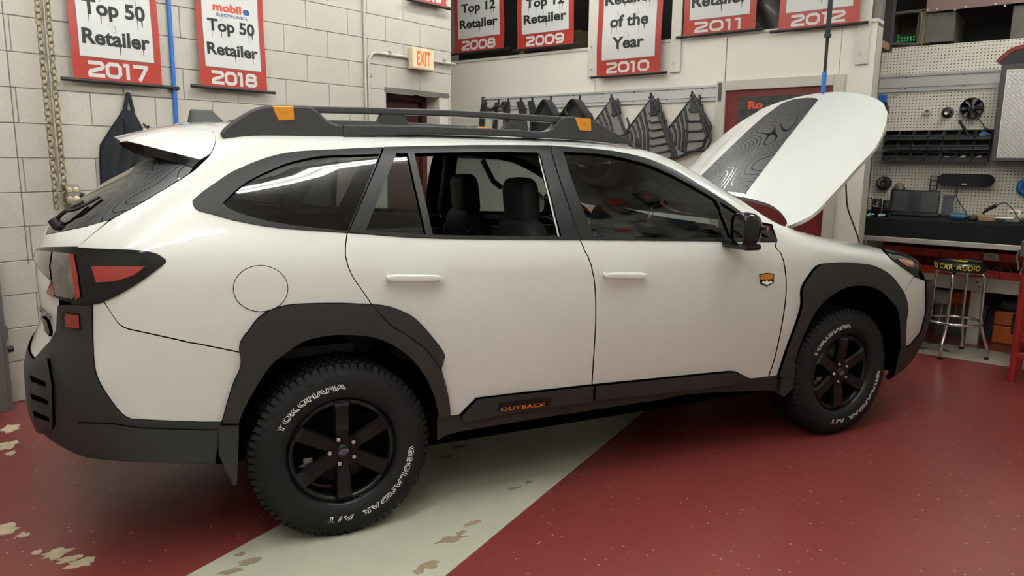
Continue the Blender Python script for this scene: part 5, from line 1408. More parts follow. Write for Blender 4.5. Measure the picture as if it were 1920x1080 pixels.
o = thing('wall_conduit', 'straight painted conduit rising to the ceiling left of the exit door', 'conduit', uv(0, WL+.015), RL)
MB().cyl((a, 0, .3), (a, 0, CEIL), .012, n=10).build('pipe_run', 'conduit', o)
P_ = [lw(*p, v=WL+.016) for p in ((692, 200), (691, 120), (694, 106), (703, 99), (716, 100), (780, 111), (845, 122))]
o = thing('bent_conduit', 'bent painted conduit feeding the exit sign', 'conduit', uv(0, WL+.016), RL)
pp = [(P_[0][0], 0, .3)]+[(p[0], 0, p[1]) for p in P_[1:]]
zz = P_[4][1]; pp = [(P_[1][0], 0, .3), (P_[1][0], 0, zz-.12), (P_[1][0]+.01, 0, zz-.06), (P_[1][0]+.05, 0, zz-.012), (P_[1][0]+.11, 0, zz), (UC+.03, 0, zz)]
MB().tube([Vector(p) for p in bez(pp, 6)][0:1]+[Vector(p) for p in bez(pp[1:5], 6)]+[Vector(pp[5])], .0135, n=10).build('pipe_run', 'conduit', o)
for (x, y) in ((728, 103), (830, 120)):
    a, z = lw(x, y); MB().box(a-.010, a+.010, -.016, .012, zz-.018, zz+.03, b=.003).build('pipe_clamp', 'steel', o)
a = P_[1][0]; zc = lw(690, 141)[1]; MB().box(a-.005, a+.035, -.010, .012, zc-.014, zc+.014, b=.003).build('pipe_clamp', 'steel', o)
# exit sign
a0, z1 = lw(773, 88, v=WL+.09); a1, z0 = lw(814, 133, v=WL+.09); z1 = lw(795, 91, v=WL+.09)[1]; z0 = lw(795, 131, v=WL+.09)[1]
ex = thing('exit_sign', 'cream box exit sign with orange letters over the recessed doorway', 'exit sign', uv(0, WL), RL)
MB().box(a0, a1, -.09, -.034, z0, z1, b=.006).build('sign_box', 'cream', ex)
MB().box(a0+.012, a1-.012, -.093, -.089, z0+.014, z1-.014).build('sign_face', mat('sign_face', (.72, .62, .44), rough=.4), ex)
MB().box((a0+a1)/2-.05, (a0+a1)/2+.05, -.036, 0, (z0+z1)/2+.03, (z0+z1)/2+.07).build('mount', 'cream', ex)
text_fit('EXIT', (a0+a1)/2, z0+(z1-z0)*.20, (a1-a0)*.62, (z1-z0)*.62, 'exit_red', ex, -.0945, bold=.0035)
# outlet box
a0, z1 = lw(115, 347); a1, z0 = lw(146, 383); z1 = lw(130, 346)[1]; z0 = lw(130, 382)[1]
ob = thing('outlet_box', 'grey metal outlet box with four cream sockets on the block wall', 'outlet box', uv(0, WL), RL)
MB().box(a0, a1, -.05, 0, z0, z1, b=.006).build('box', 'grey_metal', ob)
MB().box(a0+.003, a1-.003, -.053, -.049, z0+.003, z1-.003, b=.002).build('cover_plate', mat('galv_plate', (.33, .33, .31), rough=.45, metal=.5, noise=.2), ob)
for i in (0, 1):
    for j in (0, 1):
        cx = a0+(a1-a0)*(.27+.46*i); cz = z0+(z1-z0)*(.27+.46*j); s = MB().lathe([(.0, -.057), (.016, -.057), (.018, -.053)], n=16, T=Matrix.Translation((cx, 0, cz))).build('socket', 'cream', ob)
        MB().box(cx-.007, cx-.005, -.058, -.056, cz-.002, cz+.007).box(cx+.005, cx+.007, -.058, -.056, cz-.002, cz+.007).build('socket_slots', 'black', ob)
MB().cyl((a1+.0, -.03, z0+(z1-z0)*.45), (a1+.03, -.03, z0+(z1-z0)*.45), .018, .014, n=12).build('plug', 'black', ob)
# hanging apron
def apron():
    o = thing('shop_apron', 'dark navy work apron hanging from a hook on the block wall', 'apron', uv(0, WL), RL)
    hu, hz = lw(237, 174)
    prof = [(0, .012, .012), (.05, .02, .022), (.14, .03, .03)]
    # outline rows: (z pixel, left x, right x)
    rows = [(208, 227, 246), (222, 219, 254), (238, 208, 262), (255, 197, 270), (272, 186, 272), (300, 185, 262), (330, 186, 256), (360, 187, 255), (400, 188, 255)]
    b = MB(); vs = []; nn = 18
    for (y, xl, xr) in rows:
        ul, z = lw(xl, y); ur, z2 = lw(xr, y); z = (z+z2)/2
        for i in range(nn+1):
            t = i/nn; f = .035+.030*math.sin(t*PI)+.016*math.sin(t*17+y*.01)*(y-195)/120; vs.append((ul+(ur-ul)*t, -f, z))
    for r_ in range(len(rows)): pass
    fs = [(r_*(nn+1)+i, (r_+1)*(nn+1)+i, (r_+1)*(nn+1)+i+1, r_*(nn+1)+i+1) for r_ in range(len(rows)-1) for i in range(nn)]
    b.add(vs, fs, True); bk = [(x, -.008, z) for x, y, z in vs]; b.add(bk, [f[::-1] for f in fs], True)
    ring = [i for i in range(nn+1)]
    b.build('apron_body', 'navy', o)
    top = [lw(x, y) for x, y in ((229, 212), (233, 190), (236, 176), (241, 190), (246, 212))]
    MB().tube([Vector(p) for p in bez([(a, -.03, z) for a, z in top], 6)], .012, n=6).build('neck_strap', 'navy', o)
    f = [lw(x, y) for x, y in ((222, 222), (226, 245), (228, 270), (220, 300))]
    MB().tube([Vector(p) for p in bez([(a, -.075, z) for a, z in f], 6)], [.006]*19, n=6).build('hem_fold', 'navy', o)
    f = [lw(x, y) for x, y in ((262, 232), (268, 238), (272, 237), (268, 246))]
    MB().tube([Vector(p) for p in bez([(a, -.05, z) for a, z in f], 6)], .006, n=6).build('tie_string', 'navy', o)
    MB().tube([(hu-.02, 0, hz+.012), (hu-.02, -.04, hz+.01), (hu, -.045, hz+.002), (hu+.005, -.045, hz+.014)], .004, n=6).build('hook', 'steel', o)
apron()
# steel door track at the left edge
a, z = lw(4, 640, v=WL+.10)
tr = thing('door_track', 'dark steel overhead door track at the foot of the block wall', 'door track', uv(0, WL+.10), RL)
MB().box(a-.10, a-.01, -.05, .05, 0, 1.02, b=.004).box(a-.01, a+.012, -.04, .04, 0, .96).build('track', 'grey_metal', tr)
MB().cyl((a+.012, -.02, .36), (a+.045, -.02, .36), .018, n=12).build('roller', 'black', tr)
MB().box(a+.012, a+.03, -.02, .02, .42, .50, b=.003).build('bracket', 'grey_metal', tr)

# ---- slat rail with hooks and hanging rubber goods on the drywall
rr, za, zb, va, vb = slat_rail('white slat rail with grey end caps on the drywall', 178.5, 203.5, 908, 1351, plane=UB, xm=1000, endcap=True)
def hook(v, z, par): 
    MB().box(v-.009, v+.009, -.034, -.022, z-.03, z+.02, b=.003).tube([(v, -.03, z-.02), (v, -.055, z-.035), (v, -.065, z-.02)], .005, n=6).build('hook', 'black', par)
HOOKS = [(914, 188), (938, 186), (956, 185), (980, 184), (1001, 183), (1036, 181), (1090, 180), (1149, 178), (1223, 175), (1300, 172)]
hk = []
for (x, y) in HOOKS:
    v, z = bw(x, y+3); hook(v, z, rr); hk.append((v, z-.03))
# belts / straps
def strap_item(i, L, w, sk, label):
    v, z = hk[i]; o = thing('rubber_strap', label, 'strap', uv(UB, 0), RB, 'rubber straps on the slat rail')
    pts = [(v-w/2, z+.005), (v+w/2, z+.012), (v+w/2+sk, z-.08), (v+w/2+sk*1.6, z-L), (v-w/2+sk*1.6, z-L+.01), (v-w/2+sk*.8, z-.08)]
    MB().prism(pts, -.062, -.048).build('strap_band', 'rubber', o)
    MB().prism([(v-w*.45+sk*1.2, z-L*.55), (v+w*.45+sk*1.2, z-L*.55), (v+w*.45+sk*1.5, z-L*.85), (v-w*.45+sk*1.5, z-L*.85)], -.072, -.062).build('strap_pad', 'rubber', o)
strap_item(0, .42, .075, -.03, 'short black rubber strap beside the end cap of the slat rail')
strap_item(1, .40, .055, -.02, 'black rubber strap tangled with a knotted band')
strap_item(2, .36, .085, .0, 'wide straight black rubber strap on the slat rail')
strap_item(3, .42, .085, .05, 'slanting black rubber strap with a wide top')
strap_item(4, .46, .075, .03, 'long slanting black rubber strap next to the rolled mats')
v, z = hk[1]; o = thing('knotted_band', 'knotted black rubber band across the straps', 'strap', uv(UB, 0), RB)
MB().tube([Vector(p) for p in bez([(v-.15, -.085, z-.04), (v-.06, -.09, z-.07), (v+.03, -.09, z-.03), (v+.12, -.085, z-.05), (v+.13, -.085, z+.005), (v+.09, -.085, z-.02)], 6)], .016, n=6).build('band', 'rubber', o)
# rolled mats
def rolled(i, w, L, label, nlay=6, hole=False):
    v, z = hk[i]; o = thing('rolled_mat', label, 'rubber mat', uv(UB, 0), RB)
    for k in range(nlay):
        s = 1-k*.15; pts = [(v-w*s/2-.03*(1-s), 0, z-L), (v-w*s/2, 0, z-L*.45), (v-w*s*.33, 0, z-.10), (v-.0, 0, z+.01-.02*k), (v+w*s*.33, 0, z-.10), (v+w*s/2, 0, z-L*.45), (v+w*s/2+.03*(1-s), 0, z-L)]
        c = bez(pts, 5); b = MB(); nn = len(c); y0, y1 = -.16+.012*k, -.04
        d = .010
        vs = [(p.x, y0, p.z) for p in c]+[(p.x, y1, p.z) for p in c]
        inn = [(v+(p.x-v)*(1-d*2/w), y0, p.z-d) for p in c]
        b.add(vs, [(q, q+1, q+1+nn, q+nn) for q in range(nn-1)], True); b.add(vs[:nn]+inn, [(q, q+nn, q+1+nn, q+1) for q in range(nn-1)], True)
        b.build('mat_layer', 'rubber', o)
    MB().prism([(v-w*.44, z-L), (v-w*.40, z-L*.5), (v-w*.25, z-.12), (v, z-.03), (v+w*.25, z-.12), (v+w*.40, z-L*.5), (v+w*.44, z-L)], -.118, -.05).build('mat_core', 'rubber', o)
    if hole: MB().lathe([(.028, -.172), (.020, -.172), (.018, -.15)], n=16, T=Matrix.Translation((v-.05, 0, z-.10)) @ Matrix.Scale(1.9, 4, (0, 0, 1))).build('rolled_end', 'rubber', o)
rolled(5, .30, .40, 'folded black rubber mat forming a smooth arch on the slat rail'); rolled(6, .36, .40, 'rolled black rubber mat with a hole showing in its end', hole=True)
# ribbed floor mats hanging by a corner
M['mat_gap'] = mat('mat_groove', (.20, .19, .175), rough=.5, noise=.2, nscale=15)
def floor_mat_hang(i, px, label, ribs, chev):
    """px: apex, left, bottom-left, bottom-right, right"""
    o = thing('floor_mat', label, 'floor mat', uv(UB, 0), RB)
    P = [bw(*p, u=UB-.06) for p in px]
    MB().prism(P, -.066, -.058).build('mat_sheet', 'mat_gap', o)
    # rim
    rim = MB(); n = len(P)
    rim.tube([(P[k][0], -.064, P[k][1]) for k in range(n)], .013, n=6, closed=True); rim.build('mat_rim', 'rubber', o)
    A, Lf, Bl, Br, Rt = [Vector((p[0], p[1])) for p in P]
    # long ribs fanning from the left edge
    for k in range(ribs):
        t = (k+.6)/(ribs+.5); a = A.lerp(Lf, 1-t*.82); c = Lf.lerp(Bl, .25+.75*t).lerp(Bl.lerp(Br, .55), t*.8)
        m_ = (a+c)/2+Vector((.02, .01))
        MB().tube([Vector((p.x, -.068, p.y)) for p in bez([(a.x, a.y), (m_.x, m_.y), (c.x, c.y)], 5)], .0125, n=6).build('mat_rib', 'rubber', o)
    # nested chevrons
    ax = Bl.lerp(Br, .80)-A; per = Vector((-ax.y, ax.x)).normalized(); axn = ax.normalized(); L = ax.length
    for k in range(chev):
        s = L*(.20+.72*k/max(1, chev-1)); w = .055+.085*k/max(1, chev-1); c0 = A+axn*s
        pts = [c0-per*w*1.05+axn*.02, c0-per*w*.75-axn*.05*0+axn*.045, c0+per*w*.6+axn*.055, c0+per*w*.95-axn*.02, c0+per*w*.95-axn*.09]
        MB().tube([Vector((p.x, -.068, p.y)) for p in pts], .0115, n=6).build('mat_chevron', 'rubber', o)
    pad = [A+axn*.03-per*.03, A+axn*.03+per*.03, A+axn*L*.30+per*.05, A+axn*L*.30-per*.05]
    MB().prism([(p.x, p.y) for p in pad], -.072, -.060).build('heel_pad', 'rubber', o)
    for k in range(3):
        t = .10*(k+1); a = A.lerp(Rt, .10+.02*k)+(A-Rt)*0; c = Br.lerp(Rt, .5+.22*(2-k)); a = A.lerp(Br, .08).lerp(A.lerp(Rt, .15), .5*k)
        MB().tube([Vector((a.x, -.070, a.y)), Vector((c.x, -.070, c.y))], .012, n=6).build('mat_fold', 'rubber', o)
floor_mat_hang(7, [(1149, 184), (1112, 232), (1140, 290), (1190, 292), (1178, 262)], 'smallest ribbed rubber floor mat, hanging next to the rolled mats', 4, 3)
floor_mat_hang(8, [(1224, 181), (1174, 248), (1195, 296), (1256, 300), (1270, 292)], 'ribbed rubber floor mat hanging between the two other ribbed mats', 5, 7)
floor_mat_hang(9, [(1302, 178), (1249, 248), (1268, 296), (1318, 276), (1334, 238)], 'ribbed rubber floor mat hanging next to the red door casing', 5, 5)

# ---- loft contents seen between the banners
v0 = bw(952, 90)[0]; o = tag(place(MB().prism([(v0, ZT+.024), (v0+.07, ZT+.024), (v0+.17, CEIL-.1), (v0+.10, CEIL-.1)], .20, .26).build('leaning_plank', 'wood'), uv(UB, 0), RB), 'weathered plank leaning in the loft between two banners', 'plank')
va_, vb2 = bw(1422, 40)[0], bw(1466, 40)[0]
def bag(u_, v_):
    return (va_-.08+u_*(vb2-va_+.16), .06+.05*math.sin(u_*7+v_*5)+.03*math.sin(v_*13+u_*3), ZT+.023+v_*.62)
b = MB(); b.grid(bag, 16, 20); fr = list(b.v); b.add([(x, y+.10, z) for x, y, z in fr], [f[::-1] for f in b.f[:]], True)
tag(place(b.build('plastic_bag', mat('bag_grey', (.085, .083, .078), rough=.25, noise=.5, nscale=7)), uv(UB, 0), RB), 'grey plastic bag in the loft between the 2011 and 2012 banners', 'plastic bag')
for (x0, x1, h, lab, m_) in ((985, 1040, .3, 'dark carton in the loft behind the 2009 banner', 'board'), (1082, 1100, .34, 'black case in the loft beside the left wooden post', 'black'), (1250, 1285, .22, 'brown carton in the loft between the 2010 and 2011 banners', 'board')):
    a, c = bw(x0, 80)[0], bw(x1, 80)[0]; bx = thing('storage_box', lab, 'box', uv(UB, 0), RB)
    MB().box(a, c+.1, .30, .7, ZT-.04, ZT-.04+h, b=.005).build('carton', m_, bx); MB().box(a-.004, c+.104, .296, .704, ZT-.04+h-.03, ZT-.04+h+.004, b=.004).build('carton_lid', m_, bx)

# ---- strap from the ceiling holding the hood
hp = hood_s(*hood_pick(1542, 174)) if False else hood_s(.02, s_max-.02)
tp = at_y(1555, 0, float(hp[1])); 
qs = hood_pick(1543, 176); hp = hood_s(*qs); 
o = thing('ceiling_strap', 'black webbing strap with a blue end holding up the open hood', 'strap', Vector((float(hp[0]), float(hp[1]), CEIL)))
L1 = CEIL-float(hp[2])
def zy(y): p = at_y(1546, y, float(hp[1])); return float(p[2])-CEIL
b = MB(); b.box(-.018, .018, -.004, .004, zy(67), 0); b.build('webbing', 'strap', o)
MB().box(-.011, .011, -.004, .004, zy(137), zy(60)).build('webbing_tail', 'strap', o)
MB().box(-.016, .016, -.006, .006, -L1+.002, zy(135), b=.002).build('blue_end', 'blue_tape', o)
MB().box(-.022, .022, -.012, .012, zy(70), zy(62), b=.003).build('buckle', 'black', o)
MB().cyl((0, 0, 0), (0, 0, -.04), .03, .01, n=12).build('ceiling_anchor', 'steel', o)
# black cable running from the hood down to the fender
pp = [Vector(at_y(1586, 338, -.62)), Vector(at_y(1587, 365, -.62)), Vector(at_y(1590, 392, -.62)), Vector(at_y(1602, 426, -.64)), Vector(at_y(1612, 455, -.66))]
o = thing('hood_cable', 'thin black cable hanging from the open hood to the fender', 'cable', pp[-1]); MB().tube(bez(pp, 6), .005, n=6).build('cable', 'black', o, True)
# ================================================================== work bench corner
BX = uv(0, 0)
def loc_b(u): return uv(u, 0)
# ---- bench: carpeted top with an aluminium edge, white posts and shelf
bv0, bzt = bw(1611, 411, UBF); bzb = bw(1611, 441, UBF)[1]; BT = bw(1750, 413, UBF)[1]
bench = thing('work_bench', 'long work bench with a black carpeted top along the pegboard wall', 'work bench', uv(UBF, 0), RB)
BW = VR-.15
MB().box(bv0, BW, 0, UP-UBF-.012, bzb, BT, b=.012).build('carpet_top', 'carpet', bench)
ez = bw(1611, 449, UBF)[1]
MB().box(bv0+.02, BW, -.008, .02, ez, bzb+.004, b=.003).build('edge_strip', 'alu', bench)
MB().box(bv0+.03, BW, .02, .05, ez-.005, bzb).build('front_beam', 'white_wood', bench)
# lower shelf for the red bins
US = 5.02
sz1 = bw(1800, 517, US)[1]; sz0 = bw(1800, 543, US)[1]; sv = bw(1640, 517, US)[0]
MB().box(bv0+.02, BW, US-UBF, US-UBF+.04, sz0, sz1, b=.003).build('shelf_front_board', 'white_wood', bench)
MB().box(bv0+.02, BW, US-UBF+.04, UP-UBF-.02, sz1-.03, sz1-.004).build('shelf_board', 'white_wood', bench)
for px in (1826, 1700, 2060):
    a = bw(px, 600, US+.05)[0]; MB().box(a-.045, a+.045, US-UBF+.042, US-UBF+.12, 0, sz1-.031, b=.003).build('bench_leg', 'white_wood', bench)
for (x, y) in ((1812, 528), (1832, 529), (1836, 538)): 
    a, z = bw(x, y, US); MB().cyl((a, US-UBF-.003, z), (a, US-UBF+.002, z), .007, n=8).build('screw', 'black', bench)
MB().box(bv0+.02, BW, UP-UBF-.03, UP-UBF-.015, 0, bzb).build('back_panel', mat('bench_back', (.06, .05, .045), rough=.8, noise=.2), bench)
# ---- open-front bins
def bin_mesh(w, h, d, m):
    """stacking bin: base, back, sloped sides, low front lip; origin front bottom centre, opening towards -y"""
    t = .006; b = MB(); x0, x1 = -w/2, w/2
    b.box(x0, x1, 0, d, 0, t); b.box(x0, x1, d-t, d, 0, h)
    for x in (x0, x1-t):
        pts = [(0, 0), (d, 0), (d, h), (d*.30, h), (0, h*.48)]; n = 5
        vs = [(x, p[0], p[1]) for p in pts]+[(x+t, p[0], p[1]) for p in pts]
        b.add(vs, [list(range(n)), list(range(2*n-1, n-1, -1))]+[((i+1) % n, i, i+n, (i+1) % n+n) for i in range(n)])
    b.box(x0, x1, -.002, t, 0, h*.42); b.box(x0-.003, x1+.003, -.012, .002, h*.36, h*.48, b=.003)
    b.box(x0-.002, x1+.002, d*.28, d, h-t, h)
    return b.mesh('bin_shell', m)
def put_bin(me, loc, label, cat, group, card=None, fill=None):
    o = bpy.data.objects.new('storage_bin', None); COL.objects.link(o); o.location = loc; o.rotation_euler = (0, 0, RB); LOC[o.name] = Matrix.Translation(Vector(loc)) @ Matrix.Rotation(RB, 4, 'Z')
    tag(o, label, cat, group); s = bpy.data.objects.new('bin_shell', me); COL.objects.link(s); s.parent = o
    return o
UK = UP-.15
ROWS = [(266, 244), (282, 262), (303, 283)]
xs_ = [1648, 1677, 1705.5, 1733.5, 1761.5, 1790.5, 1817]
ordw = ['first', 'second', 'third', 'fourth', 'fifth', 'sixth', 'last']; roww = ['top', 'middle', 'bottom']
bw_ = bw(1762, 270, UK)[0]-bw(1733.5, 270, UK)[0]
rowz = [bw(1740, y, UK)[1] for y in (262, 281, 302)]; bh = (rowz[0]-rowz[1])*.985
BM1 = bin_mesh(bw_*.955, bh*.97, .135, 'bin_black')
v00 = bw(1740, 270, UK)[0]-bw_*3.05+bw_*.5
EXTRA = {(0, 5): 'holding a black tube', (0, 6): 'holding a blue and white tool', (2, 6): 'holding clear packets', (2, 4): 'with a white tag', (2, 5): 'with a white tag and packets'}
for r_ in range(3):
    for c in range(7):
        lab = 'black bin, %s in the %s row under the hanging fan' % (ordw[c]+' from the wall end', roww[r_])
        if (r_, c) in EXTRA: lab += ' ' + EXTRA[(r_, c)]
        o = put_bin(BM1, uv(UK, v00+c*bw_+r_*-.004, rowz[r_]), ' '.join(lab.split()[:16]), 'bin', 'black bins on the slat rail')
        if (r_, c) in ((2, 4), (2, 5), (2, 6), (0, 6)): MB().box(-.025, .012, -.014, -.0125, bh*.385, bh*.475).build('paper_tag', 'white_plastic', o)
        if (r_, c) in ((2, 5), (2, 6)):
            for k in range(3): MB().box(-.05+k*.033, -.02+k*.033, .02, .06, .007, bh*.62, b=.004).build('packet', 'clear_plastic' if k != 1 else 'mauve', o)
# black tube and blue-handled tool standing in two of the top bins
v5 = v00+5*bw_; z5 = rowz[0]+.008
tag(place(MB().cyl((.02, .05, .008), (-.075, .04, .16), .012, n=12).cyl((-.075, .04, .16), (-.078, .04, .165), .013, .011, n=12).build('black_tube', 'black'), uv(UK, v5, rowz[0]), RB), 'black plastic tube leaning out of a top row bin', 'tube')
o = thing('blue_tool', 'blue and white hand tool lying in the last top row bin', 'tool', uv(UK, v00+6*bw_, rowz[0]), RB)
MB().tube([(-.05, .05, .03), (0, .045, .055), (.045, .05, .03)], [.012, .02, .012], n=8).build('tool_grip', 'blue', o); MB().tube([(-.02, .05, .06), (.0, .05, .10), (.03, .05, .085)], .008, n=8).build('tool_jaw', 'grey_metal', o)
# red bins under the bench, two rows
zr = [sz1-.003, None]; rb_h = (bw(1800, 483, US)[1]-bw(1800, 516, US)[1]); rb_w = bw(1758, 500, US)[0]-bw(1721, 500, US)[0]
BM2 = bin_mesh(rb_w*.96, rb_h*.97, .24, 'bin_red')
c0 = bw(1740, 500, US)[0]
for r_ in range(2):
    for c in range(-2, 6):
        wrd = {-2: 'at the wall end', -1: 'second from the wall end', 0: 'behind the stool seat rim', 1: 'directly behind the stool', 2: 'just past the stool', 3: 'with a handwritten card' if r_ else 'below the handwritten card', 4: 'next to the red stand', 5: 'beyond the red stand'}[c]
        o = put_bin(BM2, uv(US+.005, c0+c*rb_w, sz1-.003+r_*rb_h), 'red bin %s, %s row under the bench' % (wrd, 'upper' if r_ else 'lower'), 'bin', 'red bins under the bench')
        rg = random.Random(c*7+r_)
        for k in range(4): 
            x = -rb_w*.33+k*rb_w*.2; MB().box(x, x+rb_w*.17, .05, .12, .008, rb_h*rg.uniform(.45, .72), b=.006).build('bin_contents', rg.choice(['black', 'grey_plastic', 'black', 'clear_lens']), o)
        if r_ == 1 and c == 3:
            MB().box(-rb_w*.34, rb_w*.34, -.0165, -.0145, rb_h*.06, rb_h*.42).build('card', 'white_plastic', o)
            text_fit('Tweeter', -.01, rb_h*.26, rb_w*.5, rb_h*.10, 'ink', o, -.0170, shear=.2); text_fit('Pods', .01, rb_h*.10, rb_w*.28, rb_h*.10, 'ink', o, -.0170, shear=.2)
# ---- wire spools under the shelf
UW = 5.20
for (x0, x1, y0, y1, m_, lab) in ((1753, 1779, 546, 576, 'white_plastic', 'white wire spool under the bench behind the stool'), (1784, 1802, 548, 577, 'orange', 'orange wire spool under the bench behind the stool'), (1811, 1829, 553, 575, mat('spool_red', (.45, .04, .02), rough=.5), 'small red wire spool beside the white bench leg')):
    a, z1 = bw(x0, y0, UW); c, z0 = bw(x1, y1, UW); z1 = bw((x0+x1)/2, y0, UW)[1]; zc = (z0+z1)/2; rd_ = (z1-z0)/2
    o = thing('wire_spool', lab, 'spool', uv(UW, 0), RB, 'wire spools under the bench')
    b = MB(); nr = 9
    prof = [(rd_*(.97 if k % 2 else 1.0), a+.01+(c-a-.02)*k/16) for k in range(17)]
    b.lathe(prof, n=24, axis='x', T=Matrix.Translation((0, .10, zc))); b.build('wire_winding', m_, o)
    for e in (a, c-.008): MB().lathe([(.02, e), (rd_*1.08, e), (rd_*1.08, e+.008), (.02, e+.008)], n=24, axis='x', T=Matrix.Translation((0, .10, zc))).build('spool_flange', m_, o)
    MB().cyl((a-.03, .10, zc), (c+.03, .10, zc), .012, n=8).build('spool_rod', 'steel', o)
    MB().tube([Vector(p) for p in bez([((a+c)/2, .10-rd_, zc), ((a+c)/2+.003, .09-rd_, zc-.1), ((a+c)/2-.01, .09-rd_, zc-.24)], 5)], .004, n=5).build('loose_wire', m_, o)
MB_h = None
o = thing('spool_bracket', 'dark bracket carrying the wire spools under the shelf', 'bracket', uv(UW, 0), RB)
a, c = bw(1745, 560, UW)[0], bw(1836, 560, UW)[0]; zq = bw(1790, 562, UW)[1]
for e in (a, c): MB().box(e-.006, e+.006, .07, .13, zq-.03, sz0+.02).build('bracket_arm', 'grey_metal', o)
# ---- orange case on the floor under the bench
a0 = bw(1863, 600, 5.25)[0]; a1 = a0+.34; zt_ = bw(1880, 584, 5.25)[1]
oc = thing('tool_case', 'orange tool case with black lid and latch on the floor under the bench', 'tool case', uv(5.25, 0), RB)
MB().box(a0, a1, 0, .22, .0, zt_*.55, b=.012).build('case_body', 'orange', oc); MB().box(a0, a1, -.002, .22, zt_*.57, zt_, b=.012).build('case_lid', 'orange', oc)
MB().box(a0+.01, a1-.02, .0, .21, zt_, zt_+.10, b=.03).build('case_top', 'black', oc); MB().box(a0+.13, a0+.21, -.016, .0, zt_*.35, zt_*.98, b=.006).build('case_latch', 'black', oc)
# dark boxes in the shadow under the bench
a0 = bw(1748, 610, 5.3)[0]; o = thing('floor_tub', 'dark grey tub on the floor behind the stool legs', 'tub', uv(5.3, 0), RB)
MB().prism([(a0+.02, 0.0), (a0+.38, 0.0), (a0+.40, .30), (a0, .30)], 0, .15).build('tub_body', 'grey_plastic', o); MB().box(a0-.01, a0+.41, -.01, .155, .285, .31, b=.004).build('tub_rim', 'grey_plastic', o)

# ---- stool
fts = [at_z(1762, 674, 0), at_z(1848, 675, 0), at_z(1803, 655, 0)]
sc = at_z(1800, 668, 0)
cu, cv = 4.56, 2.145
szt = float(at_u(1800, 490, 4.56)[2]); szb = float(at_u(1800, 512, 4.38)[2])
print('stool', cu, cv, szt, szb, [f @ U for f in fts], [f @ V for f in fts])
st = thing('bar_stool', 'chrome bar stool with a black printed round seat in front of the bench', 'stool', uv(cu, cv), RB)
SR = .185
b = MB(); b.lathe([(0, szb+.0), (SR*.86, szb), (SR*.99, szb+.018), (SR*1.0, szt-.03), (SR*.96, szt-.008), (SR*.86, szt), (0, szt+.004)], n=40, axis='z'); b.build('seat', mat('vinyl_black', (.012, .014, .012), rough=.25, coat=.4), st)
b = MB(); b.lathe([(0, szt+.006), (SR*.80, szt+.004)], n=40, axis='z'); b.build('seat_disc', mat('seat_print_black', (.03, .02, .02), rough=.3), st)
for (a0_, a1_, m_) in ((.9, 1.6, 'teal'), (1.7, 2.2, 'ink_red'), (2.3, 2.9, 'teal'), (.2, .8, 'banner_white')):
    pts = [(SR*.72*math.cos(t), SR*.72*math.sin(t)) for t in np.linspace(a0_, a1_, 6)]+[(SR*.3*math.cos(t), SR*.3*math.sin(t)) for t in np.linspace(a1_, a0_, 4)]
    MB().add([(x, y, szt+.0068) for x, y in pts], [list(range(len(pts)))]).build('seat_print', m_, st)
MB().add([(x, y, szt+.0072) for x, y in ((-.06, -.07), (.05, -.08), (.03, .05), (.01, .0), (-.02, .06), (-.03, -.01))], [[0, 1, 2, 3, 4, 5]]).build('seat_print', 'yellow', st)
# wrap-around lettering on the side of the cushion
def ring_text(txt, a0, a1, rad, z, h, m_, par):
    L = []
    for ch in txt:
        if ch == ' ': L.append((None, .3*h, 0)); continue
        t = text_mesh(ch, h*1.38, 1.15, bold=.001, align='LEFT'); x0, x1, z0, z1 = centred(t); L.append((t, x1-x0, x0))
    tot = sum(l[1] for l in L)+.18*h*(len(L)-1); pos = 0; b = MB()
    for t, w, x0 in L:
        if t is not None:
            for f in [0]:
                vs = []
                for v in t.v:
                    s = (pos+v[0]-x0)/tot; a = a0+(a1-a0)*s; vs.append((rad*math.cos(a), rad*math.sin(a), z+v[2]))
                b.add(vs, t.f)
        pos += w+.18*h
    return b.build('seat_lettering', m_, par)
ring_text('MEMPHIS CAR AUDIO', R(-202), R(-40), SR*1.008, szb+(szt-szb)*.30, .042, 'yellow', st)
lang = [R(-99), R(-4), R(81), R(176)]
for a in lang:
    ca, sa = math.cos(a), math.sin(a)
    pts = [(.06*ca, .06*sa, szb-.012), (.135*ca, .135*sa, szb-.012), (.162*ca, .162*sa, szb-.03), (.168*ca, .168*sa, szb-.07), (.172*ca, .172*sa, .42), (.176*ca, .176*sa, .30), (.205*ca, .205*sa, .18), (.236*ca, .236*sa, .10), (.242*ca, .242*sa, .02)]
    lg = MB().tube(bez(pts, 4), .0125, n=10).build('leg', 'chrome', st); MB().cyl((.242*ca, .242*sa, 0), (.242*ca, .242*sa, .024), .017, n=12).build('rubber_foot', 'black', lg)
for (z, r_) in ((.275, .195),):
    MB().tube([(r_*math.cos(t), r_*math.sin(t), z) for t in np.linspace(0, 2*PI, 40, endpoint=False)], .0115, n=8, closed=True).build('foot_ring', 'chrome', st)
MB().cyl((0, 0, szb-.02), (0, 0, szb), .10, n=24).build('seat_plate', 'steel', st)

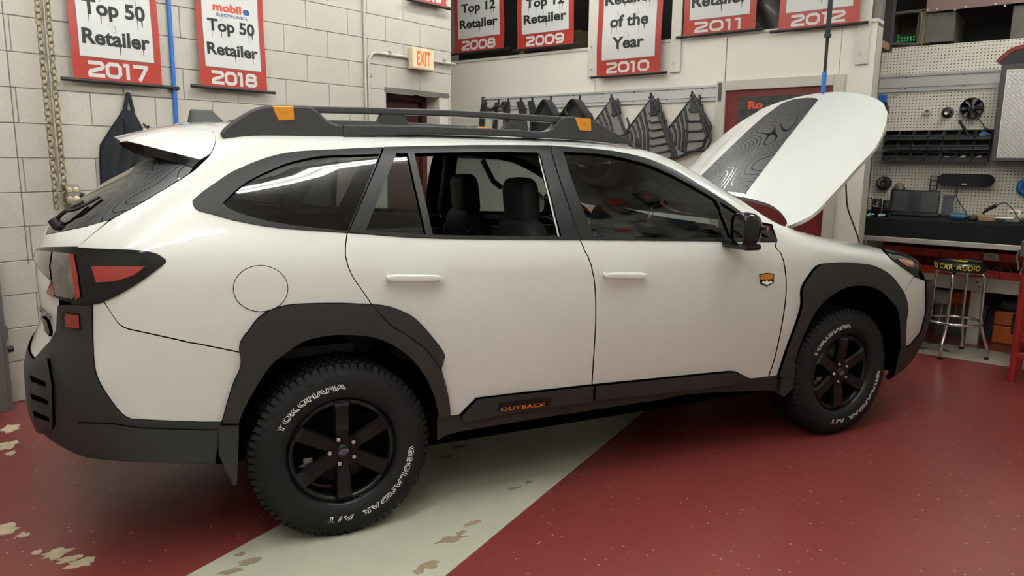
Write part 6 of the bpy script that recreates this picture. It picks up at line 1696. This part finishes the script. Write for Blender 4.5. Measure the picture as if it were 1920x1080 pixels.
# ---- red steel stand at the right
ra = at_z(1896, 716, 0); ru, rv = float(ra @ U), float(ra @ V)
rs_ = thing('steel_stand', 'red steel work stand with a dark tray top beside the bench', 'work stand', uv(ru, rv), RB)
ztop = float(at_u(1905, 478, ru)[2])
dv_, du_ = .55, .42
for (x, y) in ((0, 0), (dv_, 0), (0, du_), (dv_, du_)): MB().cyl((x, y, .0), (x, y, ztop), .024, n=14).build('post', 'red_paint', rs_)
for z in (.20, ztop-.03):
    MB().box(.0, dv_, -.016, .016, z-.018, z+.018, b=.004).box(-.016, .016, 0, du_, z-.018, z+.018, b=.004).box(0, dv_, du_-.016, du_+.016, z-.018, z+.018).box(dv_-.016, dv_+.016, 0, du_, z-.018, z+.018).build('frame_rail', 'red_paint', rs_)
zt2 = float(at_u(1905, 441, ru)[2])
MB().prism([(-.03, ztop-.0), (dv_+.05, ztop), (dv_+.05, ztop+.02), (-.03, ztop+.02)], -.05, du_+.05).build('tray', 'grey_plastic', rs_)
b = MB(); b.box(-.04, -.03, -.05, du_+.05, ztop+.0, ztop+.10).box(-.04, dv_+.05, du_+.04, du_+.05, ztop, ztop+.10).box(-.04, dv_+.05, -.06, -.05, ztop, ztop+.10); b.build('tray_side', 'grey_plastic', rs_)
MB().tube([Vector(p) for p in bez([(-.045, -.03, ztop+.04), (-.06, -.03, ztop-.02), (-.045, -.03, ztop-.06), (-.04, -.03, ztop-.10)], 5)], .008, n=6).build('tray_hook', 'grey_metal', rs_)
MB().box(-.028, -.024, -.02, .02, ztop-.13, ztop-.09).build('paper_tag', 'white_plastic', rs_)

# ---- on the bench top
def on_bench(x, y, du=.35): return bw(x, y, UBF+du)[0]
ZB = BT
o = thing('laptop', 'black laptop standing open on the carpeted bench', 'laptop', uv(UBF+.40, 0, ZB), RB)
a, zt = bw(1673, 357, UBF+.62); c, _ = bw(1764, 357, UBF+.62); h_ = zt-ZB
Tq = Matrix.Translation((a, .20, .012)) @ Matrix.Rotation(R(-8), 4, 'X')
MB().box(a+.03, c+.03, -.10, .20, 0, .022, b=.006).build('laptop_base', 'screen', o)
MB().box(0, c-a, 0, .016, 0, h_, T=Tq, b=.006).build('laptop_lid', 'screen', o)
MB().box(.012, (c-a)*.36, -.002, .001, h_*.07, h_*.93, T=Tq).box((c-a)*.63, c-a-.012, -.002, .001, h_*.07, h_*.93, T=Tq).build('screen_pane', mat('screen_grey', (.05, .05, .052), rough=.3), o)  # outer panes in a plain grey, paler than the middle one
MB().box((c-a)*.36, (c-a)*.63, -.0022, .001, h_*.05, h_*.95, T=Tq).build('screen_pane', mat('screen_mid', (.022, .022, .022), rough=.3), o)
MB().box((c-a)*.45, (c-a)*.52, -.003, .001, h_*.025, h_*.045, T=Tq).build('maker_mark', 'alu', o)
# pump bottle
def bottle_prof(b, r, h): b.lathe([(0, .0), (r, .0), (r, h*.62), (r*.9, h*.72), (r*.4, h*.80), (r*.38, h*.86)], n=24, axis='z')
a = bw(1626, 405, UBF+.30)[0]; hb = bw(1626, 362, UBF+.30)[1]-ZB
o = thing('pump_bottle', 'clear pump bottle with a white nozzle at the end of the bench', 'bottle', uv(UBF+.30, a, ZB), RB)
b = MB(); bottle_prof(b, .042, hb); b.build('bottle_body', 'clear_plastic', o)
b = MB(); b.lathe([(0, .003), (.039, .003), (.039, hb*.2), (0, hb*.2)], n=20, axis='z'); b.build('liquid', mat('pale_liquid', (.30, .30, .27), rough=.2), o)
MB().cyl((0, 0, hb*.84), (0, 0, hb*.93), .016, n=12).cyl((0, 0, hb*.93), (0, 0, hb*.97), .006, n=8).box(-.012, .050, -.009, .009, hb*.965, hb*1.0, b=.004).build('pump_nozzle', 'white_plastic', o)
for (x, w, yt, lab) in ((1642, .078, 373, 'dark jar with a white label beside the pump bottle'), (1661, .066, 375, 'black jar between the dark jar and the laptop')):
    a = bw(x, 403, UBF+.36)[0]; hj = bw(x, yt, UBF+.36)[1]-ZB; o = thing('jar', lab, 'jar', uv(UBF+.36, a, ZB), RB)
    MB().lathe([(0, 0), (w/2, 0), (w/2, hj*.80), (w*.44, hj*.84), (0, hj*.84)], n=24, axis='z').build('jar_body', mat('jar_dark', (.04, .012, .013), rough=.2) if x < 1650 else 'black', o)
    MB().lathe([(w*.47, hj*.84), (w*.48, hj*.98), (w*.44, hj), (0, hj)], n=24, axis='z').build('jar_lid', 'black', o)
    if x < 1650: text_fit('Rock', 0, hj*.5, w*.7, hj*.16, 'letter_white', o, -w/2-.001)
    else: MB().tube([(-.03, -.05, hj*.9), (-.05, -.06, hj*.6), (-.01, -.06, hj*.35)], .006, n=6).build('cord_loop', 'black', o)
a0, a1 = bw(1617, 411, UBF+.16)[0], bw(1667, 409, UBF+.16)[0]
b = MB(); b.grid(lambda s, t: (a0+(a1-a0)*s, .02+.12*t, .012+.008*math.sin(s*14+t*5)+.004*math.sin(s*33)), 24, 8); f0_ = list(b.f); v0_ = list(b.v); b.add([(x, y, .0) for x, y, z in v0_], [f[::-1] for f in f0_], True)
tag(place(b.build('shop_cloth', mat('pale_cloth', (.28, .38, .46), rough=.9, noise=.6, nscale=20)), uv(UBF+.05, 0, ZB), RB), 'crumpled pale blue cloth at the end of the bench', 'cloth')
# grey folder, blue can, knob
a0, zt = bw(1769, 366, UBF+.72); a1 = bw(1789, 366, UBF+.72)[0]
fo2 = thing('grey_panel', 'blue grey plastic panel propped behind the laptop', 'panel', uv(UBF+.72, 0, ZB), RB); MB().box(a0, a1, 0, .03, 0, zt-ZB, T=Matrix.Rotation(R(-5), 4, 'X'), b=.004).build('panel_sheet', mat('blue_grey', (.075, .08, .095), rough=.45), fo2); MB().box(a0-.003, a1+.003, -.004, .034, zt-ZB-.02, zt-ZB+.004, T=Matrix.Rotation(R(-5), 4, 'X'), b=.003).build('panel_rim', 'grey_plastic', fo2)
a0, z0 = bw(1782, 416, UBF+.14); a1 = bw(1809, 416, UBF+.14)[0]
o = thing('spray_can', 'small blue can lying on the bench in front of the laptop', 'can', uv(UBF+.14, 0, ZB), RB)
MB().cyl((a0, 0, .030), (a1, 0, .030), .030, n=20).build('can_body', mat('can_blue', (.05, .12, .24), rough=.3, metal=.5), o); MB().cyl((a1, 0, .03), (a1+.03, 0, .03), .018, .012, n=14).build('can_nozzle', 'black', o)
a = bw(1824, 416, UBF+.14)[0]; o = thing('round_knob', 'black round knob on the bench beside the blue can', 'knob', uv(UBF+.14, a, ZB), RB)
MB().lathe([(0, 0), (.032, 0), (.034, .02), (.03, .045), (0, .048)], n=20, axis='z').build('knob_body', 'black', o); MB().lathe([(.018, .049), (.012, .053), (0, .053)], n=16, axis='z').build('knob_cap', 'grey_plastic', o)
# soldering stand and iron
a = bw(1848, 412, UBF+.28)[0]
o = thing('solder_stand', 'soldering iron resting in a wooden stand on the bench', 'soldering stand', uv(UBF+.28, a, ZB), RB)
MB().box(-.07, .07, -.05, .07, 0, .035, b=.005).build('stand_base', 'wood', o); MB().box(-.065, -.01, -.045, .02, .035, .05, b=.004).build('sponge', mat('sponge', (.35, .25, .10), rough=.9), o)
MB().tube([(-.03, 0, .05), (.0, .0, .085), (.06, .0, .125)], [.006, .014, .016], n=10).build('iron_grip', 'black', o)
MB().tube([Vector(p) for p in bez([(.06, 0, .125), (.11, .02, .145), (.17, 0, .10), (.22, -.03, .03), (.30, -.06, .006), (.42, -.08, .006)], 6)], .005, n=6).build('iron_cord', 'black', o)
a = bw(1883, 417, UBF+.12)[0]; o = thing('clear_box', 'small clear plastic box on the bench in front of the mug', 'box', uv(UBF+.12, a, ZB), RB)
MB().box(-.055, .055, -.04, .04, .0, .034, b=.004).build('box_body', 'clear_plastic', o); MB().box(-.057, .057, -.042, .042, .034, .042, b=.003).build('box_lid', 'white_plastic', o)
a = bw(1900, 412, UBF+.34)[0]; hm = bw(1900, 393, UBF+.34)[1]-ZB
o = thing('coffee_mug', 'white mug with a red handle and printed words on the bench', 'mug', uv(UBF+.34, a, ZB), RB); mrad = .046
MB().lathe([(0, .006), (mrad-.006, .006), (mrad-.006, hm), (mrad, hm), (mrad, .004), (mrad-.004, 0), (0, 0)], n=28, axis='z').build('mug_body', 'white_plastic', o)
MB().lathe([(mrad+.0006, hm-.004), (mrad-.003, hm+.0015), (mrad-.0065, hm-.004)], n=28, axis='z').build('mug_rim', 'ink_red', o)
MB().tube([Vector(p) for p in bez([(mrad-.004, 0, hm*.80), (mrad+.030, 0, hm*.80), (mrad+.034, 0, hm*.40), (mrad-.004, 0, hm*.22)], 6)], .007, n=8).build('mug_handle', 'ink_red', o)
def curved_text(txt, z, w, h, m_, par):
    t = text_mesh(txt, .1, 1., bold=.004); x0, x1, z0, z1 = centred(t); b = MB()
    b.add([((mrad+.0008)*math.sin((v[0]-(x0+x1)/2)/(x1-x0)*w/mrad), -(mrad+.0008)*math.cos((v[0]-(x0+x1)/2)/(x1-x0)*w/mrad), z+v[2]*h/.07) for v in t.v], t.f); b.build('mug_lettering', m_, par)
curved_text('EMPLOYEE', hm*.66, .062, .014, 'ink', o); curved_text('OF THE', hm*.44, .045, .014, 'yellow', o); curved_text('MONTH', hm*.20, .050, .014, 'ink', o)

# ---- on the pegboard
def disc_item(name, label, cat, x, y, rpx, parts, d=.0):
    v, z = bw(x, y, UP-.03); r = abs(bw(x+rpx, y, UP-.03)[0]-v); o = thing(name, label, cat, uv(UP, v, z), RB)
    for nm, prof, m_ in parts(r): MB().lathe(prof, n=28).build(nm, m_, o)
    MB().tube([(0, 0, r*.9), (0, -.03, r*.92), (0, -.035, r*1.02)], .003, n=5).build('peg_hook', 'steel', o)
    return o, r
disc_item('tape_roll', 'white tape roll on a peg left of the speaker grille ring', 'tape roll', 1738.5, 209, 7, lambda r: [('roll_body', [(r*.45, -.004), (r, -.004), (r, -.035), (r*.45, -.035), (r*.45, -.004)], 'white_plastic'), ('roll_core', [(r*.45, -.004), (r*.45, -.036), (r*.36, -.036), (r*.36, -.004)], 'board')])
disc_item('speaker_ring', 'small tweeter with a dark flared ring on a peg', 'speaker', 1776, 211, 12, lambda r: [('ring_flange', [(r*.62, -.02), (r, -.012), (r, -.004), (r*.6, -.004)], 'grey_plastic'), ('ring_cone', [(r*.66, -.018), (r*.60, -.060), (r*.40, -.062)], 'black'), ('ring_dome', [(r*.40, -.058), (r*.2, -.05), (0, -.048)], 'alu')])
o, fr_ = disc_item('wall_fan', 'black round fan with a paper tag hanging on the pegboard', 'fan', 1822.5, 203, 22.5, lambda r: [('fan_rim', [(r*.90, -.01), (r*.90, -.06), (r, -.065), (r, -.01)], 'black'), ('fan_hub', [(0, -.055), (r*.26, -.055), (r*.30, -.04), (r*.30, -.01)], 'grey_plastic'), ('hub_cap', [(0, -.060), (r*.12, -.059), (r*.14, -.055)], 'black')])
for k in range(7):
    a = 2*PI*k/7; T = Matrix.Rotation(-a, 4, 'Y')
    MB().add([(fr_*.28, -.045, -fr_*.10), (fr_*.88, -.05, -fr_*.26), (fr_*.88, -.025, fr_*.22), (fr_*.28, -.025, fr_*.10)], [(0, 1, 2, 3), (3, 2, 1, 0)], True, T).build('fan_blade', 'satin_black', o)
for k in range(4):
    a = PI/4*2*k; T = Matrix.Rotation(-a, 4, 'Y'); MB().box(fr_*.25, fr_*.95, -.062, -.054, -.006, .006, T=T).build('fan_spoke', 'black', o)
MB().box(-.02, .02, -.012, -.010, -fr_*1.42, -fr_*.98).build('paper_tag', mat('tag_green', (.45, .52, .46), rough=.6), o)
MB().tube([Vector(p) for p in bez([(.05, -.02, -fr_*.95), (.09, -.02, -fr_*1.5), (.12, -.02, -fr_*2.2), (.05, -.02, -fr_*2.5)], 5)], .004, n=5).build('fan_wire', 'black', o)
# blue clamp on a hook near the hood corner
a, z = bw(1657, 186, UP-.03); o = thing('spring_clamp', 'blue and black spring clamp on a pegboard hook by the wall end', 'clamp', uv(UP-.06, a, z), RB)
MB().box(-.035, .035, -.02, .02, -.03, .035, b=.008).build('clamp_head', 'blue', o); MB().tube([(.02, 0, -.02), (.04, 0, -.07), (.05, 0, -.13)], .014, n=8).build('clamp_grip', 'black', o); MB().tube([(.03, 0, .01), (.10, 0, .02), (.13, 0, .03)], .004, n=5).build('peg_hook', 'steel', o)
# round black disc left over the bottles, and the brown dome
o, r_ = disc_item('disc_spindle', 'round black disc with a pale arc print on the pegboard', 'disc', 1657.5, 343.5, 13.5, lambda r: [('disc_case', [(0, -.05), (r*.16, -.05), (r*.18, -.056), (r*.9, -.056), (r, -.05), (r, -.006)], 'black'), ('disc_hub', [(r*.14, -.052), (r*.14, -.060), (r*.08, -.060), (r*.08, -.052)], 'alu')])
pts = [(r_*.80*math.cos(t), r_*.80*math.sin(t)) for t in np.linspace(1.7, 3.6, 10)]+[(r_*.55*math.cos(t), r_*.55*math.sin(t)) for t in np.linspace(3.6, 1.7, 10)]
MB().prism(pts, -.0575, -.0562).build('disc_print', mat('disc_print', (.22, .21, .20), rough=.5), o)
a, z = bw(1686, 360, UP-.1); o = thing('bud_vase', 'small brown domed object behind the laptop lid', 'ornament', uv(UP-.12, a, ZB), RB); hh_ = bw(1686, 343, UP-.1)[1]-ZB
MB().lathe([(0, 0), (.06, 0), (.065, hh_*.7), (.05, hh_*.86), (.04, hh_*.88)], n=20, axis='z').build('dome_base', mat('dome_brown', (.06, .045, .035), rough=.4), o); MB().lathe([(.042, hh_*.88), (.036, hh_*.96), (.018, hh_), (0, hh_)], n=20, axis='z').build('dome_cap', mat('dome_tan', (.17, .13, .09), rough=.4), o)
# sound bar on a bracket
a0, z1 = bw(1759, 327, UP-.12); a1, z0 = bw(1861, 348, UP-.12); z1 = bw(1810, 326.5, UP-.12)[1]; z0 = bw(1810, 349, UP-.12)[1]; rr_ = (z1-z0)/2
o = thing('sound_bar', 'long black sound bar with rounded ends on the pegboard', 'speaker', uv(UP-.12, 0), RB)
pts = [(a0+rr_+rr_*math.cos(t), (z0+z1)/2+rr_*math.sin(t)) for t in np.linspace(PI/2, 3*PI/2, 14)]+[(a1-rr_+rr_*math.cos(t), (z0+z1)/2+rr_*math.sin(t)) for t in np.linspace(-PI/2, PI/2, 14)]
MB().prism(pts, 0, .10, smooth=True).build('bar_body', mat('bar_cloth', (.010, .011, .011), rough=.85, noise=.4, nscale=300), o)
MB().box((a0+a1)/2-.02, (a0+a1)/2+.02, -.002, .001, z0+.010, z0+.022).build('maker_mark', 'alu', o)
for xx in (a0+.16, a1-.17): MB().box(xx-.006, xx+.006, .03, .11, z0-.012, z0+.004).build('bar_bracket', 'alu', o)
MB().tube([Vector(p) for p in bez([(a0+.15, .05, z0), (a0+.15, .07, z0-.10), (a0+.24, .07, z0-.24), (a0+.29, .06, z0-.36), (a0+.22, .04, z0-.42)], 6)], .004, n=6).build('bar_cord', 'black', o)
a, zt = bw(1754, 330, UP-.06); zb_ = bw(1754, 357, UP-.06)[1]; o = thing('wire_rack', 'small dark wire rack on the pegboard beside the sound bar', 'rack', uv(UP-.06, 0), RB)
for xx in (a-.035, a+.02): MB().cyl((xx, 0, zb_), (xx, 0, zt), .005, n=6).build('rack_upright', 'black', o)
for k in range(4): MB().cyl((a-.04, 0, zb_+(zt-zb_)*k/3), (a+.025, 0, zb_+(zt-zb_)*k/3), .004, n=6).cyl((a-.01, 0, zb_+(zt-zb_)*k/3), (a-.01, .06, zb_+(zt-zb_)*k/3), .003, n=6).build('rack_rung', 'black', o)
# ---- wall cabinet with a diamond plate door and the arched panel above it
UCB = UP-.30
a0 = bw(1858, 290, UCB)[0]; zt = bw(1873, 122, UCB)[1]; zb_ = bw(1858, 303, UCB)[1]; a1 = a0+.62
cb = thing('wall_cabinet', 'dark framed wall cabinet with a diamond plate steel door', 'cabinet', uv(UCB, 0), RB)
MB().box(a0, a1, .0, .298, zb_, zt, b=.006).build('cabinet_body', mat('cabinet_grey', (.050, .049, .048), rough=.5), cb)
fx = bw(1884, 250, UCB)[0]; fx0_ = bw(1873, 250, UCB)[0]; pz1 = bw(1890, 133, UCB)[1]; pz0 = bw(1890, 296, UCB)[1]
dr_ = MB().box(a0+.005, a1-.005, -.02, -.001, zb_+.004, zt-.004, b=.004).build('cabinet_door', mat('cabinet_grey2', (.055, .054, .052), rough=.5), cb)
MB().box(fx0_+.01, a1-.06, -.023, -.02, pz0, pz1).build('plate_panel', 'plate', dr_)
MB().box(fx0_+.005, fx0_+.012, -.025, -.02, pz0, pz1).box(fx0_+.005, a1-.055, -.025, -.02, pz1, pz1+.007).build('plate_bead', 'alu', dr_)
ar_ = thing('arched_sign', 'dark arched panel with a thick red rim on top of the cabinet', 'sign', uv(UCB, 0), RB)
A_ = [bw(x, y, UCB) for x, y in ((1871, 118), (1878, 110), (1888, 102), (1900, 94), (1912, 90), (1925, 88))]
x_c = A_[-1][0]+.12; arc = [(x, z) for x, z in A_]+[(x_c, A_[-1][1]+.005)]+[(2*x_c-x, z) for x, z in reversed(A_)]
MB().tube([Vector(p) for p in bez([(x, .03, z) for x, z in arc], 4)], .026, n=10).build('red_rim', mat('rim_red', (.20, .028, .028), rough=.3), ar_)
MB().prism([(arc[0][0]+.02, zt+.001)]+[(x, z) for x, z in arc]+[(arc[-1][0]-.02, zt+.001)], .01, .06).build('arch_panel', 'black', ar_)
# blue roll at the right edge
a, z = bw(1926, 351, UP-.03); o = thing('blue_roll', 'blue tape roll hanging on the pegboard under the cabinet', 'tape roll', uv(UP, a, z), RB)
MB().lathe([(.03, -.01), (.075, -.01), (.075, -.06), (.03, -.06), (.03, -.01)], n=28).build('roll_body', 'blue', o); MB().lathe([(.03, -.008), (.03, -.062), (.024, -.062), (.024, -.008)], n=20).build('roll_core', 'board', o)
# white hook on the wall end
p = at_u(1615, 343, 4.62); 
o = thing('coat_hook', 'small white double hook on the grey wall end', 'hook', Vector((float(p[0]), float(p[1]), float(p[2]))), RB)
MB().box(-.004, .006, -.012, .012, -.06, .06, b=.003).build('hook_plate', 'white_plastic', o); MB().tube([(.004, 0, -.02), (.04, 0, -.03), (.05, 0, .0)], .006, n=6).tube([(.004, 0, .03), (.03, 0, .03), (.04, 0, .055)], .006, n=6).build('hook_prongs', 'white_plastic', o)
# ---- carton of green spools on the storage shelf
UX = UP+.03
a0, zt = bw(1669, 24, UX); a1, zb_ = bw(1731, 76, UX); zt = bw(1700, 20, UX)[1]; zb_ = zsb+.001
bx = thing('supply_carton', 'open carton lined with plastic and filled with green ended rolls on the upper shelf', 'box', uv(UX, 0), RB)
t_ = .012; b = MB(); b.box(a0, a1, 0, .42, zb_, zb_+t_).box(a0, a0+t_, 0, .42, zb_, zt).box(a1-t_, a1, 0, .42, zb_, zt).box(a0, a1, .41, .42, zb_, zt).box(a0, a1, 0, .42, zt-t_, zt); b.build('carton_shell', 'board', bx)
MB().tube([Vector(p) for p in bez([(a0+.03, -.012, zb_+.04), (a0+.03, -.012, zt-.05), (a0+.10, -.014, zt-.02), (a1-.08, -.012, zt-.02), (a1-.03, -.014, zt-.06), (a1-.04, -.012, zb_+.04), (a0+.2, -.014, zb_+.025), (a0+.03, -.012, zb_+.04)], 5)], .015, n=6).build('plastic_liner', mat('liner_grey', (.10, .10, .095), rough=.2), bx)
MB().box(a1-.06, a1+.05, -.004, .0, zb_+.02, zt-.02, T=None).build('carton_flap', 'board', bx)
gw = (a1-a0-.14)/6; random.seed(9)
for r_ in range(3):
    for c in range(6 if r_ < 2 else 1):
        x = a0+.075+gw*(c+.5)-(.0); z = zb_+.05+gw*.95*(r_+.5)
        o = thing('green_roll', 'small roll with a bright green end stacked inside the plastic lined carton', 'roll', uv(UX+.012, x, z), RB, 'green rolls in the carton')
        MB().cyl((0, 0, 0), (0, .30, 0), gw*.44, n=14).build('roll_body', 'black', o)
        q = random.uniform(-.6, .6); b = MB()
        for e in (-.62, 0, .62): b.box(-gw*.40*math.sqrt(1-e*e*.8), gw*.40*math.sqrt(1-e*e*.8), -.003, .0, e*gw*.42-gw*.09, e*gw*.42+gw*.09, T=Matrix.Rotation(q, 4, 'Y'))
        b.build('green_end', 'green', o)
# ---- packages hanging on the pegboard wall behind the camera (seen only as reflections in the side glass)
rg = random.Random(21)
PK = [('black', 'black'), ('navy', 'navy'), ('grey_plastic', 'grey'), ('board', 'brown'), ('white_plastic', 'white')]
for i in range(12):
    pu = .7+.28*(i % 6)+rg.uniform(-.03, .03); row = i//6; z0 = 2.55+.62*(1-row); h = rg.uniform(.28, .42); w = rg.uniform(.14, .2); mk, cn = PK[rg.randrange(5)]
    o = thing('hanging_package', '%s package hanging in the %s row on the pegboard wall facing the car' % (cn, 'upper' if row == 0 else 'lower'), 'package', uv(pu, VR-.001), RL, 'packages on the facing pegboard')
    MB().tube([(0, 0, z0+h+.02), (0, .12, z0+h+.03), (0, .13, z0+h+.045)], .004, n=5).build('peg_hook', 'steel', o)
    MB().box(-w/2, w/2, .03, .075, z0, z0+h, b=.008).build('package_body', mk, o); MB().box(-w*.35, w*.35, .0755, .077, z0+h*.45, z0+h*.8).build('package_label', rg.choice(['white_plastic', 'ink_blue', 'ink_red']), o)
